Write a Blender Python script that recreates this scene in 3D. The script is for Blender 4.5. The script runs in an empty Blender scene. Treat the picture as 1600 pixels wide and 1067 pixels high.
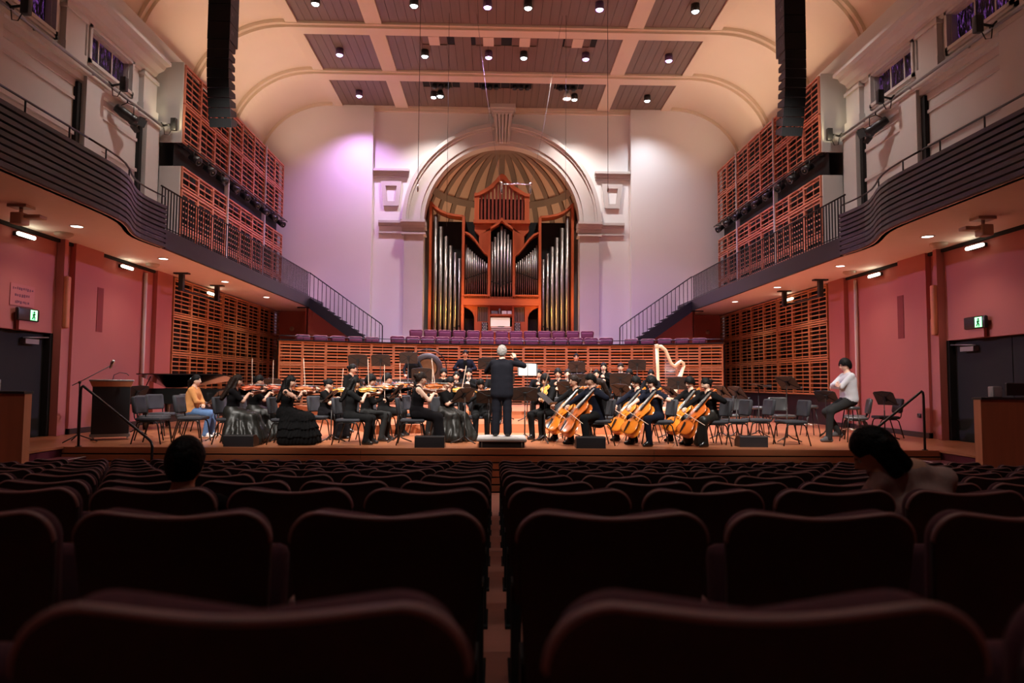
import bpy, bmesh, math, random
import numpy as np
from mathutils import Matrix, Vector, Euler

random.seed(7)
rng = np.random.default_rng(7)
PI = math.pi
scene = bpy.context.scene
COL = scene.collection

# ------------------------------------------------------------------ camera
# hall frame: X across (0 = hall axis), Y into the depth, Z up; 24 mm lens on a 36 mm sensor
CAM = Vector((-0.234, 0.0, 1.93))
FPX, CXP, CYP, VPX, VPY, ROLL = 1067.0, 800.0, 533.5, 774.0, 598.0, 0.0066
_y = Vector((VPX - CXP, VPY - CYP, FPX)).normalized()
_n = Vector((-ROLL, 1.0, 0.0)); _n.z = -(_n.x * (VPX - CXP) + _n.y * (VPY - CYP)) / FPX
_z = -_n.normalized()
_x = _y.cross(_z)
if _x.x < 0: _x = -_x
_right = Vector((_x.x, _y.x, _z.x)); _down = Vector((_x.y, _y.y, _z.y)); _fwd = Vector((_x.z, _y.z, _z.z))
cam_data = bpy.data.cameras.new('camera')
cam_data.sensor_width = 36.0
cam_data.lens = FPX / 1600.0 * 36.0
cam_data.clip_end = 200
cam_data.clip_start = 0.02
cam_data.dof.use_dof = True
cam_data.dof.focus_distance = 14.5
cam_data.dof.aperture_fstop = 2.4
cam = bpy.data.objects.new('camera', cam_data)
M = Matrix((( _right.x, -_down.x, -_fwd.x, CAM.x), (_right.y, -_down.y, -_fwd.y, CAM.y), (_right.z, -_down.z, -_fwd.z, CAM.z), (0, 0, 0, 1)))
cam.matrix_world = M
COL.objects.link(cam)
scene.camera = cam

# ------------------------------------------------------------------ world, exposure
world = bpy.data.worlds.new('world'); scene.world = world
world.use_nodes = True
world.node_tree.nodes['Background'].inputs[0].default_value = (0.02, 0.015, 0.02, 1)
world.node_tree.nodes['Background'].inputs[1].default_value = 0.02
scene.view_settings.view_transform = 'Standard'
scene.view_settings.look = 'None'
scene.view_settings.exposure = 0.0
scene.view_settings.gamma = 1.0
scene.view_settings.use_curve_mapping = False
try:
    scene.cycles.use_denoising = True
    scene.cycles.sample_clamp_indirect = 6.0
    scene.cycles.max_bounces = 8
    scene.cycles.caustics_reflective = False
    scene.cycles.caustics_refractive = False
except Exception:
    pass

STAGE = 0.765          # stage floor height
CEIL = 14.2            # flat ceiling
WHITE, WARM, COOL, VIOLET = (1.0, 0.93, 0.86), (1.0, 0.76, 0.52), (0.86, 0.93, 1.0), (0.72, 0.42, 1.0)

def spot(name, loc, target, color, watts, angle, blend=0.5, radius=0.12):
    d = bpy.data.lights.new(name, 'SPOT')
    d.energy = watts; d.color = color; d.spot_size = math.radians(angle); d.spot_blend = blend; d.shadow_soft_size = radius
    o = bpy.data.objects.new(name, d); COL.objects.link(o)
    o.location = loc
    o.rotation_euler = (Vector(target) - Vector(loc)).to_track_quat('-Z', 'Y').to_euler()
    return o

def area(name, loc, target, color, watts, sx, sy, spread=180):
    d = bpy.data.lights.new(name, 'AREA')
    d.energy = watts; d.color = color; d.shape = 'RECTANGLE'; d.size = sx; d.size_y = sy; d.spread = math.radians(spread)
    o = bpy.data.objects.new(name, d); COL.objects.link(o)
    o.location = loc
    o.rotation_euler = (Vector(target) - Vector(loc)).to_track_quat('-Z', 'Y').to_euler()
    return o

# ceiling downlights (x, y, colour, watts, cone); the fittings themselves are built further down
DOWNLIGHTS = []
for (yy, cols) in ((14.0, 'WWWWWW'), (17.6, 'WWWWWW'), (21.2, 'WCVWVC'), (24.58, 'VCVCVV'), (28.2, 'VW..WC')):
    for xx, c in zip((-6.06, -2.93, -0.58, 0.72, 3.02, 6.12), cols):
        if c != '.':
            DOWNLIGHTS.append((xx, yy, {'W': WHITE, 'C': COOL, 'V': VIOLET}[c]))
LW = {WHITE: 1950, COOL: 1800, VIOLET: 2300}
for xx, yy, c in DOWNLIGHTS:
    aim = (xx * (1.0 if yy > 28 else 0.92), yy, 0.8)
    if yy > 28: w_, a_ = LW[c] * ((0.62 if c == VIOLET else 0.36) if abs(xx) > 5 else 0.7), 124
    elif yy > 24: w_, a_ = LW[c] * 1.0, 86
    elif yy > 20: w_, a_ = LW[c] * 1.1, 76
    elif yy < 15: w_, a_ = LW[c] * 1.0, 34; aim = (xx * 0.9, 15.2, 0.8)
    elif abs(xx) > 5: w_, a_ = LW[c] * 0.42, 84; aim = (math.copysign(9.6, xx), 18.6, 3.0)
    else: w_, a_ = LW[c] * 1.0, 56
    spot('downlight_lamp', (xx, yy, CEIL - 0.41), aim, c, w_, a_, 1.0 if yy > 28 else 0.8, 0.16)
# front-of-house lanterns over the stage edge and side lanterns on the gallery pipes, aimed at the players
for xx in (-4.4, -1.5, 1.5, 4.4):
    spot('stage_wash_lamp', (xx, 3.4, CEIL - 0.4), (xx * 1.05, 16.35, 1.4), WHITE, 13500, 26, 0.4, 0.2)
for s in (-1, 1):
    spot('gallery_lamp', (s * 9.35, 17.95, 8.85), (s * -1.5, 14.6, 1.4), WHITE, 1500, 44, 0.7, 0.12)
    for yy in (20.75, 23.8):
        spot('slot_lamp', (s * 9.05, yy, 8.45), (s * -2.0, yy - 4.2, 1.4), WHITE, 900, 46, 0.7, 0.1)
    spot('casing_lamp', (s * 9.45, 19.25, 9.0), (s * 9.85, 19.75, 10.4), (1.0, 0.8, 0.45), 26, 110, 0.9, 0.05)
    # added violet fill on the red walls, in place of the ceiling violets
    spot('violet_fill', (s * 9.05, 21.8, 8.45), (s * -9.4, 15.9, 1.9), (0.62, 0.34, 1.0), 2600, 34, 1.0, 0.1)
    # added amber beams that give the lower organ pipes their golden gleam
    spot('amber_fill', (s * 9.5, 16.9, 9.2), (s * -2.35, 30.6, 5.3), (1.0, 0.58, 0.14), 16000, 9, 1.0, 0.06)
    # added warm fill from below, for gold on the organ pipes
    spot('organ_fill', (s * 2.5, 29.5, 3.9), (s * 2.2, 30.7, 6.4), (1.0, 0.62, 0.22), 260, 90, 0.9, 0.08)
    # added unseen uplights that brighten the niche dome
    spot('niche_fill', (s * 1.9, 31.6, 8.6), (s * 0.6, 32.2, 12.5), (1.0, 0.74, 0.5), 100, 150, 0.9, 0.1)
# added dim fill over the audience, for counter fronts and seat rims
for xx in (-4.4, 0.0, 4.4):
    spot('audience_fill', (xx, 1.0, CEIL - 0.4), (xx, 6.5, 0.5), WHITE, 250, 110, 1.0, 0.2)
# warm cove strips on top of the slatted galleries, washing the vault
for s in (-1, 1):
    for yc in (21.6, 24.4, 27.0):
        area('cove_lamp', (s * 9.9, yc, 11.35), (s * 7.6, yc, 14.2), WARM, 33, 3.0, 0.3, 150)
    for yc in (14.0, 17.6):
        area('cove_lamp', (s * 9.75, yc, 11.75), (s * 7.0, yc, 14.2), WARM, 24, 3.0, 0.25, 150)
# ------------------------------------------------------------------ helpers
def lab(o, label, cat=None, group=None, kind=None):
    if label: o['label'] = label
    if cat: o['category'] = cat
    if group: o['group'] = group
    if kind: o['kind'] = kind
    return o

def empty(name, loc=(0, 0, 0), rz=0.0, parent=None):
    o = bpy.data.objects.new(name, None)
    o.empty_display_size = 0.1
    COL.objects.link(o)
    o.location = loc; o.rotation_euler = (0, 0, rz)
    if parent: o.parent = parent
    return o

def inst(mesh, name, parent=None, loc=(0, 0, 0), rot=(0, 0, 0), scale=(1, 1, 1), matrix=None):
    o = bpy.data.objects.new(name, mesh)
    COL.objects.link(o)
    if parent: o.parent = parent
    if matrix is not None:
        o.matrix_local = matrix
    else:
        o.location = loc; o.rotation_euler = rot; o.scale = scale
    return o

_rb = {}
def _rbox(sx, sy, sz, r, seg):
    key = (round(sx, 4), round(sy, 4), round(sz, 4), round(r, 4), seg)
    if key not in _rb:
        bm = bmesh.new()
        bmesh.ops.create_cube(bm, size=1.0)
        for v in bm.verts: v.co = Vector((v.co.x * sx, v.co.y * sy, v.co.z * sz))
        bmesh.ops.bevel(bm, geom=list(bm.edges), offset=r, segments=seg, profile=0.5, affect='EDGES')
        bm.verts.ensure_lookup_table()
        _rb[key] = ([tuple(v.co) for v in bm.verts], [tuple(v.index for v in f.verts) for f in bm.faces])
        bm.free()
    return _rb[key]

class MB:
    def __init__(self): self.v = []; self.f = []; self.m = []; self.s = []
    def add(self, vs, fs, mi=0, smooth=False, M=None):
        b = len(self.v)
        if M is not None: vs = [tuple(M @ Vector(p)) for p in vs]
        self.v.extend(tuple(map(float, p)) for p in vs)
        for f in fs:
            self.f.append(tuple(b + i for i in f)); self.m.append(mi); self.s.append(smooth)
        return self
    def box(self, x0, x1, y0, y1, z0, z1, mi=0, M=None):
        vs = [(x0, y0, z0), (x1, y0, z0), (x1, y1, z0), (x0, y1, z0), (x0, y0, z1), (x1, y0, z1), (x1, y1, z1), (x0, y1, z1)]
        fs = [(0, 3, 2, 1), (4, 5, 6, 7), (0, 1, 5, 4), (1, 2, 6, 5), (2, 3, 7, 6), (3, 0, 4, 7)]
        return self.add(vs, fs, mi, False, M)
    def rbox(self, c, size, r=0.01, seg=2, mi=0, M=None):
        vs, fs = _rbox(*size, r, seg)
        T = Matrix.Translation(Vector(c))
        return self.add(vs, fs, mi, True, (M @ T) if M is not None else T)
    def tube(self, pts, r, n=8, mi=0, caps=True, M=None, smooth=True, closed=False):
        P = [Vector(p) for p in pts]; k = len(P)
        rs = r if isinstance(r, (list, tuple)) else [r] * k
        vs = []; ref = None
        for i in range(k):
            if closed: t = P[(i + 1) % k] - P[i - 1]
            else: t = P[min(i + 1, k - 1)] - P[max(i - 1, 0)]
            t = t.normalized() if t.length > 1e-9 else Vector((0, 0, 1))
            if ref is None:
                ref = Vector((0, 0, 1)) if abs(t.z) < 0.9 else Vector((1, 0, 0))
            u = (ref - t * ref.dot(t)).normalized(); w = t.cross(u); ref = u
            for j in range(n):
                a = 2 * PI * j / n
                vs.append(P[i] + (u * math.cos(a) + w * math.sin(a)) * rs[i])
        fs = []
        for i in range(k if closed else k - 1):
            i2 = (i + 1) % k
            for j in range(n):
                j2 = (j + 1) % n
                fs.append((i * n + j, i * n + j2, i2 * n + j2, i2 * n + j))
        if caps and not closed:
            fs.append(tuple(range(n - 1, -1, -1))); fs.append(tuple((k - 1) * n + j for j in range(n)))
        return self.add(vs, fs, mi, smooth, M)
    def lathe(self, prof, n=16, mi=0, M=None, smooth=True, a0=0.0, a1=2 * PI):
        full = abs(a1 - a0 - 2 * PI) < 1e-6
        cnt = n if full else n + 1
        vs = []
        for (r, z) in prof:
            for j in range(cnt):
                a = a0 + (a1 - a0) * j / n
                vs.append((r * math.cos(a), r * math.sin(a), z))
        fs = []
        for i in range(len(prof) - 1):
            for j in range(n):
                j2 = (j + 1) % cnt
                fs.append((i * cnt + j, i * cnt + j2, (i + 1) * cnt + j2, (i + 1) * cnt + j))
        if full:
            if prof[0][0] > 1e-6: fs.append(tuple(range(n - 1, -1, -1)))
            if prof[-1][0] > 1e-6: fs.append(tuple((len(prof) - 1) * n + j for j in range(n)))
        return self.add(vs, fs, mi, smooth, M)
    def prism(self, out, z0, z1, mi=0, M=None, smooth=False, mi_side=None):
        n = len(out)
        vs = [(p[0], p[1], z0) for p in out] + [(p[0], p[1], z1) for p in out]
        self.add(vs, [tuple(range(n - 1, -1, -1)), tuple(range(n, 2 * n))], mi, False, M)
        return self.add(vs, [(i, (i + 1) % n, n + (i + 1) % n, n + i) for i in range(n)], mi if mi_side is None else mi_side, smooth, M)
    def sweep(self, path, prof, mi=0, smooth=False, M=None, caps=True):
        # profile (across, up) swept along a plan path of (x, y) points; 'across' is to the left of the path
        k = len(path); n = len(prof); vs = []
        for i in range(k):
            a = Vector(path[max(i - 1, 0)]); b = Vector(path[min(i + 1, k - 1)])
            t = (b - a).normalized(); nrm = Vector((-t.y, t.x))
            for (u, z) in prof:
                vs.append((path[i][0] + nrm.x * u, path[i][1] + nrm.y * u, z))
        fs = []
        for i in range(k - 1):
            for j in range(n):
                j2 = (j + 1) % n
                fs.append((i * n + j, (i + 1) * n + j, (i + 1) * n + j2, i * n + j2))
        self.add(vs, fs, mi, smooth, M)
        if caps:
            self.add(vs, [tuple(range(n)), tuple((k - 1) * n + j for j in range(n - 1, -1, -1))], mi, False, M)
        return self
    def ball(self, c, r, n=10, mi=0, M=None, m=None):
        m = m or max(5, n // 2 + 1)
        rx, ry, rz = (r, r, r) if not isinstance(r, (tuple, list)) else r
        vs = [(c[0], c[1], c[2] - rz)]
        for i in range(1, m):
            ph = PI * i / m - PI / 2
            for j in range(n):
                a = 2 * PI * j / n
                vs.append((c[0] + rx * math.cos(ph) * math.cos(a), c[1] + ry * math.cos(ph) * math.sin(a), c[2] + rz * math.sin(ph)))
        vs.append((c[0], c[1], c[2] + rz)); L = len(vs) - 1
        fs = [(0, 1 + (j + 1) % n, 1 + j) for j in range(n)]
        for i in range(m - 2):
            for j in range(n):
                a = 1 + i * n + j; b = 1 + i * n + (j + 1) % n
                fs.append((a, b, b + n, a + n))
        fs += [(L, 1 + (m - 2) * n + j, 1 + (m - 2) * n + (j + 1) % n) for j in range(n)]
        return self.add(vs, fs, mi, True, M)
    def mesh(self, name, mats):
        me = bpy.data.meshes.new(name)
        me.from_pydata(self.v, [], self.f)
        if not isinstance(mats, (list, tuple)): mats = [mats]
        for m in mats: me.materials.append(m)
        if len(mats) > 1: me.polygons.foreach_set('material_index', self.m)
        me.polygons.foreach_set('use_smooth', self.s)
        me.update()
        return me
    def build(self, name, mats, parent=None, loc=(0, 0, 0), rot=(0, 0, 0)):
        return inst(self.mesh(name, mats), name, parent, loc, rot)

def BX(x0, x1, y0, y1, z0, z1): return MB().box(x0, x1, y0, y1, z0, z1)
def face_y(rz): return rz

# ------------------------------------------------------------------ materials
def mat(name, col, rough=0.6, metal=0.0, var=0.08, scale=5.0, bump=0.0, bscale=60.0, coat=0.0, emit=None, estr=0.0, stretch=(1, 1, 1), spec=0.5):
    m = bpy.data.materials.new(name); m.use_nodes = True
    nt = m.node_tree; b = nt.nodes['Principled BSDF']
    b.inputs['Roughness'].default_value = rough; b.inputs['Metallic'].default_value = metal
    b.inputs['Specular IOR Level'].default_value = spec
    if coat: b.inputs['Coat Weight'].default_value = coat; b.inputs['Coat Roughness'].default_value = 0.08
    tc = nt.nodes.new('ShaderNodeTexCoord'); mp = nt.nodes.new('ShaderNodeMapping')
    mp.inputs['Scale'].default_value = stretch
    nt.links.new(tc.outputs['Object'], mp.inputs['Vector'])
    if var > 0:
        nz = nt.nodes.new('ShaderNodeTexNoise'); nz.inputs['Scale'].default_value = scale; nz.inputs['Detail'].default_value = 3
        nt.links.new(mp.outputs['Vector'], nz.inputs['Vector'])
        mx = nt.nodes.new('ShaderNodeMix'); mx.data_type = 'RGBA'
        mx.inputs[6].default_value = tuple(c * (1 - var) for c in col) + (1,)
        mx.inputs[7].default_value = tuple(min(1, c * (1 + var)) for c in col) + (1,)
        nt.links.new(nz.outputs['Fac'], mx.inputs[0]); nt.links.new(mx.outputs[2], b.inputs['Base Color'])
    else:
        b.inputs['Base Color'].default_value = tuple(col) + (1,)
    if bump > 0:
        nb = nt.nodes.new('ShaderNodeTexNoise'); nb.inputs['Scale'].default_value = bscale; nb.inputs['Detail'].default_value = 2
        nt.links.new(mp.outputs['Vector'], nb.inputs['Vector'])
        bp = nt.nodes.new('ShaderNodeBump'); bp.inputs['Strength'].default_value = bump; bp.inputs['Distance'].default_value = 0.02
        nt.links.new(nb.outputs['Fac'], bp.inputs['Height']); nt.links.new(bp.outputs['Normal'], b.inputs['Normal'])
    if emit:
        b.inputs['Emission Color'].default_value = tuple(emit) + (1,); b.inputs['Emission Strength'].default_value = estr
    return m

def wood(name, col, rough=0.4, axis=0, var=0.25, fine=18.0, coat=0.0):
    st = [fine, fine, fine]; st[axis] = fine * 0.06
    return mat(name, col, rough, 0, var, 1.0, 0.05, 1.5, coat, stretch=tuple(st))

MT = {}
def defm(k, *a, **kw): MT[k] = mat(k, *a, **kw)
defm('red_plaster', (0.46, 0.155, 0.135), 0.75, var=0.06, scale=1.2, bump=0.05)
defm('cream_paint', (0.56, 0.54, 0.525), 0.7, var=0.05, scale=1.5)
defm('vault_paint', (0.71, 0.59, 0.47), 0.75, var=0.03, scale=1.0)
defm('white_paint', (0.80, 0.76, 0.76), 0.7, var=0.03, scale=0.8)
defm('stone_grey', (0.54, 0.48, 0.465), 0.7, var=0.05, scale=2.0)
defm('soffit_paint', (0.90, 0.80, 0.74), 0.7, var=0.03)
defm('niche_panel', (0.66, 0.40, 0.27), 0.75, var=0.05)
defm('niche_rib', (0.24, 0.15, 0.105), 0.7, var=0.05)
defm('black_metal', (0.012, 0.012, 0.014), 0.38, 0.0, var=0.2)
defm('black_satin', (0.02, 0.018, 0.02), 0.35, 0.0, var=0.2)
defm('black_matte', (0.008, 0.008, 0.009), 0.85, var=0.2)
defm('charcoal_slat', (0.045, 0.036, 0.042), 0.38, 0.0, var=0.15)
defm('gap_black', (0.006, 0.005, 0.005), 0.9, var=0.0)
defm('grey_metal', (0.30, 0.29, 0.29), 0.4, 0.6, var=0.1)
defm('chrome', (0.7, 0.7, 0.7), 0.18, 1.0, var=0.0)
defm('white_plastic', (0.75, 0.72, 0.68), 0.5, var=0.03)
defm('beige_plastic', (0.55, 0.42, 0.34), 0.5, var=0.03)
MT['ceiling_plank'] = wood('ceiling_plank', (0.185, 0.125, 0.10), 0.55, 1, 0.18, 9)
MT['slat_wood'] = wood('slat_wood', (0.60, 0.28, 0.13), 0.4, 0, 0.2, 14)
MT['slat_wood_y'] = wood('slat_wood_y', (0.58, 0.20, 0.12), 0.45, 1, 0.2, 14)
MT['stage_wood'] = wood('stage_wood', (0.43, 0.155, 0.07), 0.3, 0, 0.15, 9)
MT['organ_wood'] = wood('organ_wood', (0.40, 0.085, 0.03), 0.4, 2, 0.25, 12)
MT['organ_wood_h'] = wood('organ_wood_h', (0.40, 0.085, 0.03), 0.4, 0, 0.25, 12)
MT['box_wood'] = wood('box_wood', (0.50, 0.16, 0.075), 0.45, 2, 0.3, 9)
MT['floor_wood'] = wood('floor_wood', (0.44, 0.17, 0.12), 0.4, 0, 0.2, 8)
defm('carpet_maroon', (0.12, 0.012, 0.022), 0.95, var=0.25, scale=60)
defm('nosing', (0.62, 0.52, 0.48), 0.4, 0.4, var=0.05)
# ------------------------------------------------------------------ the setting
def struct(o): o['kind'] = 'structure'; return o

# audience rows: depth of the seat backs and height of the seat-back tops below the camera
ROW_Y = [0.851 + 1.021 * k for k in range(10)]
ROW_TOP = [CAM.z - d for d in (0.243, 0.333, 0.431, 0.547, 0.648, 0.748, 0.857, 0.950, 1.040, 1.120)]
SEAT_H = 0.81
mb = MB()
prev = -7.0
for k in range(-4, 10):
    z = (ROW_TOP[k] if k >= 0 else ROW_TOP[0] - 0.09 * k) - SEAT_H
    y0 = ROW_Y[0] + 1.021 * k - 0.42
    y1 = y0 + 1.021 if k < 9 else 12.15
    if k == -4: y0 = -8
    mb.box(-9.6, 9.6, y0, y1, -0.6, z)
struct(mb.build('floor', MT['floor_wood']))

# stage
mb = MB()
mb.box(-7.8, 7.8, 12.22, 12.4, STAGE - 0.04, STAGE)
mb.box(-9.6, 9.6, 12.4, 29.2, STAGE - 0.04, STAGE)
for s in (-1, 1):
    mb.box(min(s * 7.8, s * 9.6), max(s * 7.8, s * 9.6), 10.9, 12.4, STAGE - 0.04, STAGE)
struct(mb.build('floor_stage', MT['stage_wood']))
sf = struct(BX(-9.6, 9.6, 12.34, 12.44, -0.1, STAGE - 0.045).build('wall_stage_front', MT['gap_black']))
z = STAGE
for i in range(6):
    h = 0.105
    for (x0, x1) in ((-7.79, -2.6), (-2.595, 2.6), (2.605, 7.79)):
        BX(x0, x1, 12.2, 12.24, z - h, z - 0.002 if i == 0 else z).build('plank', MT['stage_wood'], sf)
    z -= h + 0.024
for s, nm in ((-1, 'left'), (1, 'right')):
    # landing beside the stage and the steps that lead down from it
    lb = struct(BX(min(s * 7.8, s * 9.6), max(s * 7.8, s * 9.6), 10.92, 12.3, -0.1, STAGE - 0.045).build('wall_landing_' + nm, MT['carpet_maroon']))
    st = empty('stage_steps', (s * 7.797, 11.5, 0))
    lab(st, 'maroon carpeted steps climbing to the %s end of the stage' % nm, 'steps')
    for i in range(4):
        zt = STAGE - 0.165 * (i + 1)
        xa, xb = (0.48 * i, 0.48 * (i + 1))
        if zt <= 0.05: break
        t = BX(min(s * xa, s * xb), max(s * xa, s * xb), -0.58, 0.62, -0.02, zt).build('step', MT['carpet_maroon'], st)
        BX(min(s * (xb - 0.05), s * xb) if s > 0 else -xb, max(s * (xb - 0.05), s * xb) if s > 0 else -xb + 0.05, -0.58, 0.62, zt, zt + 0.008).build('nosing', MT['nosing'], t)
    st.scale = (-1, 1, 1)
    n0 = struct(BX(min(s * 7.76, s * 7.82), max(s * 7.76, s * 7.82), 10.88, 12.2, STAGE - 0.03, STAGE + 0.006).build('trim_%d' % (1 if s < 0 else 2), MT['stage_wood']))

# ---- side walls
def side_wall(s, nm):
    mb = MB()
    def bx(a0, a1, y0, y1, z0, z1, mi=0):
        mb.box(min(s * a0, s * a1), max(s * a0, s * a1), y0, y1, z0, z1, mi)
    # lower red wall, door recess from Y 11.2 to 14.45
    bx(9.5, 10.6, -8, 11.1, -0.5, 4.9)
    bx(9.5, 10.6, 11.1, 14.5, 2.9, 4.9)
    bx(9.75, 10.6, 11.1, 14.5, -0.5, 2.9, 2)
    bx(9.505, 9.76, 14.42, 14.502, STAGE, 2.9, 2)
    bx(9.5, 10.6, 14.5, 19.42, -0.5, 4.9); bx(9.72, 10.6, 19.42, 29.4, -0.5, 4.9)
    bx(9.38, 9.52, 14.95, 16.0, STAGE, 4.9)          # pilasters
    bx(9.38, 9.52, 18.55, 19.42, STAGE, 4.9)
    bx(9.34, 9.52, 14.5, 14.62, STAGE, 4.9)
    bx(9.44, 9.52, 14.62, 14.95, STAGE, 3.4)
    # upper cream wall with window openings
    wins = ((9.9, 11.7), (13.15, 15.0), (16.4, 18.2))
    bx(10.2, 10.6, -8, 30, 4.9, 9.72, 1)
    bx(10.2, 10.6, -8, 30, 10.46, 12.0, 1)
    ys = [-8] + [v for w in wins for v in w] + [30]
    for i in range(0, len(ys), 2):
        bx(10.2, 10.6, ys[i], ys[i + 1], 9.72, 10.46, 1)
    bx(10.7, 10.8, -8, 30, 9.4, 11.0, 2)
    for yp in (8.8, 12.0, 15.32, 18.75):              # upper pilasters with base and cap
        bx(10.06, 10.21, yp, yp + 0.72, 9.35, 10.62, 1)
        bx(10.02, 10.21, yp - 0.05, yp + 0.77, 9.35, 9.62, 1)
        bx(10.02, 10.21, yp - 0.05, yp + 0.77, 10.42, 10.52, 1)
    for yp in (5.5, 9.1, 12.6, 16.05, 18.85):         # tall piers of the gallery bays
        bx(9.98, 10.21, yp, yp + 0.7, 4.9, 9.16, 1)
        bx(10.1, 10.21, yp - 0.14, yp, 4.9, 8.95, 2)
    bx(9.96, 10.21, -8, 19.6, 9.14, 9.36, 1)           # ledge
    bx(10.06, 10.21, -8, 19.6, 9.0, 9.14, 1)
    bx(10.16, 10.21, -8, 18.8, 8.50, 8.58, 3)          # string lines on the bay panels
    bx(10.14, 10.21, -8, 18.8, 7.66, 7.74, 3)
    bx(10.17, 10.21, -8, 18.8, 8.82, 9.0, 3)
    # cornice profile swept along the wall
    prof = [(0.0, 10.50), (0.08, 10.50), (0.11, 10.58), (0.22, 10.62), (0.26, 10.70), (0.42, 10.78), (0.48, 10.88), (0.62, 10.91), (0.62, 11.0), (0.0, 11.0)]
    if s < 0: path = [(-10.21, 19.3), (-10.21, -8)]
    else: path = [(10.21, -8), (10.21, 19.3)]
    mb.sweep(path, prof, 1)
    o = struct(mb.build('wall_' + nm, [MT['red_plaster'], MT['cream_paint'], MT['gap_black'], MT['stone_grey']]))
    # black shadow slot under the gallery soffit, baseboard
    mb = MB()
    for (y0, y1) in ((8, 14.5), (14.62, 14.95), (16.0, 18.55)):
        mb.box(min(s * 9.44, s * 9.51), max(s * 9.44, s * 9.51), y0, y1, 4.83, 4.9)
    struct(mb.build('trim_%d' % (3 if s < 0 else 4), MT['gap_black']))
    mb = MB()
    for (a, y0, y1) in ((9.46, 14.62, 18.55), (9.35, 18.55, 19.42), (9.35, 14.95, 16.0)):
        mb.box(min(s * a, s * 9.52), max(s * a, s * 9.52), y0, y1, STAGE, STAGE + 0.12)
    struct(mb.build('baseboard_' + nm, MT['black_satin']))
    return o
wl = side_wall(-1, 'left'); wr = side_wall(1, 'right')

# windows: moulded surround, mullions, hammered dark glass with violet glints put in as emission
gm = bpy.data.materials.new('hammered_glass'); gm.use_nodes = True
nt = gm.node_tree; b = nt.nodes['Principled BSDF']
tc = nt.nodes.new('ShaderNodeTexCoord'); mp = nt.nodes.new('ShaderNodeMapping'); mp.inputs['Scale'].default_value = (14, 14, 4)
nz = nt.nodes.new('ShaderNodeTexNoise'); nz.inputs['Scale'].default_value = 1.0; nz.inputs['Detail'].default_value = 4
bp = nt.nodes.new('ShaderNodeBump'); bp.inputs['Strength'].default_value = 1.0; bp.inputs['Distance'].default_value = 0.25
nt.links.new(tc.outputs['Object'], mp.inputs['Vector']); nt.links.new(mp.outputs['Vector'], nz.inputs['Vector'])
nt.links.new(nz.outputs['Fac'], bp.inputs['Height']); nt.links.new(bp.outputs['Normal'], b.inputs['Normal'])
b.inputs['Base Color'].default_value = (0.07, 0.06, 0.075, 1); b.inputs['Metallic'].default_value = 0.6; b.inputs['Roughness'].default_value = 0.15
# reflections of the violet lamps, painted as streaks of emission
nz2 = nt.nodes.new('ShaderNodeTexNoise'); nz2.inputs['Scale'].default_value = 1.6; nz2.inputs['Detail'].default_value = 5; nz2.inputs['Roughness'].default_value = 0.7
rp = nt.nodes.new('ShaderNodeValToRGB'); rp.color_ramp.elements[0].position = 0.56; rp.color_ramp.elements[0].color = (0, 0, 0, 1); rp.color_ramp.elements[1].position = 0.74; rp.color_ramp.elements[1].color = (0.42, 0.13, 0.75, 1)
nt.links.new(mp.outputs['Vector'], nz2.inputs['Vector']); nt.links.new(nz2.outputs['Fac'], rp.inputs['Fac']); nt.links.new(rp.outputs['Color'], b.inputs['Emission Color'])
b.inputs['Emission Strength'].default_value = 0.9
MT['hammered_glass'] = gm
n = 0
for s in (-1, 1):
    for (y0, y1) in ((13.15, 15.0), (16.4, 18.2)):
        n += 1
        mb = MB()
        a0, a1 = 10.09, 10.21
        def bx(aa, ab, ya, yb, za, zb): mb.box(min(s * aa, s * ab), max(s * aa, s * ab), ya, yb, za, zb)
        for (e, d) in ((0.16, 0.0), (0.10, -0.05)):
            bx(a0 + 0.05 + d, a1, y0 - e, y0 - e + 0.08, 9.72 - e, 10.46 + e); bx(a0 + 0.05 + d, a1, y1 + e - 0.08, y1 + e, 9.72 - e, 10.46 + e)
            bx(a0 + 0.05 + d, a1, y0 - e, y1 + e, 9.72 - e, 9.72 - e + 0.08); bx(a0 + 0.05 + d, a1, y0 - e, y1 + e, 10.46 + e - 0.08, 10.46 + e)
        w = struct(mb.build('window_%d' % n, MT['cream_paint']))
        w3 = (y1 - y0) / 3.0
        for i in range(3):
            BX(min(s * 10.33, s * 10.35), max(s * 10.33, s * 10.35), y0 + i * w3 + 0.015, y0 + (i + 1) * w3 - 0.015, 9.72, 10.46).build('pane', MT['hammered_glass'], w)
        for i in (1, 2):
            BX(min(s * 10.30, s * 10.36), max(s * 10.30, s * 10.36), y0 + i * w3 - 0.02, y0 + i * w3 + 0.02, 9.72, 10.46).build('mullion', MT['cream_paint'], w)

# ---- back wall behind the camera and the flat ceiling with its vaults
struct(BX(-10.8, 10.8, -8.3, -8.0, -0.6, 14.8).build('wall_back', MT['cream_paint']))
RIBS = [(1.2, 1.9), (4.8, 5.5), (8.35, 9.05), (11.95, 12.65), (15.5, 16.2), (19.08, 19.78), (22.66, 23.36), (26.2, 26.98)]
def vault_xy(t, grow=0.0):
    a = t * PI / 2
    return (7.5 + (3.2 - grow) * math.sin(a) if True else 0, 11.3 + (CEIL + 0.02 - 11.3 - grow) * math.cos(a))
mb = MB()
NV = 20
for s in (-1, 1):
    sec = [(s * vault_xy(i / NV)[0], vault_xy(i / NV)[1]) for i in range(NV + 1)]
    vs = []
    for y in (-8, 29.9):
        vs += [(x, y, z) for x, z in sec]
    fs = [(i, i + 1, NV + 2 + i, NV + 1 + i) for i in range(NV)]
    mb.add(vs, fs, 0, True)
mb.box(-7.5, 7.5, -8, 30.2, CEIL, CEIL + 0.4)
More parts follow.
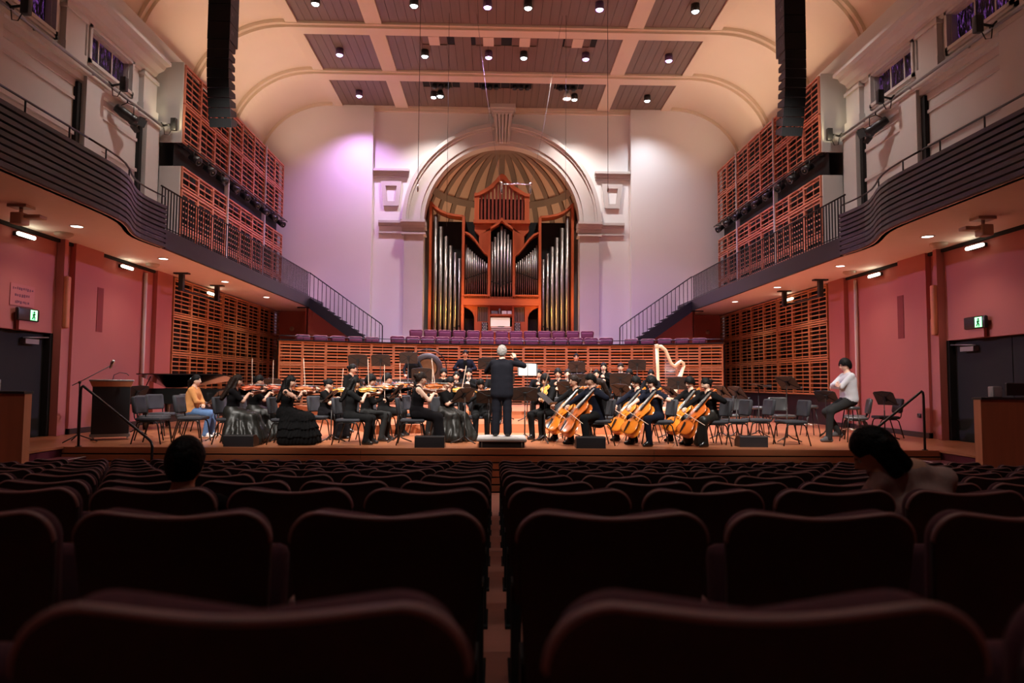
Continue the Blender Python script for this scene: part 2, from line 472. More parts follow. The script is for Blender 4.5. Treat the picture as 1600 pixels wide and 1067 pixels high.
# longitudinal bands between the panels
for s in (-1, 1):
    for (a0, a1) in ((4.2, 4.76), (7.06, 7.46)):
        mb.box(min(s * a0, s * a1), max(s * a0, s * a1), -8, 29.85, CEIL - 0.10, CEIL + 0.02)
for (y0, y1) in RIBS:
    mb.box(-7.5, 7.5, y0, y1, CEIL - 0.12, CEIL + 0.02)
    mb.box(-7.5, 7.5, y0 + 0.12, y1 - 0.12, CEIL - 0.2, CEIL)
ceil = struct(mb.build('ceiling', MT['vault_paint']))
for (y0, y1) in RIBS + [(29.55, 29.9)]:
    for s in (-1, 1):
        m2 = MB()
        for (ya, yb, g) in ((y0, y1, 0.12), (y0 + 0.14, y1 - 0.14, 0.22)):
            vs = []
            for i in range(NV + 1):
                x, z = vault_xy(i / NV); xi, zi = vault_xy(i / NV, g)
                vs += [(s * xi, ya, zi), (s * xi, yb, zi), (s * x, yb, z), (s * x, ya, z)]
            fs = []
            for i in range(NV):
                for j in range(4):
                    j2 = (j + 1) % 4
                    fs.append((i * 4 + j, i * 4 + j2, (i + 1) * 4 + j2, (i + 1) * 4 + j))
            m2.add(vs, fs, 0, False)
        m2.build('vault_rib', MT['vault_paint'], ceil)
# timber ceiling panels: planks run along the hall
def hatch_rects(y0):
    if abs(y0 - 23.36) < 0.1: return [(xc - 0.46, xc + 0.46, 23.42, 24.12) for xc in (-2.52, -0.58, 0.72, 2.62)]
    if abs(y0 - 26.98) < 0.1: return [(xc - 0.47, xc + 0.47, 27.02, 27.7) for xc in (-2.56, -0.56, 0.72, 2.62)]
    return []
yb = [(5.5, 8.35), (9.05, 11.95), (12.65, 15.5), (16.2, 19.08), (19.78, 22.66), (23.36, 26.2), (26.98, 29.72)]
for (y0, y1) in yb:
    H = hatch_rects(y0)
    for (x0, x1) in ((-7.06, -4.76), (-4.2, 4.2), (4.76, 7.06)):
        pn = BX(x0, x1, y0, y1, CEIL - 0.025, CEIL - 0.002).build('ceiling_panel', MT['black_matte'], ceil)
        nn = int(round((x1 - x0) / 0.3)); wdt = (x1 - x0) / nn
        for i in range(nn):
            xa, xb_ = x0 + i * wdt + 0.006, x0 + (i + 1) * wdt - 0.006
            segs = [(y0, y1)]
            for (hx0, hx1, hy0, hy1) in H:
                if x0 < -4 and x1 > 0 or True:
                    if xb_ > hx0 and xa < hx1 and abs((x0 + x1) / 2) < 1:
                        segs = [(hy1, y1)] if hy0 - y0 < 0.1 else [(y0, hy0), (hy1, y1)]
            dz = 0.045 + random.uniform(-0.004, 0.004)
            for (sa, sb) in segs:
                BX(xa, xb_, sa + 0.01, sb - 0.01, CEIL - dz, CEIL - 0.02).build('plank', MT['ceiling_plank'], pn)
# ------------------------------------------------------------------ organ wall with arch and domed niche
AR, SPR, FW = 3.5, 9.05, 30.0       # opening radius, spring height, wall plane
mb = MB()
top = 14.6
NA = 32
arc = [(AR * math.cos(PI * i / NA), SPR + AR * math.sin(PI * i / NA)) for i in range(NA + 1)]
# central wall field around the opening (front face, reveal)
for s in (-1, 1):
    mb.box(min(s * AR, s * 5.75), max(s * AR, s * 5.75), FW, FW + 0.5, 0, SPR)
    mb.add([(s * AR, FW, SPR), (s * 5.75, FW, SPR), (s * 5.75, FW, top), (s * AR, FW, top)], [(0, 1, 2, 3)])
for i in range(NA):
    (xa, za), (xb, zb) = arc[i], arc[i + 1]
    mb.add([(xa, FW, za), (xb, FW, zb), (xb, FW, top), (xa, FW, top)], [(0, 1, 2, 3)])
    mb.add([(xa, FW, za), (xb, FW, zb), (xb, FW + 0.5, zb), (xa, FW + 0.5, za)], [(0, 1, 2, 3)], 1)
for s in (-1, 1):
    # outer fields stand a little forward and splay towards the hall
    vs = [(s * 5.72, 29.72, 0), (s * 10.8, 29.55, 0), (s * 10.8, 29.55, top), (s * 5.72, 29.72, top), (s * 5.72, 30.1, 0), (s * 5.72, 30.1, top)]
    mb.add(vs, [(0, 1, 2, 3), (0, 3, 5, 4)])
wall_front = struct(mb.build('wall_front', [MT['white_paint'], MT['stone_grey']]))
# grey stone pilasters, imposts and archivolt
def fpart(name, mbb, m='stone_grey'): return mbb.build(name, MT[m], wall_front)
for s in (-1, 1):
    m2 = MB()
    def fx(xa, xb, ya, yb, za, zb): m2.box(min(s * xa, s * xb), max(s * xa, s * xb), ya, yb, za, zb)
    fx(3.45, 4.3, 29.78, FW + 0.45, 2.6, 8.55); fx(3.4, 4.42, 29.7, FW + 0.45, 2.6, 3.75); fx(3.38, 4.46, 29.66, FW + 0.45, 3.75, 3.86)
    fpart('pilaster', m2)
    m2 = MB()
    for (za, zb, p) in ((8.42, 8.5, 0.3), (8.5, 8.72, 0.22), (8.72, 8.82, 0.28), (8.82, 8.94, 0.36), (8.94, 9.05, 0.42)):
        fx(3.36 if p > 0.25 else 3.42, 4.36 + p * 0.2, FW - p, FW + 0.4, za, zb)
    for (za, zb, p) in ((8.5, 8.57, 0.08), (8.82, 8.94, 0.12), (8.94, 9.05, 0.18)):
        fx(4.3, 5.45, FW - p, FW + 0.1, za, zb)
    fpart('impost', m2)
    m2 = MB()
    for (za, zb, p) in ((11.02, 11.12, 0.12), (11.12, 11.24, 0.2), (11.24, 11.34, 0.28)):
        fx(4.18 - p * 0.2, 5.70, FW - p, FW + 0.05, za, zb)
    fpart('cornice_block', m2)
    # tapering bracket frame under the block
    m2 = MB()
    ztop, zbot = 10.82, 9.72
    o4 = [(-0.46, ztop), (0.46, ztop), (0.33, zbot), (-0.33, zbot)]
    i4 = [(-0.25, ztop - 0.2), (0.25, ztop - 0.2), (0.17, zbot + 0.2), (-0.17, zbot + 0.2)]
    cxx = s * 4.92
    for k in range(4):
        k2 = (k + 1) % 4
        q = [o4[k], o4[k2], i4[k2], i4[k]]
        vs = [(cxx + p[0], FW - 0.1, p[1]) for p in q] + [(cxx + p[0], FW + 0.02, p[1]) for p in q]
        m2.add(vs, [(0, 1, 2, 3), (0, 4, 5, 1), (1, 5, 6, 2), (2, 6, 7, 3), (3, 7, 4, 0)])
    fpart('bracket_frame', m2)
def ring_part(name, r0, r1, depth, m='stone_grey'):
    m2 = MB(); vs = []
    for i in range(NA * 2 + 1):
        a = PI * i / (NA * 2); c, d = math.cos(a), math.sin(a)
        vs += [(r0 * c, FW - depth, SPR + r0 * d), (r1 * c, FW - depth, SPR + r1 * d), (r1 * c, FW + 0.05, SPR + r1 * d), (r0 * c, FW + 0.45, SPR + r0 * d)]
    fs = []
    for i in range(NA * 2):
        for j in range(4):
            fs.append((i * 4 + j, i * 4 + (j + 1) % 4, (i + 1) * 4 + (j + 1) % 4, (i + 1) * 4 + j))
    m2.add(vs, fs, 0, False)
    fpart(name, m2, m)
ring_part('archivolt', 3.44, 3.62, 0.10)
ring_part('archivolt', 3.62, 4.12, 0.16)
ring_part('archivolt', 4.12, 4.22, 0.24)
ring_part('archivolt', 4.22, 4.38, 0.34)
# fluted keystone with capital
m2 = MB()
for i in range(5):
    xc = (i - 2) * 0.15
    wd = 0.055
    vs = []
    for (zz, k, dep) in ((12.58, 0.8, 0.36), (13.2, 0.92, 0.45), (13.75, 1.08, 0.58)):
        vs += [((xc - wd) * k, FW - dep, zz), ((xc + wd) * k, FW - dep, zz), ((xc + wd) * k, FW, zz), ((xc - wd) * k, FW, zz)]
    m2.add(vs, [(0, 1, 5, 4), (4, 5, 9, 8), (1, 2, 6, 5), (5, 6, 10, 9), (3, 0, 4, 7), (7, 4, 8, 11), (0, 3, 2, 1), (8, 9, 10, 11)])
m2.add([(-0.33, FW - 0.2, 12.6), (0.33, FW - 0.2, 12.6), (0.42, FW - 0.34, 13.78), (-0.42, FW - 0.34, 13.78), (-0.33, FW, 12.6), (0.33, FW, 12.6), (0.42, FW, 13.78), (-0.42, FW, 13.78)],
       [(0, 1, 2, 3), (0, 4, 5, 1), (1, 5, 6, 2), (3, 7, 4, 0)])
for (za, zb, w_, p) in ((13.75, 13.86, 0.44, 0.58), (13.86, 13.98, 0.5, 0.66), (13.98, 14.16, 0.56, 0.74)):
    m2.box(-w_, w_, FW - p, FW, za, zb)
fpart('keystone', m2)
# thin crown moulding where wall meets ceiling
mb = MB()
mb.box(-5.75, 5.75, 29.86, 30.02, CEIL - 0.22, CEIL - 0.02); mb.box(-5.72, 5.72, 29.8, 30.0, CEIL - 0.1, CEIL)
struct(mb.build('trim_5', MT['vault_paint']))

# niche: half-round wall and quarter-sphere dome
NY = FW + 0.45
mb = MB()
NS, NL = 36, 14
vs = []
for (zz) in (0.0, SPR):
    for j in range(NS + 1):
        a = PI * j / NS
        vs.append((3.62 * math.cos(a), NY + 3.62 * math.sin(a), zz))
mb.add(vs, [(j, j + 1, NS + 2 + j, NS + 1 + j) for j in range(NS)], 1, True)
vs = []
RD = 3.62
for i in range(NL + 1):
    ph = (PI / 2) * i / NL
    for j in range(NS + 1):
        a = PI * j / NS
        vs.append((RD * math.cos(ph) * math.cos(a), NY + RD * math.cos(ph) * math.sin(a), SPR + RD * math.sin(ph)))
mb.add(vs, [(i * (NS + 1) + j, i * (NS + 1) + j + 1, (i + 1) * (NS + 1) + j + 1, (i + 1) * (NS + 1) + j) for i in range(NL) for j in range(NS)], 0, True)
niche = struct(mb.build('wall_niche', [MT['niche_panel'], MT['stone_grey']]))
def dome_band(pts_a, pts_b, t=0.09):
    vs = []
    for (pa, pb) in zip(pts_a, pts_b):
        for (p, r) in ((pa, RD + 0.02), (pa, RD - t), (pb, RD - t), (pb, RD + 0.02)):
            ph, a = p
            vs.append((r * math.cos(ph) * math.cos(a), NY + r * math.cos(ph) * math.sin(a), SPR + r * math.sin(ph)))
    n_ = len(pts_a); fs = []
    for i in range(n_ - 1):
        for j in range(4):
            fs.append((i * 4 + j, i * 4 + (j + 1) % 4, (i + 1) * 4 + (j + 1) % 4, (i + 1) * 4 + j))
    return MB().add(vs, fs, 0, False)
for i in range(1, 12):
    a = PI * i / 12; w_ = 0.052
    phs = [PI / 2 * k / 12 * 0.965 for k in range(13)]
    pa = []; pb = []
    for ph in phs:
        ww = min(0.13 / max(RD * math.cos(ph), 0.05), PI / 24)
        pa.append((ph, a - ww)); pb.append((ph, a + ww))
    dome_band(pa, pb, 0.07).build('dome_rib', MT['niche_rib'], niche)
for (p0, p1) in ((0.02, 0.10), (0.44, 0.53), (1.38, 1.56)):
    aa = [PI * k / 30 for k in range(31)]
    dome_band([(p0, a) for a in aa], [(p1, a) for a in aa], 0.10).build('dome_band', MT['niche_rib'], niche)

# ------------------------------------------------------------------ galleries on both sides
GP = [(7.22, -8.0), (7.22, 11.6), (7.225, 12.2), (7.25, 12.6), (7.31, 12.95), (7.42, 13.3), (7.56, 13.65), (7.67, 13.98), (7.73, 14.3), (7.745, 14.6), (7.73, 15.0), (7.70, 15.35)]
GP2 = [(7.70, 15.35), (7.70, 27.3)]
for s, nm in ((-1, 'left'), (1, 'right')):
    g = struct(empty('balcony_' + nm, (0, 0, 0)))
    pl = [(s * x, y) for x, y in GP + GP2[1:]] + [(s * 7.7, 29.4), (s * 10.5, 29.4), (s * 10.5, -8)]
    if s < 0: pl = pl[::-1]
    MB().prism(pl, 4.9, 5.28, 0).build('soffit', MT['soffit_paint'], g)
    # black fascia of the straight part
    path = [(s * 7.69, y) for y in (15.35, 29.4)]
    mbf = BX(min(s * 7.66, s * 7.74), max(s * 7.66, s * 7.74), 15.35, 29.4, 4.885, 5.32)
    mbf.build('fascia', MT['black_satin'], g)
    # curved front of the near part: stacked black slats on a dark backing
    pth = [(s * x, y) for x, y in GP]
    sg = 1 if s < 0 else 1
    inw = lambda u: (u if s > 0 else -u)      # positive = into the hall
    for i in range(9):
        z0 = 4.90 + i * 0.108
        d = 0.055
        MB().sweep(pth, [(inw(-0.02), z0), (inw(d), z0 + 0.012), (inw(d), z0 + 0.084), (inw(-0.02), z0 + 0.09)], 0, False).build('slat', MT['charcoal_slat'], g)
    MB().sweep(pth, [(inw(-0.1), 4.9), (inw(-0.02), 4.9), (inw(-0.02), 5.87), (inw(-0.1), 5.87)], 0, False).build('slat_backing', MT['gap_black'], g)
    # slim rail above the slats
    m2 = MB()
    m2.tube([(s * x, y, 6.06) for x, y in GP[1:]] , 0.02, 6)
    m2.tube([(s * 7.22, -8, 6.06), (s * 7.22, 11.6, 6.06)], 0.02, 6)
    for yy in np.arange(9.0, 12.3, 1.05): m2.tube([(s * 7.22, yy, 5.84), (s * 7.22, yy, 6.06)], 0.015, 5)
    for p in (GP[5], GP[8], GP[11]): m2.tube([(s * p[0], p[1], 5.84), (s * p[0], p[1], 6.06)], 0.015, 5)
    m2.build('slat_rail', MT['black_metal'], g)
    # balustrade on the straight part: a thing of its own
    r = empty('gallery_railing', (s * 7.7, 15.2, 5.32))
    lab(r, 'black metal balustrade with thin upright bars along the %s gallery' % nm, 'railing')
    L = 12.02
    m2 = MB(); m2.tube([(0, -0.05, 0.94), (0, L, 0.94)], 0.022, 6); m2.build('top_rail', MT['black_metal'], r)
    m2 = MB(); m2.tube([(0, 0, 0.05), (0, L, 0.05)], 0.012, 6); m2.build('bottom_rail', MT['black_metal'], r)
    bar = MB().box(-0.011, 0.011, -0.011, 0.011, 0, 0.94).mesh('baluster', MT['black_metal'])
    for i in range(86): inst(bar, 'baluster', r, (0, i * 0.14, 0))
    # stair from the gallery down to the choir stalls
    st = empty('gallery_staircase', (s * 7.7, 27.3, 3.0))
    lab(st, 'black steel staircase descending from the %s gallery to the choir stalls' % nm, 'staircase')
    q = -s
    run, rise = 3.3, 2.32
    m2 = MB()
    zt = 2.30
    outl = [(0, zt), (run, zt - rise), (run, zt - rise - 0.5), (0, zt - 0.45), (-0.45, zt - 0.45), (-0.45, zt)]
    for (ya, yb_) in ((-0.03, 0.03),):
        vs = [(q * p[0], ya, p[1]) for p in outl] + [(q * p[0], yb_, p[1]) for p in outl]
        n_ = len(outl)
        m2.add(vs, [tuple(range(n_)), tuple(range(2 * n_ - 1, n_ - 1, -1))] + [(i, n_ + i, n_ + (i + 1) % n_, (i + 1) % n_) for i in range(n_)])
    m2.build('stringer', MT['black_matte'], st)
    for i in range(13):
        BX(min(q * run * i / 13, q * run * (i + 1.15) / 13), max(q * run * i / 13, q * run * (i + 1.15) / 13), 0.03, 1.1, zt - rise * (i + 1) / 13 - 0.04, zt - rise * (i + 1) / 13).build('tread', MT['black_matte'], st)
    m2 = MB()
    m2.tube([(0, 0, zt + 0.98), (q * (run - 0.42), 0, zt + 0.98 - rise * (run - 0.42) / run), (q * (run - 0.36), 0, zt + 0.9 - rise * (run - 0.42) / run), (q * (run - 0.35), 0, zt - rise - 0.1)], 0.022, 6)
    m2.build('handrail', MT['black_metal'], st)
    for i in range(18):
        x_ = 0.02 + i * 0.165
        inst(bar, 'baluster', st, (q * x_, 0, zt - rise * x_ / run - 0.02), (0, 0, 0), (1, 1, 1.04))
    # red wall under the stair and behind the gallery end
    m2 = MB()
    vs = [(s * 7.9, 27.75, 0), (s * 4.6, 27.75, 0), (s * 4.6, 27.75, 2.75), (s * 7.9, 27.75, 5.0)]
    vs2 = [(x, y + 0.1, z) for x, y, z in vs]
    m2.add(vs + vs2, [(0, 1, 2, 3), (7, 6, 5, 4), (3, 2, 6, 7), (0, 3, 7, 4), (1, 5, 6, 2)])
    m2.box(min(s * 7.9, s * 9.5), max(s * 7.9, s * 9.5), 29.0, 29.2, 0, 4.9)
    m2.box(min(s * 7.85, s * 7.95), max(s * 7.85, s * 7.95), 27.75, 29.2, 0, 4.9)
    struct(m2.build('wall_stair_' + nm, MT['red_plaster']))
# ------------------------------------------------------------------ slatted timber acoustic walls
_pan = {}
def slat_panel(parent, w, h, nslat, M, split=2, stuff=False, flip=1, wood_k='slat_wood', seed=0, hh=0.020):
    """one panel: frame in X-Z plane, front towards -Y; slats and mullion are its pieces"""
    key = (round(w, 3), round(h, 3), nslat, split, wood_k, hh)
    if key not in _pan:
        f = 0.034 if h < 0.8 and w < 0.9 else 0.045
        m = MB()
        m.box(0, f, -0.05, 0.03, 0, h); m.box(w - f, w, -0.05, 0.03, 0, h)
        m.box(f, w - f, -0.05, 0.03, 0, f); m.box(f, w - f, -0.05, 0.03, h - f, h)
        m.box(0, w, 0.16, 0.18, 0, h, 1)
        fr = m.mesh('slat_panel', [MT[wood_k], MT['gap_black']])
        sm = MB().box(f, w - f, -0.035, 0.0, -hh, hh).mesh('slat', MT[wood_k])
        ms = [MB().box(w * k / split - 0.011, w * k / split + 0.011, -0.01, 0.02, f, h - f).mesh('mullion', MT[wood_k]) for k in range(1, split)]
        _pan[key] = (fr, sm, ms)
    fr, sm, ms = _pan[key]
    p = inst(fr, 'slat_panel', parent, matrix=M)
    if not stuff:
        rr = random.Random(seed)
        for i in range(nslat):
            z = h * (i + 0.75) / (nslat + 0.5)
            inst(sm, 'slat', p, (0, rr.choice((0, 0, -0.03)), z + rr.uniform(-0.006, 0.006)))
        for m_ in ms: inst(m_, 'mullion', p)
    else:
        m = MB()
        for i in range(nslat):
            z = h * (i + 0.75) / (nslat + 0.5)
            m.box(0.034, w - 0.034, -0.035, 0.0, z - hh, z + hh)
        o = m.build('slats', MT[wood_k], p); o['kind'] = 'stuff'
    return p

def side_slats(s, nm):
    # below the gallery: eight columns, three rows
    rot = Matrix.Rotation(-PI / 2 if s < 0 else PI / 2, 4, 'Z')   # front faces the hall
    root = empty('slat_wall', (s * 9.42, 19.5, STAGE))
    lab(root, 'orange slatted timber acoustic wall on the stage below the %s gallery' % nm, 'wall panel')
    cols = []
    y = 19.5
    for grp in (3, 3, 2):
        for i in range(grp):
            cols.append((y, 1.165)); y += 1.165
        y += 0.06
    Y0 = 19.5
    for ci, (yc, w) in enumerate(cols):
        for ri in range(3):
            z = 0.87 + ri * 1.08
            wloc = Matrix.Translation(Vector((0, (yc - Y0) + (0 if s > 0 else w), z)))
            R = Matrix.Rotation(PI / 2, 4, 'Z') if s > 0 else Matrix.Rotation(-PI / 2, 4, 'Z')
            # front (-Y of the panel) must look towards the hall centre
            R = Matrix.Rotation(-PI / 2, 4, 'Z') if s > 0 else Matrix.Rotation(PI / 2, 4, 'Z')
            T = Matrix.Translation(Vector((0, (yc - Y0) + (w if s > 0 else 0), z)))
            slat_panel(root, w - 0.012, 1.06, 8, T @ R, 2, seed=ci * 7 + ri, hh=0.015)
    BX(-0.02, 0.1, -0.02, 9.5, 0.0, 0.86).build('plinth', MT['black_satin'], root) if s > 0 else BX(-0.1, 0.02, -0.02, 9.5, 0.0, 0.86).build('plinth', MT['black_satin'], root)
    # above the gallery floor: tall boxed-out slat screens in two tiers with a dark lighting slot between
    root2 = empty('slat_screen', (s * 9.4, 19.7, 5.28))
    lab(root2, 'tall reddish slatted timber screen standing above the %s gallery' % nm, 'wall panel')
    cols = []; y = 0.0
    for grp, wd in ((3, 1.1), (3, 1.2), (2, 1.15)):
        for i in range(grp): cols.append((y, wd)); y += wd
        y += 0.05
    rows = [(0.05, 1.02), (1.09, 1.12), (2.24, 0.64), (3.58, 1.14), (4.74, 1.16)]
    for ci, (yc, w) in enumerate(cols):
        for ri, (z, h) in enumerate(rows):
            R = Matrix.Rotation(-PI / 2, 4, 'Z') if s > 0 else Matrix.Rotation(PI / 2, 4, 'Z')
            T = Matrix.Translation(Vector((0, yc + (w if s > 0 else 0), z)))
            slat_panel(root2, w - 0.012, h - 0.012, 3 if h < 0.8 else 6, T @ R, 2, seed=ci * 5 + ri, hh=0.014, wood_k='slat_wood_y', stuff=(ri == 0))
    # posts, boxed cream ends, dark slot
    for yy in (3.31, 6.96):
        m = MB(); m.box(-0.05 if s < 0 else -0.09, 0.09 if s < 0 else 0.05, yy - 0.035, yy + 0.035, 0, 5.92); m.build('post', MT['cream_paint'], root2)
    m = MB()
    m.box(min(s * 0.22, s * 0.24), max(s * 0.22, s * 0.24), 0, 9.3, 2.85, 3.6)
    m.build('lighting_slot', MT['gap_black'], root2)
    m = MB()
    m.box(min(s * 0.0, s * 0.79), max(s * 0.0, s * 0.79), -0.06, -0.01, 3.55, 5.93)
    m.box(min(s * 0.2, s * 0.79), max(s * 0.2, s * 0.79), -0.01, 9.3, 5.86, 5.93)
    m.build('end_casing', MT['cream_paint'], root2)
    m = MB(); m.box(min(s * 0.0, s * 0.6), max(s * 0.0, s * 0.6), -0.06, -0.01, 0, 2.85); m.build('end_post', MT['cream_paint'], root2)
side_slats(-1, 'left'); side_slats(1, 'right')

# ------------------------------------------------------------------ choir stalls: curved slatted front, platform, seats
CC = (0.0, 10.1)                 # centre of the curve
CR = 14.3
HA = math.asin(7.3 / CR)
choir = empty('choir_slat_wall', (0, CC[1] + CR, STAGE))
lab(choir, 'curved orange slatted timber wall behind the orchestra under the choir stalls', 'wall panel')
NM = 20
dth = 2 * HA / NM
wch = 2 * CR * math.sin(dth / 2)
for i in range(NM):
    th = -HA + i * dth
    thm = th + dth / 2
    px, py = CR * math.sin(th), CC[1] + CR * math.cos(th)
    R = Matrix.Rotation(-thm, 4, 'Z')
    for ri, zr in enumerate((0.16, 0.94, 1.72)):
        T = Matrix.Translation(Vector((px, py - (CC[1] + CR), zr)))
        slat_panel(choir, wch - 0.01, 0.77, 7, T @ R, 2, stuff=(ri == 0), seed=i * 3 + ri, hh=0.025)
m = MB()
arcp = [(CR * math.sin(-HA + 2 * HA * k / 40), CC[1] + CR * math.cos(-HA + 2 * HA * k / 40)) for k in range(41)]
arcl = [(x, y - (CC[1] + CR)) for x, y in arcp]
m.sweep(arcl, [(-0.07, 2.5), (0.25, 2.5), (0.25, 2.545), (-0.07, 2.545)], 0); m.build('cap', MT['black_satin'], choir)
m = MB(); m.sweep(arcl, [(0.19, 0), (0.24, 0), (0.24, 2.5), (0.19, 2.5)], 0); m.build('backing', MT['gap_black'], choir)
m = MB(); m.sweep(arcl, [(-0.03, 0), (0.02, 0), (0.02, 0.15), (-0.03, 0.15)], 0); m.build('plinth', MT['black_satin'], choir)
for s in (-1, 1):
    x_, y_ = arcl[0] if s < 0 else arcl[-1]
    BX(min(x_, x_ - s * 0.06), max(x_, x_ - s * 0.06), y_, y_ + 5.3, 0, 2.5).build('end_panel', MT['slat_wood_y'], choir)
# low rail on the cap
rl = empty('choir_rail', (0, CC[1] + CR, STAGE + 2.545))
lab(rl, 'thin dark rail on short posts along the top of the choir front', 'railing')
m = MB(); m.tube([(x, y + 0.06, 0.12) for x, y in arcl], 0.014, 6); m.build('rail', MT['black_metal'], rl)
pm = MB().tube([(0, 0, 0), (0, 0, 0.12)], 0.01, 6).mesh('post', MT['black_metal'])
for k in range(0, 41, 2): inst(pm, 'post', rl, (arcl[k][0], arcl[k][1] + 0.06, 0))
# platform tiers behind the front
m = MB()
seg = 40
def tier(r0, r1, z, zb=0.0):
    pts = [(r0 * math.sin(-HA + 2 * HA * k / seg), CC[1] + r0 * math.cos(-HA + 2 * HA * k / seg)) for k in range(seg + 1)]
    pts += [(r1 * math.sin(HA - 2 * HA * k / seg), CC[1] + r1 * math.cos(HA - 2 * HA * k / seg)) for k in range(seg + 1)]
    pts = [(max(-7.2, min(7.2, x_)), y_) for x_, y_ in pts]
    m.prism(pts[::-1], zb, z)
tier(CR + 0.25, CR + 1.35, 2.74, 2.5)
tier(CR + 1.35, CR + 2.55, 3.02, 2.5)
tier(CR + 2.55, CR + 3.4, 3.2, 2.5)
m.box(-4.2, 4.2, 27.3, 31.2, 3.0, 3.28)
struct(m.build('floor_choir', MT['floor_wood']))
# ------------------------------------------------------------------ pipe organ
defm('organ_tin', (0.30, 0.255, 0.235), 0.34, 1.0, var=0.12, scale=1.2)
defm('organ_pipe_wood', (0.20, 0.035, 0.02), 0.45, var=0.3, scale=3)
defm('glow_parchment', (0.9, 0.82, 0.7), 0.5, var=0.02, emit=(1.0, 0.86, 0.66), estr=0.45)
defm('ivory', (0.8, 0.76, 0.68), 0.4, var=0.02)
OY = 30.55
organ = empty('pipe_organ', (0, OY, 3.28))
lab(organ, 'red-brown timber pipe organ with silver pipes inside the domed arch', 'organ')
def ox(zx): return (zx - 580) * 0.00733
def oz(zy): return 11.775 - 0.0074 * zy - 3.28
def opart(name, m, k): return m.build(name, MT[k] if isinstance(k, str) else k, organ)
def oprism(m, pts, y0, y1, mi=0):
    # outline given in organ-elevation units, extruded in depth
    P = [(ox(a), oz(b)) for a, b in pts]; n_ = len(P)
    ar = sum(P[i][0] * P[(i + 1) % n_][1] - P[(i + 1) % n_][0] * P[i][1] for i in range(n_))
    if ar < 0: P = P[::-1]
    vs = [(x, y0, z) for x, z in P] + [(x, y1, z) for x, z in P]
    m.add(vs, [tuple(range(n_)), tuple(range(2 * n_ - 1, n_ - 1, -1))] + [(i, n_ + i, n_ + (i + 1) % n_, (i + 1) % n_) for i in range(n_)], mi)
def mir(pts): return [(1160 - a, b) for a, b in pts]
ZB = 1148   # organ base in elevation units
# dark interior behind the pipes
m = MB(); m.box(ox(145), ox(1015), 0.62, 0.66, 0, oz(330)); m.box(ox(412), ox(748), 0.45, 0.5, oz(560), oz(190)); opart('interior', m, 'gap_black')
for sd in (0, 1):
    F = (lambda p: p) if sd == 0 else mir
    m = MB()
    oprism(m, F([(135, 225), (150, 235), (150, ZB), (135, ZB)]), -0.1, 0.6)             # outer post
    oprism(m, F([(336, 312), (352, 320), (352, ZB), (336, ZB)]), -0.12, 0.6)             # inner post
    opart('tower_post', m, 'organ_wood')
    m = MB()
    top = [(146, 228), (170, 255), (200, 278), (240, 296), (290, 306), (345, 312)]
    bot = [(345, 324), (290, 319), (240, 310), (200, 294), (170, 274), (150, 254)]
    oprism(m, F(top + bot), -0.12, 0.6); opart('tower_cornice', m, 'organ_wood_h')
    m = MB()
    top = [(350, 408), (380, 420), (410, 446), (440, 486), (470, 526), (498, 548)]
    bot = [(498, 560), (470, 540), (440, 502), (410, 462), (380, 434), (352, 420)]
    oprism(m, F(top + bot), -0.08, 0.6); opart('flat_cornice', m, 'organ_wood_h')
    m = MB(); oprism(m, F([(496, 540), (512, 380), (512, 815), (496, 815)]), -0.14, 0.6); opart('tower_post', m, 'organ_wood')
    m = MB(); oprism(m, F([(412, 356), (580, 356), (580, 330), (512, 388), (500, 552), (478, 540), (440, 486), (440, 430), (412, 400)]), 0.1, 0.45); opart('case_panel', m, 'organ_wood')
    m = MB(); oprism(m, F([(350, 798), (510, 798), (510, 808), (350, 808)]), -0.2, 0.5); opart('pipe_ledge', m, 'organ_wood_h')
    # lower case: arched opening, grille, jamb with stop knobs
    m = MB()
    oprism(m, F([(350, 862), (436, 862), (436, ZB), (416, ZB), (416, 935), (405, 905), (385, 885), (360, 874), (350, 872)]), -0.02, 0.4)
    oprism(m, F([(436, 862), (510, 862), (510, 870), (436, 870)]), -0.02, 0.4)
    oprism(m, F([(436, 960), (510, 960), (510, ZB), (436, ZB)]), -0.02, 0.4)
    oprism(m, F([(500, 862), (512, 862), (512, ZB), (500, ZB)]), -0.04, 0.4)
    opart('case_panel', m, 'organ_wood')
    for i in range(6):
        x = 441 + i * 10
        m = MB(); oprism(m, F([(x, 870), (x + 6, 870), (x + 6, 960), (x, 960)]), 0.04, 0.1); opart('grille_bar', m, 'niche_rib')
    for i in range(6):
        x = 358 + i * 9
        m = MB(); oprism(m, F([(x, 940), (x + 5, 940), (x + 5, ZB), (x, ZB)]), 0.3, 0.36); opart('grille_bar', m, 'black_satin')
    m = MB(); oprism(m, F([(462, 966), (499, 966), (499, 1034), (462, 1034)]), -0.1, 0.0); jb = opart('stop_jamb', m, 'black_satin')
    km = MB().lathe([(0.0, -0.035), (0.018, -0.03), (0.02, 0.0), (0.01, 0.02)], 8, M=Matrix.Rotation(PI / 2, 4, 'X')).mesh('stop_knob', MT['ivory'])
    for r_ in range(7):
        for c_ in range(3):
            zx = 468 + c_ * 10 + (4 if r_ % 2 else 0); zy = 971 + r_ * 9.5
            zx = zx if sd == 0 else 1160 - zx
            inst(km, 'stop_knob', jb, (ox(zx), -0.1, oz(zy)))
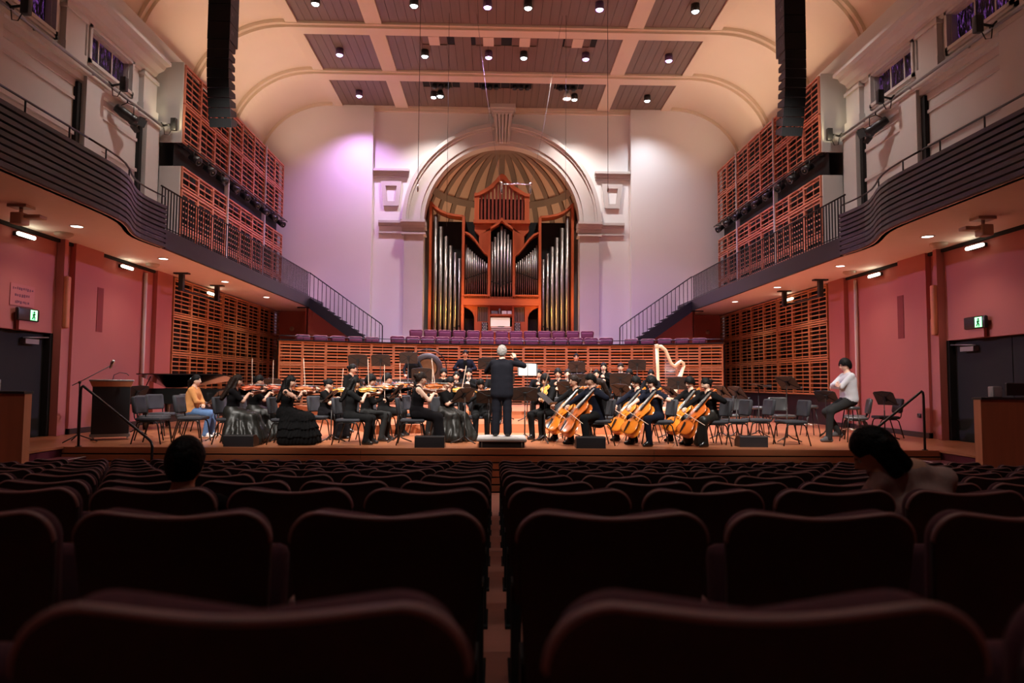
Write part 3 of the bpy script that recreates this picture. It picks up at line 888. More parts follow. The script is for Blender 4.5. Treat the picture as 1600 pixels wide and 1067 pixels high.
# impost beam, upper case with gable, central peak
m = MB(); oprism(m, [(345, 822), (815, 822), (815, 862), (345, 862)], -0.16, 0.5); opart('impost_beam', m, 'organ_wood_h')
m = MB()
for i in range(46):
    x = 352 + i * 10
    oprism(m, [(x, 810), (x + 5, 810), (x + 5, 822), (x, 822)], -0.14, -0.05)
opart('dentil_row', m, 'organ_wood')['kind'] = 'stuff'
m = MB()
oprism(m, [(410, 165), (440, 178), (440, 340), (410, 340)], 0.0, 0.45); oprism(m, mir([(410, 165), (440, 178), (440, 340), (410, 340)]), 0.0, 0.45)
oprism(m, [(405, 336), (755, 336), (755, 356), (405, 356)], -0.05, 0.45)
opart('upper_case', m, 'organ_wood')
for F in ((lambda p: p), mir):
    m = MB(); oprism(m, F([(408, 178), (440, 165), (500, 128), (540, 88), (560, 60), (581, 48), (581, 84), (560, 96), (520, 140), (470, 172), (440, 186), (408, 190)]), -0.06, 0.45); opart('gable', m, 'organ_wood_h')
    m = MB(); oprism(m, F([(581, 322), (560, 350), (512, 384), (512, 398), (560, 366), (581, 342)]), -0.16, 0.4); opart('peak_moulding', m, 'organ_wood_h')
for i in range(12):
    x = 446 + i * 23.2
    topz = 185 - 90 * (1 - abs(i - 5.5) / 6.0)
    m = MB(); oprism(m, [(x, topz), (x + 14, topz), (x + 14, 336), (x, 336)], 0.08, 0.26); opart('wooden_pipe', m, 'organ_pipe_wood')
# metal pipes
def organ_pipe(zx, ztop, zmouth, zbot, wz, y=0.2):
    r = wz * 0.00733 / 2
    z0, zm, z1 = oz(zbot), oz(zmouth), oz(ztop)
    m = MB()
    m.lathe([(r * 0.3, z0), (r * 0.95, zm), (r, zm + 0.02), (r, z1), (r * 0.86, z1), (r * 0.86, z1 - 0.05), (0.0, z1 - 0.05)], 14)
    p = m.build('organ_pipe', MT['organ_tin'], organ, (ox(zx), y, 0))
    l = MB()
    l.box(-r * 0.6, r * 0.6, -r * 1.04, -r * 0.7, zm + 0.0, zm + max(0.05, r * 0.5))
    l.build('pipe_mouth', MT['black_matte'], p)
    l = MB(); l.box(-r * 0.7, r * 0.7, -r * 1.12, -r * 0.8, zm - 0.015, zm + 0.005); l.build('pipe_lip', MT['chrome'], p)
for F in ((lambda a: a), (lambda a: 1160 - a)):
    for (x, t, w_, mo) in ((172, 305, 27, 1046), (204, 378, 26, 1036), (236, 438, 25, 1026), (265, 495, 24, 1018), (294, 537, 21, 1002), (321, 573, 18, 990)):
        organ_pipe(F(x), t, mo, ZB, w_, 0.15)
    for i in range(11):
        u = i / 10.0
        organ_pipe(F(361 + 128 * u), 487 + 113 * (u ** 0.8), 702 - 44 * u, 797, 12.5 - 4 * u, 0.12)
for (x, t, mo) in ((521, 472, 722), (540, 443, 727), (559, 412, 734), (579, 375, 742), (599, 393, 734), (619, 427, 727), (637, 458, 722)):
    organ_pipe(x, t, mo, 806, 15, 0.0)
# console; the music desk's brightness is put in as its own glow
m = MB()
oprism(m, [(512, 862), (648, 862), (648, 930), (512, 930)], 0.1, 0.4); oprism(m, [(512, 995), (648, 995), (648, ZB), (512, ZB)], -0.5, 0.3)
opart('console_case', m, 'organ_wood_h')
m = MB(); oprism(m, [(512, 915), (648, 915), (648, 925), (512, 925)], -0.12, 0.2); opart('console_shelf', m, 'organ_wood_h')
m = MB(); oprism(m, [(516, 936), (634, 936), (634, 992), (516, 992)], 0.0, 0.04); opart('music_desk', m, 'glow_parchment')
for i, (x, w_) in enumerate(((520, 40), (566, 10), (584, 30), (618, 26))):
    m = MB(); oprism(m, [(x, 895 if i != 1 else 880), (x + w_, 895 if i != 1 else 880), (x + w_, 915), (x, 915)], -0.06, 0.05); opart('console_ornament', m, 'ivory' if i in (2, 3) else 'grey_metal')
for i in range(3):
    m = MB(); oprism(m, [(520, 1000 + i * 11), (640, 1000 + i * 11), (640, 1007 + i * 11), (520, 1007 + i * 11)], -0.6 + 0.02 * i, -0.45); opart('keyboard', m, 'beige_plastic')
m = MB(); oprism(m, [(560, 994), (600, 994), (600, 1004), (560, 1004)], -0.56, -0.5); opart('desk_lamp', m, 'black_satin')
# ------------------------------------------------------------------ ceiling fittings
def emat(name, col, strength):
    return mat(name, (0.8, 0.8, 0.8), 0.5, var=0.0, emit=col, estr=strength)
MT['lens_white'] = emat('lens_white', (1.0, 0.97, 0.92), 14)
MT['lens_cool'] = emat('lens_cool', (0.85, 0.95, 1.0), 14)
MT['lens_violet'] = emat('lens_violet', (0.80, 0.52, 1.0), 14)
MT['soffit_lens'] = emat('soffit_lens', (1.0, 0.88, 0.80), 9)
MT['tube_glow'] = emat('tube_glow', (1.0, 0.98, 0.72), 9)
defm('violet_housing', (0.10, 0.05, 0.14), 0.4, var=0.1)
LENS = {WHITE: 'lens_white', COOL: 'lens_cool', VIOLET: 'lens_violet'}
ORD = ['first', 'second', 'third', 'fourth', 'fifth', 'sixth', 'seventh', 'eighth', 'ninth', 'tenth', 'eleventh', 'twelfth', 'thirteenth', 'fourteenth', 'fifteenth', 'sixteenth', 'seventeenth', 'eighteenth', 'nineteenth', 'twentieth']
hous = MB().lathe([(0.0, 0.30), (0.17, 0.30), (0.19, 0.0), (0.165, 0.0), (0.15, 0.12), (0.0, 0.12)], 20).mesh('housing', MT['black_satin'])
hous_v = MB().lathe([(0.0, 0.30), (0.17, 0.30), (0.19, 0.0), (0.165, 0.0), (0.15, 0.12), (0.0, 0.12)], 20).mesh('housing', MT['violet_housing'])
lens_m = {k: MB().lathe([(0.0, -0.045), (0.06, -0.04), (0.12, -0.01), (0.15, 0.04), (0.0, 0.05)], 20).mesh('lens', MT[v]) for k, v in LENS.items()}
colw = {WHITE: 'white', COOL: 'cool white', VIOLET: 'violet'}
rown = {14.0: 'fifth', 17.6: 'fourth', 21.2: 'third', 24.58: 'second', 28.2: 'nearest'}
per = {}
for (x, y, c) in DOWNLIGHTS:
    i = per.get(y, 0); per[y] = i + 1
    d = empty('ceiling_downlight', (x, y, CEIL - 0.345))
    rw = 'row nearest the organ wall' if y > 28 else '%s row from the organ wall' % rown[y]
    lab(d, 'round %s ceiling downlight, %s from left in the %s' % (colw[c], ORD[i], rw), 'ceiling light', 'ceiling downlights')
    inst(hous_v if c == VIOLET else hous, 'housing', d, (0, 0, 0.05), (0, 0, 0), (0.8, 0.8, 0.84))
    inst(lens_m[c], 'lens', d, (0, 0, 0.05), (0, 0, 0), (0.8, 0.8, 0.8))
# hatches
for row, (yc, hy, names) in enumerate(((23.77, 0.35, 'second'), (27.36, 0.34, 'first'))):
    for i, xc in enumerate((-2.52, -0.58, 0.72, 2.62) if row == 0 else (-2.56, -0.56, 0.72, 2.62)):
        h = empty('ceiling_hatch', (xc, yc, CEIL - 0.05))
        m = MB()
        w_ = 0.46
        for (a, b_, c_, d_) in ((-w_, w_, -hy, -hy + 0.02), (-w_, w_, hy - 0.02, hy), (-w_, -w_ + 0.02, -hy, hy), (w_ - 0.02, w_, -hy, hy)):
            m.box(a, b_, c_, d_, -0.03, 0.02)
        m.build('rim', MT['ceiling_plank'], h)
        BX(-w_, w_, -hy, hy, 0.012, 0.02).build('cover', MT['black_matte'] if row else MT['grey_metal'] if False else MT['ceiling_plank'], h)
        if row == 0:
            lab(h, 'ceiling hatch with a pale square board, %s from left' % ORD[i], 'hatch', 'hatches with pale boards')
            BX(-0.19, 0.19, -hy + 0.02, hy - 0.06, -0.06, 0.01).build('board', MT['vault_paint'], h)
        else:
            lab(h, 'black ceiling hatch holding stage lanterns, %s from left' % ORD[i], 'hatch', 'black lantern hatches')
            m = MB(); m.box(-0.44, 0.44, -0.3, 0.3, -0.02, 0.012); m.build('well', MT['gap_black'], h)
            for k in range(3):
                m = MB(); m.lathe([(0.0, 0.0), (0.09, 0.0), (0.1, -0.16), (0.07, -0.2), (0.0, -0.2)], 10); m.build('lantern', MT['black_metal'], h, (-0.26 + k * 0.26, 0.02, -0.01))
# two brighter lanterns hanging under the outer black hatches
for i, (x, side) in enumerate(((-2.62, 'left'), (2.66, 'right'))):
    l = empty('hanging_lantern', (x, 27.75, CEIL - 0.45))
    lab(l, 'stage lantern hanging from the %s outermost black ceiling hatch' % side, 'stage light')
    m = MB(); m.lathe([(0.1, 0.28), (0.14, 0.18), (0.2, 0.0), (0.17, 0.0), (0.1, 0.14), (0.0, 0.16)], 16); m.build('reflector', MT['white_plastic' if i else 'black_metal'], l)
    m = MB(); m.lathe([(0.0, -0.02), (0.1, 0.0), (0.13, 0.05), (0.0, 0.08)], 14); m.build('lens', MT['lens_cool'], l)
    m = MB(); m.tube([(0, 0, 0.25), (0, 0, 0.42)], 0.02, 6); m.build('stem', MT['black_metal'], l)

# line-array loudspeakers
MT['speaker_side'] = mat('speaker_side', (0.075, 0.078, 0.10), 0.5, var=0.1)
MT['speaker_grille'] = mat('speaker_grille', (0.006, 0.006, 0.007), 0.7, var=0.2, scale=80)
MT['logo_white'] = mat('logo_white', (0.35, 0.37, 0.42), 0.5, var=0)
def speaker_box(w, h, d):
    m = MB()
    m.box(-w / 2, w / 2, 0.0, d, -h / 2, h / 2, 0); body = m
    return body
for s, nm in ((-1, 'left'), (1, 'right')):
    la = empty('line_array', (s * 5.74, 13.0, 6.95))
    lab(la, 'tall black curved line-array loudspeaker hanging on the %s of the stage' % nm, 'loudspeaker')
    # boxes from the bottom: centre heights, set-back and downward tilt
    z = 0.10; y = 0.42; tilt = 0.30
    for i in range(9):
        h = 0.19
        o = empty('loudspeaker_box', (0, y, z), parent=la)
        o.rotation_euler = (tilt, 0, 0)
        m = MB(); w_ = 0.43; dd = 0.32
        q = h / 2 - 0.008
        m.prism([(0, -q), (dd, -q * 0.55), (dd, q * 0.55), (0, q)], -w_ / 2, w_ / 2, 0, M=Matrix(((0, 0, 1, 0), (1, 0, 0, 0), (0, 1, 0, 0), (0, 0, 0, 1))))
        b_ = m.build('cabinet', MT['speaker_side'], o)
        BX(-w_ / 2 + 0.004, w_ / 2 - 0.004, -0.012, 0.0, -q, q).build('grille', MT['speaker_grille'], o)
        z += h * math.cos(tilt); y -= h * math.sin(tilt)
        tilt = max(0.0, tilt - 0.045)
    for i in range(5):
        h = 0.36
        zc = z + h / 2 - 0.09
        o = empty('loudspeaker_box', (0, y, zc), parent=la)
        w_ = 0.44; dd = 0.42
        BX(-w_ / 2, w_ / 2, 0.0, dd, -h / 2 + 0.006, h / 2 - 0.006).build('cabinet', MT['speaker_side'], o)
        BX(-w_ / 2 + 0.004, w_ / 2 - 0.004, -0.012, 0.0, -h / 2 + 0.006, h / 2 - 0.006).build('grille', MT['speaker_grille'], o)
        m = MB()
        for k in (-1, 1):
            xx = -s * w_ / 2
            m.box(min(xx, xx - s * 0.004), max(xx, xx - s * 0.004), 0.08 + 0.035 * (k + 1), 0.095 + 0.035 * (k + 1), -0.02, 0.05)
        m.build('logo', MT['logo_white'], o)
        z += h
    m = MB()
    for k in (-0.15, 0.15): m.tube([(k, y + 0.2, z - 0.15), (k, y + 0.2, CEIL - 6.95)], 0.012, 6)
    m.build('hanging_cable', MT['black_metal'], la)

# suspended microphones and the microphone bar
MIC = MB().lathe([(0.0, -0.16), (0.02, -0.15), (0.03, -0.06), (0.02, 0.0), (0.012, 0.06), (0.0, 0.06)], 8).mesh('microphone_body', MT['chrome'])
for i, (x, y, zb, l_) in enumerate(((-2.58, 20.0, 7.72, 'left of the organ arch'), (3.08, 20.0, 7.78, 'right of the organ arch'))):
    o = empty('hanging_microphone', (x, y, zb)); lab(o, 'small silver microphone on a thin cable hanging ' + l_, 'microphone')
    inst(MIC, 'microphone_body', o)
    MB().tube([(0, 0, 0.05), (0, 0, CEIL - zb)], 0.008, 5).build('cable', MT['black_metal'], o)
for i, (x, y, zb, l_) in enumerate(((-1.86, 22.0, 9.4, 'left'), (2.02, 22.0, 9.4, 'right'))):
    o = empty('hanging_cable', (x, y, zb - 2.4)); lab(o, 'thin dark cable hanging straight down before the %s side of the arch' % l_, 'cable')
    MB().tube([(0, 0, 0), (0, 0, CEIL - zb + 2.4)], 0.006, 5).build('cable', MT['black_metal'], o)
mbar = empty('microphone_bar', (0.40, 22.0, 8.42)); lab(mbar, 'silver microphone bar with two microphones hung on splayed wires before the organ', 'microphone')
MB().tube([(-0.52, 0, 0), (0.52, 0, 0)], 0.014, 6).build('bar', MT['chrome'], mbar)
for sx in (-0.48, 0.46):
    inst(MIC, 'microphone', mbar, (sx, 0, -0.04), (0, 0, 0), (1.3, 1.3, 1.8))
    MB().ball((sx, 0, 0.02), 0.04, 8).build('clamp', MT['chrome'], mbar)
MB().ball((-0.06, 0, 0.02), (0.05, 0.03, 0.03), 8).ball((0.05, 0, 0.02), (0.05, 0.03, 0.03), 8).build('hook', MT['chrome'], mbar)
MB().tube([(-0.52, 0, 0), (-1.0, 0, 3.0), (-1.35, 0, CEIL - 8.48)], 0.006, 5).tube([(0.5, 0, 0), (0.9, 0, 2.0), (1.5, 0, CEIL - 8.48)], 0.006, 5).build('wires', MT['grey_metal'], mbar)

# ------------------------------------------------------------------ fittings below and on the galleries
dl_h = MB().lathe([(0.13, 0.0), (0.13, -0.012), (0.105, -0.014), (0.10, 0.0)], 20).mesh('trim_ring', MT['white_plastic'])
dl_l = MB().lathe([(0.0, -0.008), (0.1, -0.008), (0.1, 0.0), (0.0, 0.0)], 20).mesh('lens', MT['soffit_lens'])
where = ('nearest the camera', 'second nearest the camera', 'third from the camera', 'farthest from the camera')
for s, nm in ((-1, 'left'), (1, 'right')):
    for i, y in enumerate((13.25, 16.7, 20.5, 24.2)):
        d = empty('soffit_downlight', (s * 8.35, y, 4.9)); lab(d, 'small round downlight in the %s gallery soffit, %s' % (nm, where[i]), 'ceiling light', 'soffit downlights')
        inst(dl_h, 'trim_ring', d); inst(dl_l, 'lens', d)
        spot('soffit_lamp', (s * 8.35, y, 4.86), (s * 8.6, y, 0), (1.0, 0.75, 0.6), 60, 120, 0.8, 0.08)
    for i, y in enumerate((13.35, 17.0, 22.0)):
        d = empty('batten_light', (s * 9.40, y, 4.72)); lab(d, 'short glowing wall batten light under the %s gallery, %s from the camera' % (nm, ORD[i]), 'wall light', 'batten lights')
        m = MB(); m.rbox((-s * 0.03, 0, 0), (0.07, 0.5, 0.075), 0.03, 3); m.build('diffuser', MT['tube_glow'], d)
        m = MB(); m.box(-0.03, 0.06, -0.24, 0.24, -0.04, 0.04) if s > 0 else m.box(-0.06, 0.03, -0.24, 0.24, -0.04, 0.04); m.build('back_plate', MT['black_satin'], d)
    # smoke detectors, projector bracket, cable trays
    for i, (y, r_) in enumerate(((13.9, 0.17), (17.5, 0.16))):
        m = MB(); m.lathe([(0.0, -0.09), (r_ * 0.6, -0.085), (r_, -0.04), (r_, 0.0), (0, 0)], 18)
        d = m.build('smoke_detector', MT['beige_plastic'], None, (s * 9.0, y, 4.9)); lab(d, 'round beige smoke detector on the %s gallery soffit, %s the camera' % (nm, ('nearest', 'farther from')[i]), 'smoke detector')
    pj = empty('soffit_loudspeaker', (s * 8.35, 11.7, 4.9)); lab(pj, 'beige bracketed loudspeaker hung under the near end of the %s gallery' % nm, 'loudspeaker')
    BX(-0.16, 0.16, -0.12, 0.12, -0.05, 0.0).build('ceiling_plate', MT['beige_plastic'], pj)
    MB().tube([(0, 0, -0.02), (0, 0, -0.16)], 0.03, 8).build('stem', MT['beige_plastic'], pj)
    MB().rbox((0.0, -0.02, -0.24), (0.2, 0.22, 0.2), 0.02, 2).build('body', MT['beige_plastic'], pj)
    MB().rbox((-s * 0.22, 0.02, -0.2), (0.3, 0.2, 0.06), 0.01, 1).build('arm', MT['beige_plastic'], pj)
    for i, y in enumerate((18.9, 21.3)):
        t = empty('soffit_bracket', (s * 8.9, y, 4.9)); lab(t, 'black T-shaped bracket under the %s gallery, %s the camera' % (nm, ('nearer', 'farther from')[i]), 'bracket')
        BX(-0.2, 0.2, -0.08, 0.08, -0.04, 0.0).build('plate', MT['black_metal'], t)
        BX(-0.06, 0.06, -0.06, 0.06, -0.5, -0.04).build('stem', MT['black_metal'], t)
    m = MB(); m.tube([(s * 8.95, 18.9, 4.44), (s * 8.95, 21.4, 4.44)], 0.03, 8); m.build('soffit_pipe', MT['black_metal'])
    o = bpy.data.objects.get('soffit_pipe' if s < 0 else 'soffit_pipe.001'); lab(o, 'black pipe joining the two brackets under the %s gallery' % nm, 'pipe')
    # rail pipe with lamps on the upper wall
    m = MB(); m.tube([(s * 9.88, -8, 9.24), (s * 9.88, 19.5, 9.24)], 0.035, 8)
    for y in np.arange(12.0, 19.4, 2.1): m.box(min(s * 9.88, s * 9.955), max(s * 9.88, s * 9.955), y - 0.02, y + 0.02, 9.22, 9.26)
    o = m.build('lighting_pipe', MT['grey_metal']); lab(o, 'long grey pipe carrying lamps along the upper %s wall' % nm, 'pipe')
    for i, y in enumerate((13.25, 16.8, 19.45)):
        l = empty('bracket_lamp', (s * 9.82, y, 9.24)); lab(l, 'black box lamp on the %s wall pipe, %s from the camera' % (nm, ORD[i]), 'stage light')
        MB().rbox((-s * 0.28, 0.02, 0.05), (0.16, 0.14, 0.36), 0.02, 2).build('lamp_head', MT['black_metal'], l)
        MB().tube([(0.02 * s, 0, 0), (-s * 0.2, 0.02, 0.05)], 0.03, 6).tube([(0.02 * s, -0.1, 0.05), (0.02 * s, 0.1, 0.02)], 0.02, 6).build('clamp', MT['black_metal'], l)
        MB().tube([(-s * 0.22, 0, -0.12), (-s * 0.16, -0.02, -0.28), (-s * 0.04, -0.02, -0.26), (0, 0, -0.05)], 0.012, 5).build('cable', MT['black_metal'], l)
    l = empty('theatre_spotlight', (s * 9.86, 17.6, 8.80)); lab(l, 'black theatre spotlight with barn doors hanging from the %s wall pipe' % nm, 'stage light')
    d0 = Vector((-s * 0.45, 0.75, -0.35)).normalized()
    Rm = d0.to_track_quat('Z', 'Y').to_matrix().to_4x4()
    MB().lathe([(0.0, -0.34), (0.1, -0.32), (0.13, -0.1), (0.13, 0.12), (0.15, 0.16), (0.15, 0.24), (0.12, 0.24), (0.1, 0.18), (0, 0.18)], 14, M=Rm).build('barrel', MT['black_metal'], l)
    m = MB()
    for k in range(4):
        Q = Rm @ Matrix.Translation(Vector((0, 0, 0.24))) @ Matrix.Rotation(k * PI / 2, 4, 'Z') @ Matrix.Translation(Vector((0.15, 0, 0))) @ Matrix.Rotation(0.35, 4, 'Y')
        m.box(-0.004, 0.004, -0.12, 0.12, 0, 0.18, 0, Q)
    m.build('barn_doors', MT['black_metal'], l)
    MB().tube([(0.17, 0, 0), (0.17, 0, 0.26), (0, 0, 0.34), (-0.17, 0, 0.26), (-0.17, 0, 0)], 0.014, 6).tube([(0, 0, 0.34), (0, 0, 0.42)], 0.02, 6).build('yoke', MT['black_metal'], l)
    # lanterns in the dark slot of the slat screens
    for i in range(9):
        y = 20.25 + i * 1.02
        l = empty('slot_lantern', (s * 9.24, y, 8.78)); lab(l, 'black stage lantern in the dark slot of the %s slat screen, %s from the camera' % (nm, ORD[i]), 'stage light', 'lanterns in the %s slat screen slot' % nm)
        dd = Vector((-s * 0.8, random.uniform(-0.5, 0.2), -0.5)).normalized(); Rm2 = dd.to_track_quat('Z', 'Y').to_matrix().to_4x4()
        MB().lathe([(0.0, -0.22), (0.09, -0.2), (0.12, 0.0), (0.13, 0.16), (0.1, 0.16), (0.09, 0.1), (0, 0.1)], 10, M=Matrix.Translation(Vector((0, 0, -0.26))) @ Rm2).build('barrel', MT['black_metal'], l)
        MB().tube([(0, 0.12, -0.26), (0, 0.12, -0.05), (0, -0.12, -0.05), (0, -0.12, -0.26)], 0.014, 5).tube([(0, 0, -0.05), (0, 0, 0.0)], 0.02, 6).build('yoke', MT['black_metal'], l)
        MB().ball((-s * 0.1, 0, -0.34), 0.022, 6).build('knob', MT['white_plastic'], l)
    m = MB(); m.tube([(s * 9.24, 19.75, 8.78), (s * 9.24, 29.2, 8.78)], 0.028, 6)
    for y in (19.9, 23.0, 26.7, 29.0): m.tube([(s * 9.24, y, 8.78), (s * 9.6, y, 8.78)], 0.02, 5)
    o = m.build('slot_pipe', MT['black_metal']); lab(o, 'black pipe carrying the lanterns along the %s slat screen' % nm, 'pipe')
    # vertical white conduit, timber fin and niche strips on the red wall
    m = MB(); m.tube([(s * 9.44, 18.05, STAGE + 0.1), (s * 9.44, 18.05, 4.75)], 0.045, 8); o = m.build('conduit', MT['white_plastic']); lab(o, 'thin white vertical conduit on the %s red wall' % nm, 'pipe')
    m = MB(); m.rbox((0, 0, 0.55), (0.10, 0.13, 1.1), 0.03, 2); o = m.build('wall_fin', mat('fin_timber', (0.62, 0.24, 0.12), 0.6, var=0.1), None, (s * 9.30, 14.57, 3.02)); lab(o, 'pale orange vertical fin on the %s red wall beside the door' % nm, 'wall light')
    m = MB(); m.box(-0.03, 0.03, -0.12, 0.12, 0, 1.02); o = m.build('wall_slot', mat('slot_red', (0.22, 0.03, 0.03), 0.7, var=0.05), None, (s * 9.40, 15.92, 3.04)); lab(o, 'dark red upright strip on the %s red pilaster' % nm, 'wall panel')
    # double doors, closer and exit sign
    n = 1 if s < 0 else 2
    dr = struct(empty('door_%d' % n, (s * 9.68, 12.8, STAGE)))
    for k in (0, 1):
        BX(-0.04, 0.04, -1.64 + k * 1.65, -0.01 + k * 1.65, 0.0, 2.12).build('door_leaf', MT['black_matte'], dr)
    m = MB(); m.box(min(0, -s * 0.16), max(0, -s * 0.16), 0.9, 1.3, 1.88, 1.98); m.build('door_closer', MT['grey_metal'], dr)
    m = MB(); m.tube([(-s * 0.1, 0.9, 2.0), (-s * 0.15, 1.6, 2.04)], 0.015, 6); m.build('closer_arm', MT['grey_metal'], dr)
    ex = empty('exit_sign', (s * 9.44, 13.55 if s < 0 else 13.45, 3.08)); lab(ex, 'black exit sign with glowing green running figure over the %s door' % nm, 'sign')
    q = -s
    m = MB(); m.rbox((q * 0.03, 0, 0.12), (0.08, 0.62, 0.25), 0.03, 2); m.build('housing', MT['black_satin'], ex)
    gmat = MT.setdefault('exit_green', emat('exit_green', (0.05, 1.0, 0.28), 1.6))
    wmat = MT.setdefault('exit_pale', emat('exit_pale', (0.75, 1.0, 0.85), 1.2))
    yo = 0.13 * (1 if s < 0 else -1) * 1.0
    Mx = Matrix.Translation(Vector((q * 0.072, yo, 0.12))) @ (Matrix.Rotation(PI / 2, 4, 'Z') @ Matrix.Rotation(PI / 2, 4, 'X') if q > 0 else Matrix.Rotation(-PI / 2, 4, 'Z') @ Matrix.Rotation(PI / 2, 4, 'X'))
    m = MB(); m.box(-0.1, 0.1, -0.1, 0.1, -0.004, 0.0, 0, Mx); pn = m.build('pictogram_panel', gmat, ex)
    m = MB()
    m.box(-0.085, -0.07, -0.09, 0.09, 0, 0.003, 0, Mx); m.box(0.05, 0.085, -0.09, 0.09, 0, 0.003, 0, Mx); m.box(-0.085, 0.085, 0.08, 0.09, 0, 0.003, 0, Mx)
    m.build('doorway_mark', wmat, ex)
    m = MB()
    m.lathe([(0.0, 0.004), (0.02, 0.004), (0.02, 0.0)], 10, 0, Mx @ Matrix.Translation(Vector((0.005, 0.06, 0))))
    for (a_, b_, w_) in (((0.0, 0.035), (-0.01, -0.02), 0.02), ((-0.01, -0.02), (0.03, -0.05), 0.013), ((0.03, -0.05), (0.02, -0.085), 0.011), ((-0.01, -0.02), (-0.03, -0.06), 0.013), ((-0.03, -0.06), (-0.06, -0.07), 0.011), ((0.0, 0.03), (0.04, 0.01), 0.01), ((0.0, 0.03), (-0.04, 0.0), 0.01)):
        v = Vector((b_[0] - a_[0], b_[1] - a_[1], 0)); nn = Vector((-v.y, v.x, 0)).normalized() * w_
        P = [Vector((a_[0], a_[1], 0.004)) - nn, Vector((b_[0], b_[1], 0.004)) - nn, Vector((b_[0], b_[1], 0.004)) + nn, Vector((a_[0], a_[1], 0.004)) + nn]
        m.add([tuple(p) for p in P], [(0, 1, 2, 3)], 0, False, Mx)
    m.build('running_figure', MT['black_matte'], ex)
    m = MB(); m.box(-0.03, 0.03, -0.22, 0.22, 2.9 - 3.08, 0.0); m.build('mount', MT['red_plaster'], ex)
# paper notice above the left exit sign: three faded, illegible lines
nt_ = empty('wall_notice', (-9.49, 13.5, 3.36)); lab(nt_, 'faded pink paper notice with three illegible lines above the left exit sign', 'notice')
BX(0.0, 0.006, -0.34, 0.34, 0, 0.42).build('paper', mat('notice_paper', (0.50, 0.17, 0.17), 0.7, var=0.03), nt_)
m = MB(); rr = random.Random(3)
for (zc, w_) in ((0.33, 0.28), (0.2, 0.22), (0.07, 0.2)):
    y = -w_
    while y < w_:
        l_ = rr.uniform(0.02, 0.05)
        m.box(0.006, 0.008, y, y + l_, zc - rr.uniform(0.01, 0.03), zc + rr.uniform(0.015, 0.035)); y += l_ + rr.uniform(0.012, 0.03)
m.build('faded_print', mat('notice_ink', (0.16, 0.05, 0.09), 0.7, var=0), nt_)
for s in (-1, 1):
    m = MB(); m.lathe([(0.0, -0.02), (0.09, -0.015), (0.1, 0.0), (0, 0)], 16, M=Matrix.Rotation(PI / 2, 4, 'X'))
    o = m.build('round_plate', MT['beige_plastic'], None, (s * 8.85, 28.98, 4.15)); lab(o, 'small round plate on the red end wall beneath the %s gallery' % ('left' if s < 0 else 'right'), 'wall plate')
m = MB(); m.rbox((0, 0, 0), (0.03, 0.12, 0.1), 0.01, 1); o = m.build('power_outlet', MT['black_satin'], None, (9.36, 15.3, 1.25)); lab(o, 'small black power outlet low on the right red pilaster', 'outlet')
# ------------------------------------------------------------------ audience seats
defm('seat_back', (0.020, 0.006, 0.007), 0.6, var=0.2, scale=20)
defm('seat_edge', (0.26, 0.125, 0.12), 0.4, var=0.15, scale=10)
defm('seat_fabric', (0.06, 0.01, 0.02), 0.9, var=0.2, scale=60)
def seat_outline(w, zb, zt, ear, r, dip):
    # rounded shoulders that rise a little above the saddle of the top edge
    pts = [(-w / 2 + 0.03, zb), (w / 2 - 0.03, zb)]
    n = 8
    for i in range(n + 1):
        a = (PI / 2) * i / n
        pts.append((w / 2 - r + r * math.cos(a), zt - r + r * math.sin(a)))
    for i in range(1, 12):
        u = i / 12.0
        x = (w / 2 - r) * (1 - 2 * u)
        pts.append((x, zt - dip * math.sin(PI * u) ** 1.2))
    for i in range(n + 1):
        a = PI / 2 + (PI / 2) * i / n
        pts.append((-w / 2 + r + r * math.cos(a), zt - r + r * math.sin(a)))
    return pts
def layered(outl, layers, mi=None, M=None, mb=None, caps=True):
    m = mb or MB(); n = len(outl)
    cx_ = sum(p[0] for p in outl) / n; cz_ = sum(p[1] for p in outl) / n
    vs = []
    for (y, ins) in layers:
        for (x, z) in outl:
            d = math.hypot(x - cx_, z - cz_) or 1
            k = max(0.0, 1 - ins / d)
            vs.append((cx_ + (x - cx_) * k, y, cz_ + (z - cz_) * k))
    fs = []
    for l in range(len(layers) - 1):
        for i in range(n):
            fs.append((l * n + i, l * n + (i + 1) % n, (l + 1) * n + (i + 1) % n, (l + 1) * n + i))
    m.add(vs, fs, mi or 0, True, M)
    if caps: m.add(vs, [tuple(range(n)), tuple((len(layers) - 1) * n + i for i in range(n - 1, -1, -1))], mi or 0, False, M)
    return m
SW = 0.50
ol = seat_outline(SW, 0.30, 0.81, 0.0, 0.075, 0.016)
tiltM = Matrix.Translation(Vector((0, 0, 0.30))) @ Matrix.Rotation(0.13, 4, 'X') @ Matrix.Translation(Vector((0, 0, -0.30)))
m_back = layered(ol, [(-0.016, 0.004), (-0.012, 0.0), (0.004, 0.0), (0.004, 0.004)], M=tiltM).mesh('backrest', MT['seat_back'])
m_pad = layered(ol, [(0.004, 0.012), (0.02, 0.006), (0.045, 0.012), (0.055, 0.04)], M=tiltM).mesh('back_cushion', MT['seat_fabric'])
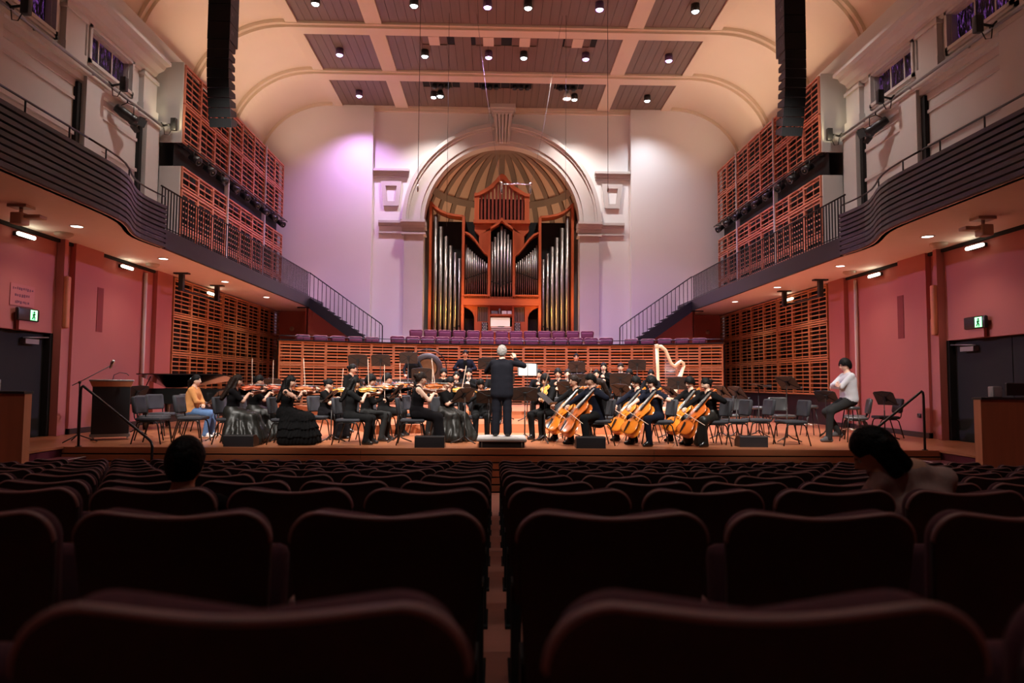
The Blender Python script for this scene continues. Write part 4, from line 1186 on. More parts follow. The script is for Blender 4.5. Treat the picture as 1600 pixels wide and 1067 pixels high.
# edge band round the shell
mb = MB()
n = len(ol); ring = [p for p in ol[2:]]
vs = []
for (x, z) in ring:
    d = Vector((x, z - 0.5)); d.normalize()
    for (y, o_) in ((-0.017, -0.003), (-0.0175, 0.002), (-0.013, 0.006), (-0.007, 0.006), (-0.003, 0.0)):
        vs.append((x + d.x * o_, y, z + d.y * o_))
fs = []
for i in range(len(ring) - 1):
    for j in range(4): fs.append((i * 5 + j, i * 5 + j + 1, (i + 1) * 5 + j + 1, (i + 1) * 5 + j))
mb.add(vs, fs, 0, True, tiltM)
m_edge = mb.mesh('edge_band', MT['seat_edge'])
m_cush = MB().rbox((0, 0.13, 0.50), (0.44, 0.09, 0.36), 0.03, 2, M=Matrix.Rotation(-0.1, 4, 'X')).mesh('tip_up_seat', MT['seat_fabric'])
m_leg = MB().box(-0.02, 0.02, -0.02, 0.14, 0.0, 0.40).box(-0.03, 0.03, -0.06, 0.24, 0.0, 0.015).mesh('side_support', MT['black_matte'])
m_arm = MB().rbox((0, 0.16, 0.55), (0.045, 0.34, 0.03), 0.012, 2).mesh('armrest', MT['seat_edge'])
AX = -0.218
WORDS = {0: 'row nearest the camera', 9: 'row nearest the stage'}
for k in range(10):
    y = ROW_Y[k]; zf = ROW_TOP[k] - SEAT_H + 0.0
    half = 0.79 * (y + 0.35) + 0.3
    nseat = min(15, int(half / 0.55) + 1)
    for s in (-1, 1):
        for i in range(nseat):
            x = AX + s * (0.018 + 0.275 + i * 0.55)
            if abs(x) > 9.0 or (k == 9 and abs(x) > 6.9): continue
            if k >= 9 and 2.9 < -x < 6.1 and False: continue
            t = empty('auditorium_chair', (x, y, zf))
            rowt = WORDS.get(k, '%s row from the camera' % ORD[k])
            lab(t, 'dark theatre seat, %s, %s seat %s of the aisle gap' % (rowt, ORD[i], 'left' if s < 0 else 'right'), 'theatre seat', 'audience theatre seats')
            inst(m_back, 'backrest', t); inst(m_edge, 'edge_band', t); inst(m_pad, 'back_cushion', t)
            inst(m_cush, 'tip_up_seat', t)
            inst(m_leg, 'side_support', t, (-0.215, 0, 0)); inst(m_leg, 'side_support', t, (0.215, 0, 0))
            inst(m_arm, 'armrest', t, (-0.25 if s < 0 else 0.25, 0, 0))

# choir-stall seats (upholstered in purple, seen from the front)
defm('choir_fabric', (0.115, 0.018, 0.048), 0.85, var=0.15, scale=50)
defm('choir_edge', (0.42, 0.19, 0.15), 0.5, var=0.08)
ol2 = seat_outline(0.50, 0.40, 0.80, 0.0, 0.07, 0.004)
c_back = layered(ol2, [(-0.055, 0.03), (-0.045, 0.008), (-0.02, 0.0), (0.0, 0.0)]).mesh('backrest', MT['choir_fabric'])
c_shell = layered(ol2, [(0.0, -0.006), (0.03, -0.006), (0.04, 0.01)]).mesh('back_shell', MT['choir_edge'])
mb = MB()
ring = ol2[2:]
vs = []
for (x, z) in ring:
    d = Vector((x, z - 0.6)); d.normalize()
    for (yy, o_) in ((-0.03, 0.001), (-0.02, 0.008), (0.02, 0.008)):
        vs.append((x + d.x * o_, yy, z + d.y * o_))
mb.add(vs, [(i * 3 + j, i * 3 + j + 1, (i + 1) * 3 + j + 1, (i + 1) * 3 + j) for i in range(len(ring) - 1) for j in range(2)], 0, True)
c_edge = mb.mesh('edge_band', MT['choir_edge'])
c_seat = MB().rbox((0, -0.10, 0.56), (0.44, 0.08, 0.34), 0.03, 2).mesh('tip_up_seat', MT['choir_fabric'])
c_leg = MB().box(-0.02, 0.02, -0.1, 0.03, 0.0, 0.5).box(-0.03, 0.03, -0.16, 0.06, 0.0, 0.015).mesh('pedestal', MT['black_satin'])
def choir_seat(R, th, zf, label, grp):
    t = empty('choir_chair', (R * math.sin(th), CC[1] + R * math.cos(th), zf), -th)
    lab(t, label, 'theatre seat', grp)
    inst(c_back, 'backrest', t); inst(c_shell, 'back_shell', t); inst(c_edge, 'edge_band', t); inst(c_seat, 'tip_up_seat', t)
    inst(c_leg, 'pedestal', t, (-0.2, 0, 0)); inst(c_leg, 'pedestal', t, (0.2, 0, 0))
R1, R2 = CR + 0.95, CR + 2.1
for i in range(15):
    choir_seat(R1, (i - 7) * 0.55 / R1, 2.80, 'purple choir seat, %s from left in the front row below the organ' % ORD[i], 'choir seats below the organ')
for i in range(13):
    choir_seat(R2, (i - 6) * 0.552 / R2, 3.14, 'purple choir seat, %s from left in the back row below the organ' % ORD[i], 'choir seats below the organ')
for s, nm in ((-1, 'left'), (1, 'right')):
    for i in range(5):
        choir_seat(R1, s * (0.312 + i * 0.6 / R1), 2.74, 'purple choir seat by the %s staircase, %s from the middle of the stalls' % (nm, ORD[i]), 'choir seats by the staircases')
# ------------------------------------------------------------------ stage furniture
defm('chair_fabric', (0.024, 0.024, 0.030), 0.8, var=0.2, scale=80)
defm('chair_vinyl', (0.05, 0.05, 0.053), 0.32, var=0.1)
defm('chair_leg', (0.015, 0.014, 0.014), 0.3, 0.3, var=0.1)
defm('stand_black', (0.016, 0.013, 0.012), 0.45, 0.2, var=0.15)
defm('piano_black', (0.008, 0.008, 0.008), 0.12, coat=0.6, var=0.0)
defm('podium_grey', (0.42, 0.39, 0.37), 0.7, var=0.15, scale=30)
defm('paper_white', (0.8, 0.78, 0.74), 0.7, var=0.02)
def chair_meshes(fab):
    d = {}
    d['seat'] = MB().rbox((0, 0.02, 0.45), (0.46, 0.45, 0.065), 0.028, 3).mesh('seat', MT[fab])
    mb = MB()
    vs = []; nx = 8
    for (off, ins) in ((-0.02, 0.012), (0.0, 0.0), (0.03, 0.0), (0.045, 0.02)):
        for j, z in enumerate((0.55, 0.58, 0.72, 0.84, 0.87)):
            for i in range(nx + 1):
                u = -1 + 2 * i / nx
                hw = 0.225 - (0.03 if j in (0, 4) else 0.0) - ins
                zz = z + (ins if j == 0 else -ins if j == 4 else 0)
                vs.append((u * hw, -0.235 - (zz - 0.55) * 0.16 + off - 0.02 * (1 - u * u), zz))
    W = nx + 1; fs = []
    for l in (0, 3):
        for j in range(4):
            for i in range(nx):
                a = l * 5 * W + j * W + i
                fs.append((a, a + 1, a + W + 1, a + W) if l == 0 else (a + W, a + W + 1, a + 1, a))
    for l in range(3):
        A, B = l * 5 * W, (l + 1) * 5 * W
        loop = [i for i in range(W)] + [j * W + nx for j in range(1, 5)] + [4 * W + i for i in range(nx - 1, -1, -1)] + [j * W for j in range(3, 0, -1)]
        for q in range(len(loop)):
            a, b_ = loop[q], loop[(q + 1) % len(loop)]
            fs.append((A + b_, A + a, B + a, B + b_))
    mb.add(vs, fs, 0, True)
    d['backrest'] = mb.mesh('backrest', MT[fab])
    d['front_leg'] = MB().tube([(0, -0.06, 0.41), (0, 0.15, 0.41), (0, 0.19, 0.39), (0, 0.21, 0.34), (0, 0.27, 0.0)], 0.013, 7).mesh('leg', MT['chair_leg'])
    d['back_leg'] = MB().tube([(0, 0.06, 0.405), (0, -0.13, 0.405), (0, -0.17, 0.37), (0, -0.27, 0.0)], 0.013, 7).mesh('leg', MT['chair_leg'])
    d['upright'] = MB().tube([(0, -0.12, 0.43), (0, -0.2, 0.44), (0, -0.225, 0.48), (0, -0.245, 0.62)], 0.012, 6).mesh('back_upright', MT['chair_leg'])
    return d
CH = {'fabric': chair_meshes('chair_fabric'), 'vinyl': chair_meshes('chair_vinyl')}
def chair(x, y, face, label, z=STAGE, kind='fabric', group='orchestra chairs'):
    """face = direction the sitter looks, degrees counter-clockwise from +X"""
    d = CH[kind]
    t = empty('orchestra_chair', (x, y, z), math.radians(face - 90)); lab(t, label, 'chair', group)
    inst(d['seat'], 'seat', t); inst(d['backrest'], 'backrest', t)
    for s in (-1, 1):
        inst(d['front_leg'], 'leg', t, (s * 0.215, 0, 0)); inst(d['back_leg'], 'leg', t, (s * 0.215, 0, 0)); inst(d['upright'], 'back_upright', t, (s * 0.2, 0, 0))
    return t
def stand_meshes():
    d = {}
    mb = MB(); w_, h_ = 0.25, 0.165
    mb.prism([(-w_, -h_), (w_, -h_), (w_ + 0.005, h_ * 0.8), (w_ * 0.85, h_), (0, h_ + 0.02), (-w_ * 0.85, h_), (-w_ - 0.005, h_ * 0.8)], -0.003, 0.003)
    d['desk'] = mb.mesh('desk', MT['stand_black'])
    mb = MB()
    mb.box(-w_, w_, -h_ - 0.003, -h_ + 0.003, 0.0, 0.06)
    d['lip'] = mb.mesh('lip', MT['stand_black'])
    mb = MB()
    for q in (-1, 1):
        mb.tube([(q * w_ * 0.92, -h_ * 0.9, -0.006), (-q * w_ * 0.8, h_ * 0.9, -0.006)], 0.005, 4)
    mb.box(-0.03, 0.03, -0.06, 0.05, -0.03, -0.003)
    d['brace'] = mb.mesh('brace', MT['black_matte'])
    d['leg'] = MB().tube([(0.012, 0, 0.14), (0.10, 0, 0.075), (0.28, 0, 0.012)], [0.011, 0.013, 0.012], 6).mesh('leg', MT['stand_black'])
    return d
SM = stand_meshes()
_col = {}
def music_stand(x, y, face, label, z=STAGE, h=1.05, tilt=28, sheets=False, group='music stands'):
    """face = direction in which the reader looks at the desk"""
    t = empty('music_stand', (x, y, z), math.radians(face - 90)); lab(t, label, 'music stand', group)
    if h not in _col: _col[h] = MB().tube([(0, 0, 0.08), (0, 0, 0.62), (0, 0, 0.621), (0, 0, h)], [0.014, 0.014, 0.009, 0.009], 7).mesh('column', MT['stand_black'])
    inst(_col[h], 'column', t)
    for k in range(3): inst(SM['leg'], 'leg', t, (0, 0, 0), (0, 0, PI / 2 + k * 2 * PI / 3))
    # desk plane: +Z of the plate looks back at the reader and up
    Md = Matrix.Translation(Vector((0, -0.03, h + 0.04))) @ Matrix.Rotation(math.radians(90 - tilt), 4, 'X')
    dk = inst(SM['desk'], 'desk', t, matrix=Md)
    inst(SM['lip'], 'lip', dk); inst(SM['brace'], 'brace', dk)
    if sheets:
        for q in (-1, 1):
            MB().box(q * 0.115 - 0.105, q * 0.115 + 0.105, -0.15, 0.15, 0.004, 0.008).build('sheet_music', MT['paper_white'], dk)
    return t

# conductor's podium
pd = empty('conductor_podium', (-0.11, 12.83, STAGE)); lab(pd, 'low grey-topped podium under the conductor at the stage edge', 'podium')
MB().box(-0.41, 0.41, -0.46, 0.46, 0.0, 0.11).build('plinth', MT['black_satin'], pd)
MB().rbox((0, 0, 0.135), (0.90, 1.0, 0.05), 0.008, 1).build('platform', MT['podium_grey'], pd)
for q in (-1, 1): MB().tube([(q * 0.36, -0.463, 0.0), (q * 0.36, -0.463, 0.11)], 0.012, 6).build('leg', MT['grey_metal'], pd)

# floor monitors on the stage lip
for i, (x, y, wh) in enumerate(((-4.79, 12.46, 'before the violinist in velvet and satin'), (-1.40, 12.42, 'left of the podium'), (1.49, 12.42, 'right of the podium'), (4.58, 12.80, 'before the empty chairs on the right'))):
    t = empty('floor_monitor', (x, y, STAGE)); lab(t, 'small black floor monitor on the stage edge, ' + wh, 'loudspeaker', 'floor monitors')
    mb = MB(); mb.prism([(-0.13, 0.0), (0.16, 0.0), (0.16, 0.12), (0.02, 0.205), (-0.13, 0.205)], -0.265, 0.265, M=Matrix(((0, 0, 1, 0), (1, 0, 0, 0), (0, 1, 0, 0), (0, 0, 0, 1))))
    mb.build('cabinet', MT['black_satin'], t)
    mb = MB(); mb.box(-0.255, 0.255, -0.002, 0.002, -0.07, 0.07, 0, Matrix.Translation(Vector((0, 0.095, 0.17))) @ Matrix.Rotation(1.02, 4, 'X')); mb.build('grille', MT['black_matte'], t)
    mb = MB(); mb.box(-0.26, 0.26, -0.134, -0.130, 0.19, 0.2); mb.build('edge_strip', MT['grey_metal'], t)

# lectern with gooseneck microphone, boom microphone stand
lt = empty('lectern', (-7.84, 13.78, STAGE), 0.47); lab(lt, 'black wheeled lectern with grey top and gooseneck microphone', 'lectern')
MB().box(-0.32, 0.32, -0.22, 0.22, 0.09, 1.04).build('body', MT['black_satin'], lt)
MB().rbox((0, 0, 1.16), (0.76, 0.56, 0.035), 0.008, 1).build('top', MT['grey_metal'], lt)
mb = MB(); mb.add([(-0.33, -0.23, 1.04), (0.33, -0.23, 1.04), (0.37, -0.27, 1.145), (-0.37, -0.27, 1.145), (-0.33, 0.23, 1.04), (0.33, 0.23, 1.04), (0.37, 0.27, 1.145), (-0.37, 0.27, 1.145)], [(0, 1, 2, 3), (5, 4, 7, 6), (1, 5, 6, 2), (4, 0, 3, 7), (0, 4, 5, 1), (3, 2, 6, 7)]); mb.build('flared_collar', MT['box_wood'], lt)
MB().box(-0.34, 0.34, -0.24, 0.24, 0.06, 0.12).build('base', MT['grey_metal'], lt)
for q in (-1, 1):
    for w_ in (-1, 1):
        MB().lathe([(0.0, -0.015), (0.04, -0.015), (0.042, 0.0), (0.04, 0.015), (0, 0.015)], 12, M=Matrix.Translation(Vector((q * 0.3, w_ * 0.2, 0.042))) @ Matrix.Rotation(PI / 2, 4, 'Y')).build('caster', MT['chrome'], lt)
mb = MB(); mb.tube([(0.0, 0.1, 1.17), (0.02, 0.08, 1.27), (0.12, 0.05, 1.32), (0.24, 0.0, 1.30), (0.28, -0.02, 1.26)], 0.008, 6); mb.build('gooseneck', MT['black_metal'], lt)
ms = empty('microphone_stand', (-8.10, 13.15, STAGE)); lab(ms, 'boom microphone stand raised beside the black lectern', 'microphone stand')
mb = MB(); mb.tube([(0, 0, 0.12), (0, 0, 0.8), (0, 0, 1.12)], 0.012, 7); mb.build('pole', MT['black_metal'], ms)
for k in range(3):
    a = k * 2 * PI / 3 + 0.3; MB().tube([(0, 0, 0.14), (0.12 * math.cos(a), 0.12 * math.sin(a), 0.09), (0.33 * math.cos(a), 0.33 * math.sin(a), 0.012)], 0.011, 6).build('leg', MT['black_metal'], ms)
MB().tube([(-0.14, 0, 1.06), (0.0, 0, 1.13), (0.58, 0, 1.45)], 0.009, 6).build('boom', MT['grey_metal'], ms)
MB().ball((0, 0, 1.12), 0.03, 8).build('clutch', MT['black_metal'], ms)
MB().lathe([(0.0, -0.02), (0.022, 0.0), (0.026, 0.06), (0.034, 0.1), (0.03, 0.15), (0, 0.17)], 10, M=Matrix.Translation(Vector((0.56, 0, 1.40))) @ Matrix.Rotation(0.35, 4, 'Y')).build('microphone', MT['chrome'], ms)

# handrails beside the steps
for s, nm in ((-1, 'left'), (1, 'right')):
    h = empty('stage_handrail', (s * 7.55, 12.02, 0)); lab(h, 'bent black tubular handrail beside the %s stage steps' % nm, 'railing')
    q = -s
    mb = MB(); mb.tube([(0, 0.25, STAGE), (0, 0.25, STAGE + 0.98), (q * 0.03, 0.22, STAGE + 1.04), (q * 0.08, 0.18, STAGE + 1.06), (q * 0.15, 0.13, STAGE + 1.03), (q * 1.40, -0.12, 0.93), (q * 1.45, -0.13, 0.88), (q * 1.47, -0.13, 0.80), (q * 1.47, -0.13, 0.0)], 0.022, 10)
    mb.build('rail', MT['black_metal'], h)
    MB().lathe([(0.05, 0.0), (0.05, 0.01), (0.0, 0.012)], 12).build('flange', MT['black_metal'], h, (0, 0.25, STAGE))

# timber desks at the foot of the stage
for s, nm in ((-1, 'left'), (1, 'right')):
    t = empty('timber_counter', (s * 7.85, 10.44, 0)); lab(t, 'red-brown timber counter with black top at the %s edge' % nm, 'counter')
    x0, x1 = (-1.5, 0.62) if s < 0 else (-0.62, 1.5)
    MB().box(x0, x1, -0.08, 0.08, 0.0, 1.72).build('cabinet', MT['box_wood'], t)
    MB().box(x0 - 0.01, x1 + 0.01, -0.11, 0.11, 1.72, 1.755).build('top', MT['black_satin'], t)
    g = mat('clear_plastic', (0.35, 0.36, 0.4), 0.1, var=0.1, scale=20)
    if s < 0:
        o = empty('water_bottle', (s * 7.87 + 0.14, 10.44, 1.755)); lab(o, 'clear plastic bottle on the left timber counter', 'bottle')
        MB().lathe([(0.0, 0.0), (0.065, 0.0), (0.07, 0.02), (0.07, 0.10), (0.066, 0.11), (0.07, 0.12), (0.07, 0.17), (0.03, 0.2), (0.028, 0.225), (0, 0.225)], 14).build('bottle_body', g, o)
        MB().lathe([(0.0, 0.225), (0.03, 0.225), (0.03, 0.25), (0, 0.25)], 12).build('cap', MT['white_plastic'], o)
        o = empty('equipment_box', (s * 7.87 - 0.28, 10.44, 1.755)); lab(o, 'dark equipment box on the left timber counter', 'box')
        MB().rbox((0, 0, 0.10), (0.55, 0.2, 0.2), 0.01, 1).build('case', MT['black_satin'], o); MB().box(-0.26, 0.26, -0.103, -0.10, 0.02, 0.18).build('front_panel', MT['charcoal_slat'], o)
    else:
        o = empty('water_jug', (s * 7.87 - 0.35, 10.44, 1.755)); lab(o, 'clear square jug on the right timber counter', 'jug')
        MB().rbox((0, 0, 0.085), (0.15, 0.12, 0.17), 0.015, 2).build('jug_body', g, o); MB().tube([(0.075, 0, 0.14), (0.11, 0, 0.12), (0.11, 0, 0.06), (0.075, 0, 0.04)], 0.008, 6).build('handle', g, o)
        o = empty('low_monitor', (s * 7.87 + 0.22, 10.44, 1.755)); lab(o, 'low black screen on the right timber counter', 'monitor')
        MB().box(-0.4, 0.4, -0.02, 0.01, 0.03, 0.22).build('screen', MT['black_satin'], o); MB().box(-0.15, 0.15, -0.08, 0.08, 0, 0.012).build('base', MT['black_satin'], o); MB().box(-0.4, 0.4, -0.025, 0.012, 0.215, 0.225).build('edge', MT['grey_metal'], o); MB().box(-0.03, 0.03, -0.01, 0.01, 0.01, 0.06).build('neck', MT['black_satin'], o)

# curved orchestra risers
def riser(R0, R1, zt, name, z0=STAGE):
    ha = 0.50; n_ = 40
    pts = [(R0 * math.sin(-ha + 2 * ha * k / n_), CC[1] + R0 * math.cos(-ha + 2 * ha * k / n_)) for k in range(n_ + 1)]
    pts += [(R1 * math.sin(ha - 2 * ha * k / n_), CC[1] + R1 * math.cos(ha - 2 * ha * k / n_)) for k in range(n_ + 1)]
    o = MB().prism(pts[::-1], z0, z0 + zt).build(name, MT['stage_wood']); return struct(o)
riser(6.0, 8.4, 0.20, 'floor_riser_low')
riser(8.4, 14.0, 0.40, 'floor_riser_high')
def riser_z(x, y):
    if abs(math.atan2(x, y - CC[1])) > 0.50: return STAGE
    r = math.hypot(x, y - CC[1])
    return STAGE + (0.40 if r > 8.4 else 0.20 if r > 6.0 else 0.0)

# grand piano behind the left chairs
gp = empty('grand_piano', (-7.72, 17.1, STAGE)); lab(gp, 'black grand piano by the left slatted wall behind the violins', 'piano')
ol_ = [(-1.0, -0.72), (0.9, -0.72), (1.05, -0.6), (1.1, -0.35), (0.95, -0.1), (0.6, 0.1), (0.2, 0.35), (-0.2, 0.62), (-0.6, 0.74), (-1.0, 0.75)]
MB().prism(ol_, 0.62, 0.98).build('case', MT['piano_black'], gp)
mb = MB(); mb.prism([(x * 1.02, y * 1.02) for x, y in ol_], 0, 0.025, M=Matrix.Translation(Vector((0, 0.72, 0.99))) @ Matrix.Rotation(-0.22, 4, 'X') @ Matrix.Translation(Vector((0, -0.72, 0)))); mb.build('lid', MT['piano_black'], gp)
MB().tube([(-0.85, -0.6, 0.98), (-0.7, -0.66, 1.26)], 0.012, 6).build('lid_prop', MT['piano_black'], gp)
MB().box(-1.22, -1.0, -0.7, 0.72, 0.6, 0.74).build('key_bed', MT['piano_black'], gp)
MB().box(-1.2, -1.04, -0.62, 0.62, 0.74, 0.755).build('keyboard', MT['ivory'], gp)
for (x, y) in ((-0.85, -0.55), (-0.85, 0.55), (0.75, -0.45)):
    MB().lathe([(0.03, 0.0), (0.045, 0.05), (0.05, 0.3), (0.075, 0.55), (0.08, 0.62)], 10).build('leg', MT['piano_black'], gp, (x, y, 0))

# ------------------------------------------------------------------ instruments
def varnish(name, c): return mat(name, c, 0.22, var=0.3, scale=7, coat=0.6)
VAR = {'orange': varnish('varnish_orange', (0.55, 0.13, 0.02)), 'amber': varnish('varnish_amber', (0.66, 0.30, 0.05)), 'brown': varnish('varnish_brown', (0.42, 0.12, 0.03)), 'red': varnish('varnish_red', (0.48, 0.07, 0.02)), 'cello': varnish('varnish_cello', (0.62, 0.17, 0.015)), 'cello_red': varnish('varnish_cello_red', (0.50, 0.105, 0.012))}
defm('ebony', (0.012, 0.009, 0.008), 0.35, var=0.1)
defm('maple', (0.72, 0.52, 0.32), 0.5, var=0.1)
defm('string_metal', (0.7, 0.68, 0.64), 0.3, 0.9, var=0)
defm('bow_wood', (0.62, 0.32, 0.20), 0.35, var=0.1)
defm('bow_hair', (0.85, 0.80, 0.70), 0.6, var=0)
HWT = [(0.0, 0.06), (0.012, 0.15), (0.05, 0.235), (0.11, 0.28), (0.19, 0.293), (0.27, 0.272), (0.335, 0.232), (0.375, 0.222), (0.41, 0.178), (0.47, 0.157), (0.53, 0.154), (0.59, 0.166), (0.635, 0.200), (0.67, 0.200), (0.72, 0.222), (0.80, 0.236), (0.87, 0.225), (0.93, 0.185), (0.97, 0.125), (1.0, 0.05)]
def viol_mesh(L, rib, arch, col):
    """bowed string instrument: origin at the end button, +Y to the scroll, +Z out of the top plate"""
    d = {}
    right = [(w_ * L, t * L) for t, w_ in HWT]
    out = right + [(-x, y) for x, y in right[::-1]]
    n_ = len(out)
    rings = [(-rib / 2 - arch, 0.0), (-rib / 2 - arch * 0.8, 0.45), (-rib / 2 - arch * 0.25, 0.88), (-rib / 2 - 0.008 * L, 1.02), (-rib / 2, 1.02), (-rib / 2, 0.98), (rib / 2, 0.98), (rib / 2, 1.02), (rib / 2 + 0.008 * L, 1.02), (rib / 2 + arch * 0.25, 0.88), (rib / 2 + arch * 0.8, 0.45), (rib / 2 + arch, 0.0)]
    vs = []
    for (z, k) in rings:
        for (x, y) in out: vs.append((x * k, L * 0.5 + (y - L * 0.5) * (0.35 + 0.65 * k if k < 1 else k), z))
    fs = []
    for r_ in range(len(rings) - 1):
        for i in range(n_): fs.append((r_ * n_ + i, r_ * n_ + (i + 1) % n_, (r_ + 1) * n_ + (i + 1) % n_, (r_ + 1) * n_ + i))
    mb = MB(); mb.add(vs, fs, 0, True)
    d['body'] = mb.mesh('body', col)
    zt = rib / 2 + arch
    nl = 0.365 * L      # neck length beyond the body
    mb = MB(); mb.tube([(0, 0.98 * L, rib / 2), (0, L + nl * 0.2, rib / 2 + 0.01 * L), (0, L + nl, rib / 2 + 0.02 * L), (0, L + nl * 1.32, rib / 2 - 0.02 * L)], [0.05 * L, 0.034 * L, 0.032 * L, 0.03 * L], 8)
    cs = [(0, L + nl * (1.32 + 0.16 * math.cos(a) * k), rib / 2 - 0.02 * L + 0.045 * L * math.sin(a) * k) for a, k in [(PI + i * 0.7, 1 - i * 0.09) for i in range(10)]]
    mb.tube(cs, 0.022 * L, 6)
    d['neck'] = mb.mesh('neck', col)
    mb = MB()
    for q in (-1, 1):
        for k in range(2): mb.tube([(q * 0.02 * L, L + nl * (1.1 + 0.13 * k), rib / 2), (q * 0.10 * L, L + nl * (1.1 + 0.13 * k), rib / 2)], [0.009 * L, 0.014 * L], 6)
    d['pegs'] = mb.mesh('tuning_pegs', MT['ebony'])
    mb = MB(); a0, a1 = 0.72 * L, L + nl
    mb.add([(-0.06 * L, a0, zt + 0.05 * L), (0.06 * L, a0, zt + 0.05 * L), (0.034 * L, a1, rib / 2 + 0.055 * L), (-0.034 * L, a1, rib / 2 + 0.055 * L), (-0.06 * L, a0, zt + 0.025 * L), (0.06 * L, a0, zt + 0.025 * L), (0.034 * L, a1, rib / 2 + 0.03 * L), (-0.034 * L, a1, rib / 2 + 0.03 * L)], [(0, 1, 2, 3), (7, 6, 5, 4), (0, 4, 5, 1), (1, 5, 6, 2), (3, 2, 6, 7), (0, 3, 7, 4)])
    d['fingerboard'] = mb.mesh('fingerboard', MT['ebony'])
    mb = MB(); mb.add([(-0.016 * L, 0.02 * L, zt * 0.9), (0.016 * L, 0.02 * L, zt * 0.9), (0.036 * L, 0.30 * L, zt + 0.05 * L), (-0.036 * L, 0.30 * L, zt + 0.05 * L), (-0.016 * L, 0.02 * L, zt * 0.9 + 0.02 * L), (0.016 * L, 0.02 * L, zt * 0.9 + 0.02 * L), (0.036 * L, 0.30 * L, zt + 0.07 * L), (-0.036 * L, 0.30 * L, zt + 0.07 * L)], [(3, 2, 1, 0), (4, 5, 6, 7), (0, 1, 5, 4), (1, 2, 6, 5), (2, 3, 7, 6), (3, 0, 4, 7)])
    d['tailpiece'] = mb.mesh('tailpiece', MT['ebony'])
    mb = MB(); mb.add([(-0.06 * L, 0.49 * L, zt), (0.06 * L, 0.49 * L, zt), (0.05 * L, 0.495 * L, zt + 0.09 * L), (-0.05 * L, 0.495 * L, zt + 0.09 * L), (-0.06 * L, 0.505 * L, zt), (0.06 * L, 0.505 * L, zt), (0.05 * L, 0.5 * L, zt + 0.09 * L), (-0.05 * L, 0.5 * L, zt + 0.09 * L)], [(0, 1, 2, 3), (7, 6, 5, 4), (3, 2, 6, 7), (1, 5, 6, 2), (4, 0, 3, 7)])
    d['bridge'] = mb.mesh('bridge', MT['maple'])
    mb = MB()
    for k in range(4):
        x = (k - 1.5) * 0.028 * L
        mb.tube([(x, 0.30 * L, zt + 0.07 * L), (x, 0.5 * L, zt + 0.092 * L), (x * 0.6, a1, rib / 2 + 0.065 * L)], 0.0016 * (L / 0.355) ** 0.5, 4)
    d['strings'] = mb.mesh('strings', MT['string_metal'])
    mb = MB()
    for q in (-1, 1):
        P = [(q * (0.10 + 0.025 * math.sin(u * 2 * PI) + 0.012 * u) * L, (0.40 + 0.20 * u) * L) for u in [i / 8 for i in range(9)]]
        for i in range(8):
            (xa, ya), (xb, yb_) = P[i], P[i + 1]; wd = 0.010 * L; zz = zt - arch * 0.42 + 0.012 * L
            mb.add([(xa - wd, ya, zz), (xa + wd, ya, zz), (xb + wd, yb_, zz), (xb - wd, yb_, zz)], [(0, 1, 2, 3)])
    d['f_holes'] = mb.mesh('f_holes', MT['ebony'])
    return d
VM = {k: viol_mesh(0.36, 0.032, 0.014, VAR[k]) for k in ('orange', 'amber', 'brown', 'red')}
for k in ('cello', 'cello_red'): VM[k] = viol_mesh(0.75, 0.115, 0.03, VAR[k])
_pin = MB().tube([(0, 0.02, 0), (0, -0.32, 0)], 0.006, 6).mesh('endpin', MT['chrome'])
_chin = MB().rbox((-0.05, 0.03, 0.035), (0.08, 0.06, 0.018), 0.008, 2).mesh('chin_rest', MT['ebony'])
def viol(name, kind, matrix, label, cat, group=None):
    t = bpy.data.objects.new(name, None); t.empty_display_size = 0.1; COL.objects.link(t); t.matrix_world = matrix; lab(t, label, cat, group)
    for pn, me in VM[kind].items(): inst(me, {'pegs': 'tuning_pegs'}.get(pn, pn), t)
    if kind.startswith('cello'): inst(_pin, 'endpin', t)
    else: inst(_chin, 'chin_rest', t)
    return t
_bs = MB().tube([(0, 0, 0.0), (0, 0.25, -0.005), (0, 0.5, -0.008), (0, 0.72, 0.0), (0, 0.735, -0.012)], [0.0048, 0.0046, 0.0042, 0.0036, 0.003], 6).mesh('stick', MT['bow_wood'])
_bh = MB().box(-0.005, 0.005, 0.05, 0.728, -0.022, -0.019).mesh('hair_ribbon', MT['bow_hair'])
_bf = MB().rbox((0, 0.045, -0.012), (0.012, 0.05, 0.02), 0.003, 1).mesh('frog', MT['ebony'])
_bt = MB().rbox((0, 0.73, -0.01), (0.008, 0.02, 0.025), 0.003, 1).mesh('tip', MT['maple'])
def bow(matrix, label, group=None):
    t = bpy.data.objects.new('instrument_bow', None); t.empty_display_size = 0.1; COL.objects.link(t); t.matrix_world = matrix; lab(t, label, 'bow', group)
    inst(_bs, 'stick', t); inst(_bh, 'hair_ribbon', t); inst(_bf, 'frog', t); inst(_bt, 'tip', t)
    return t

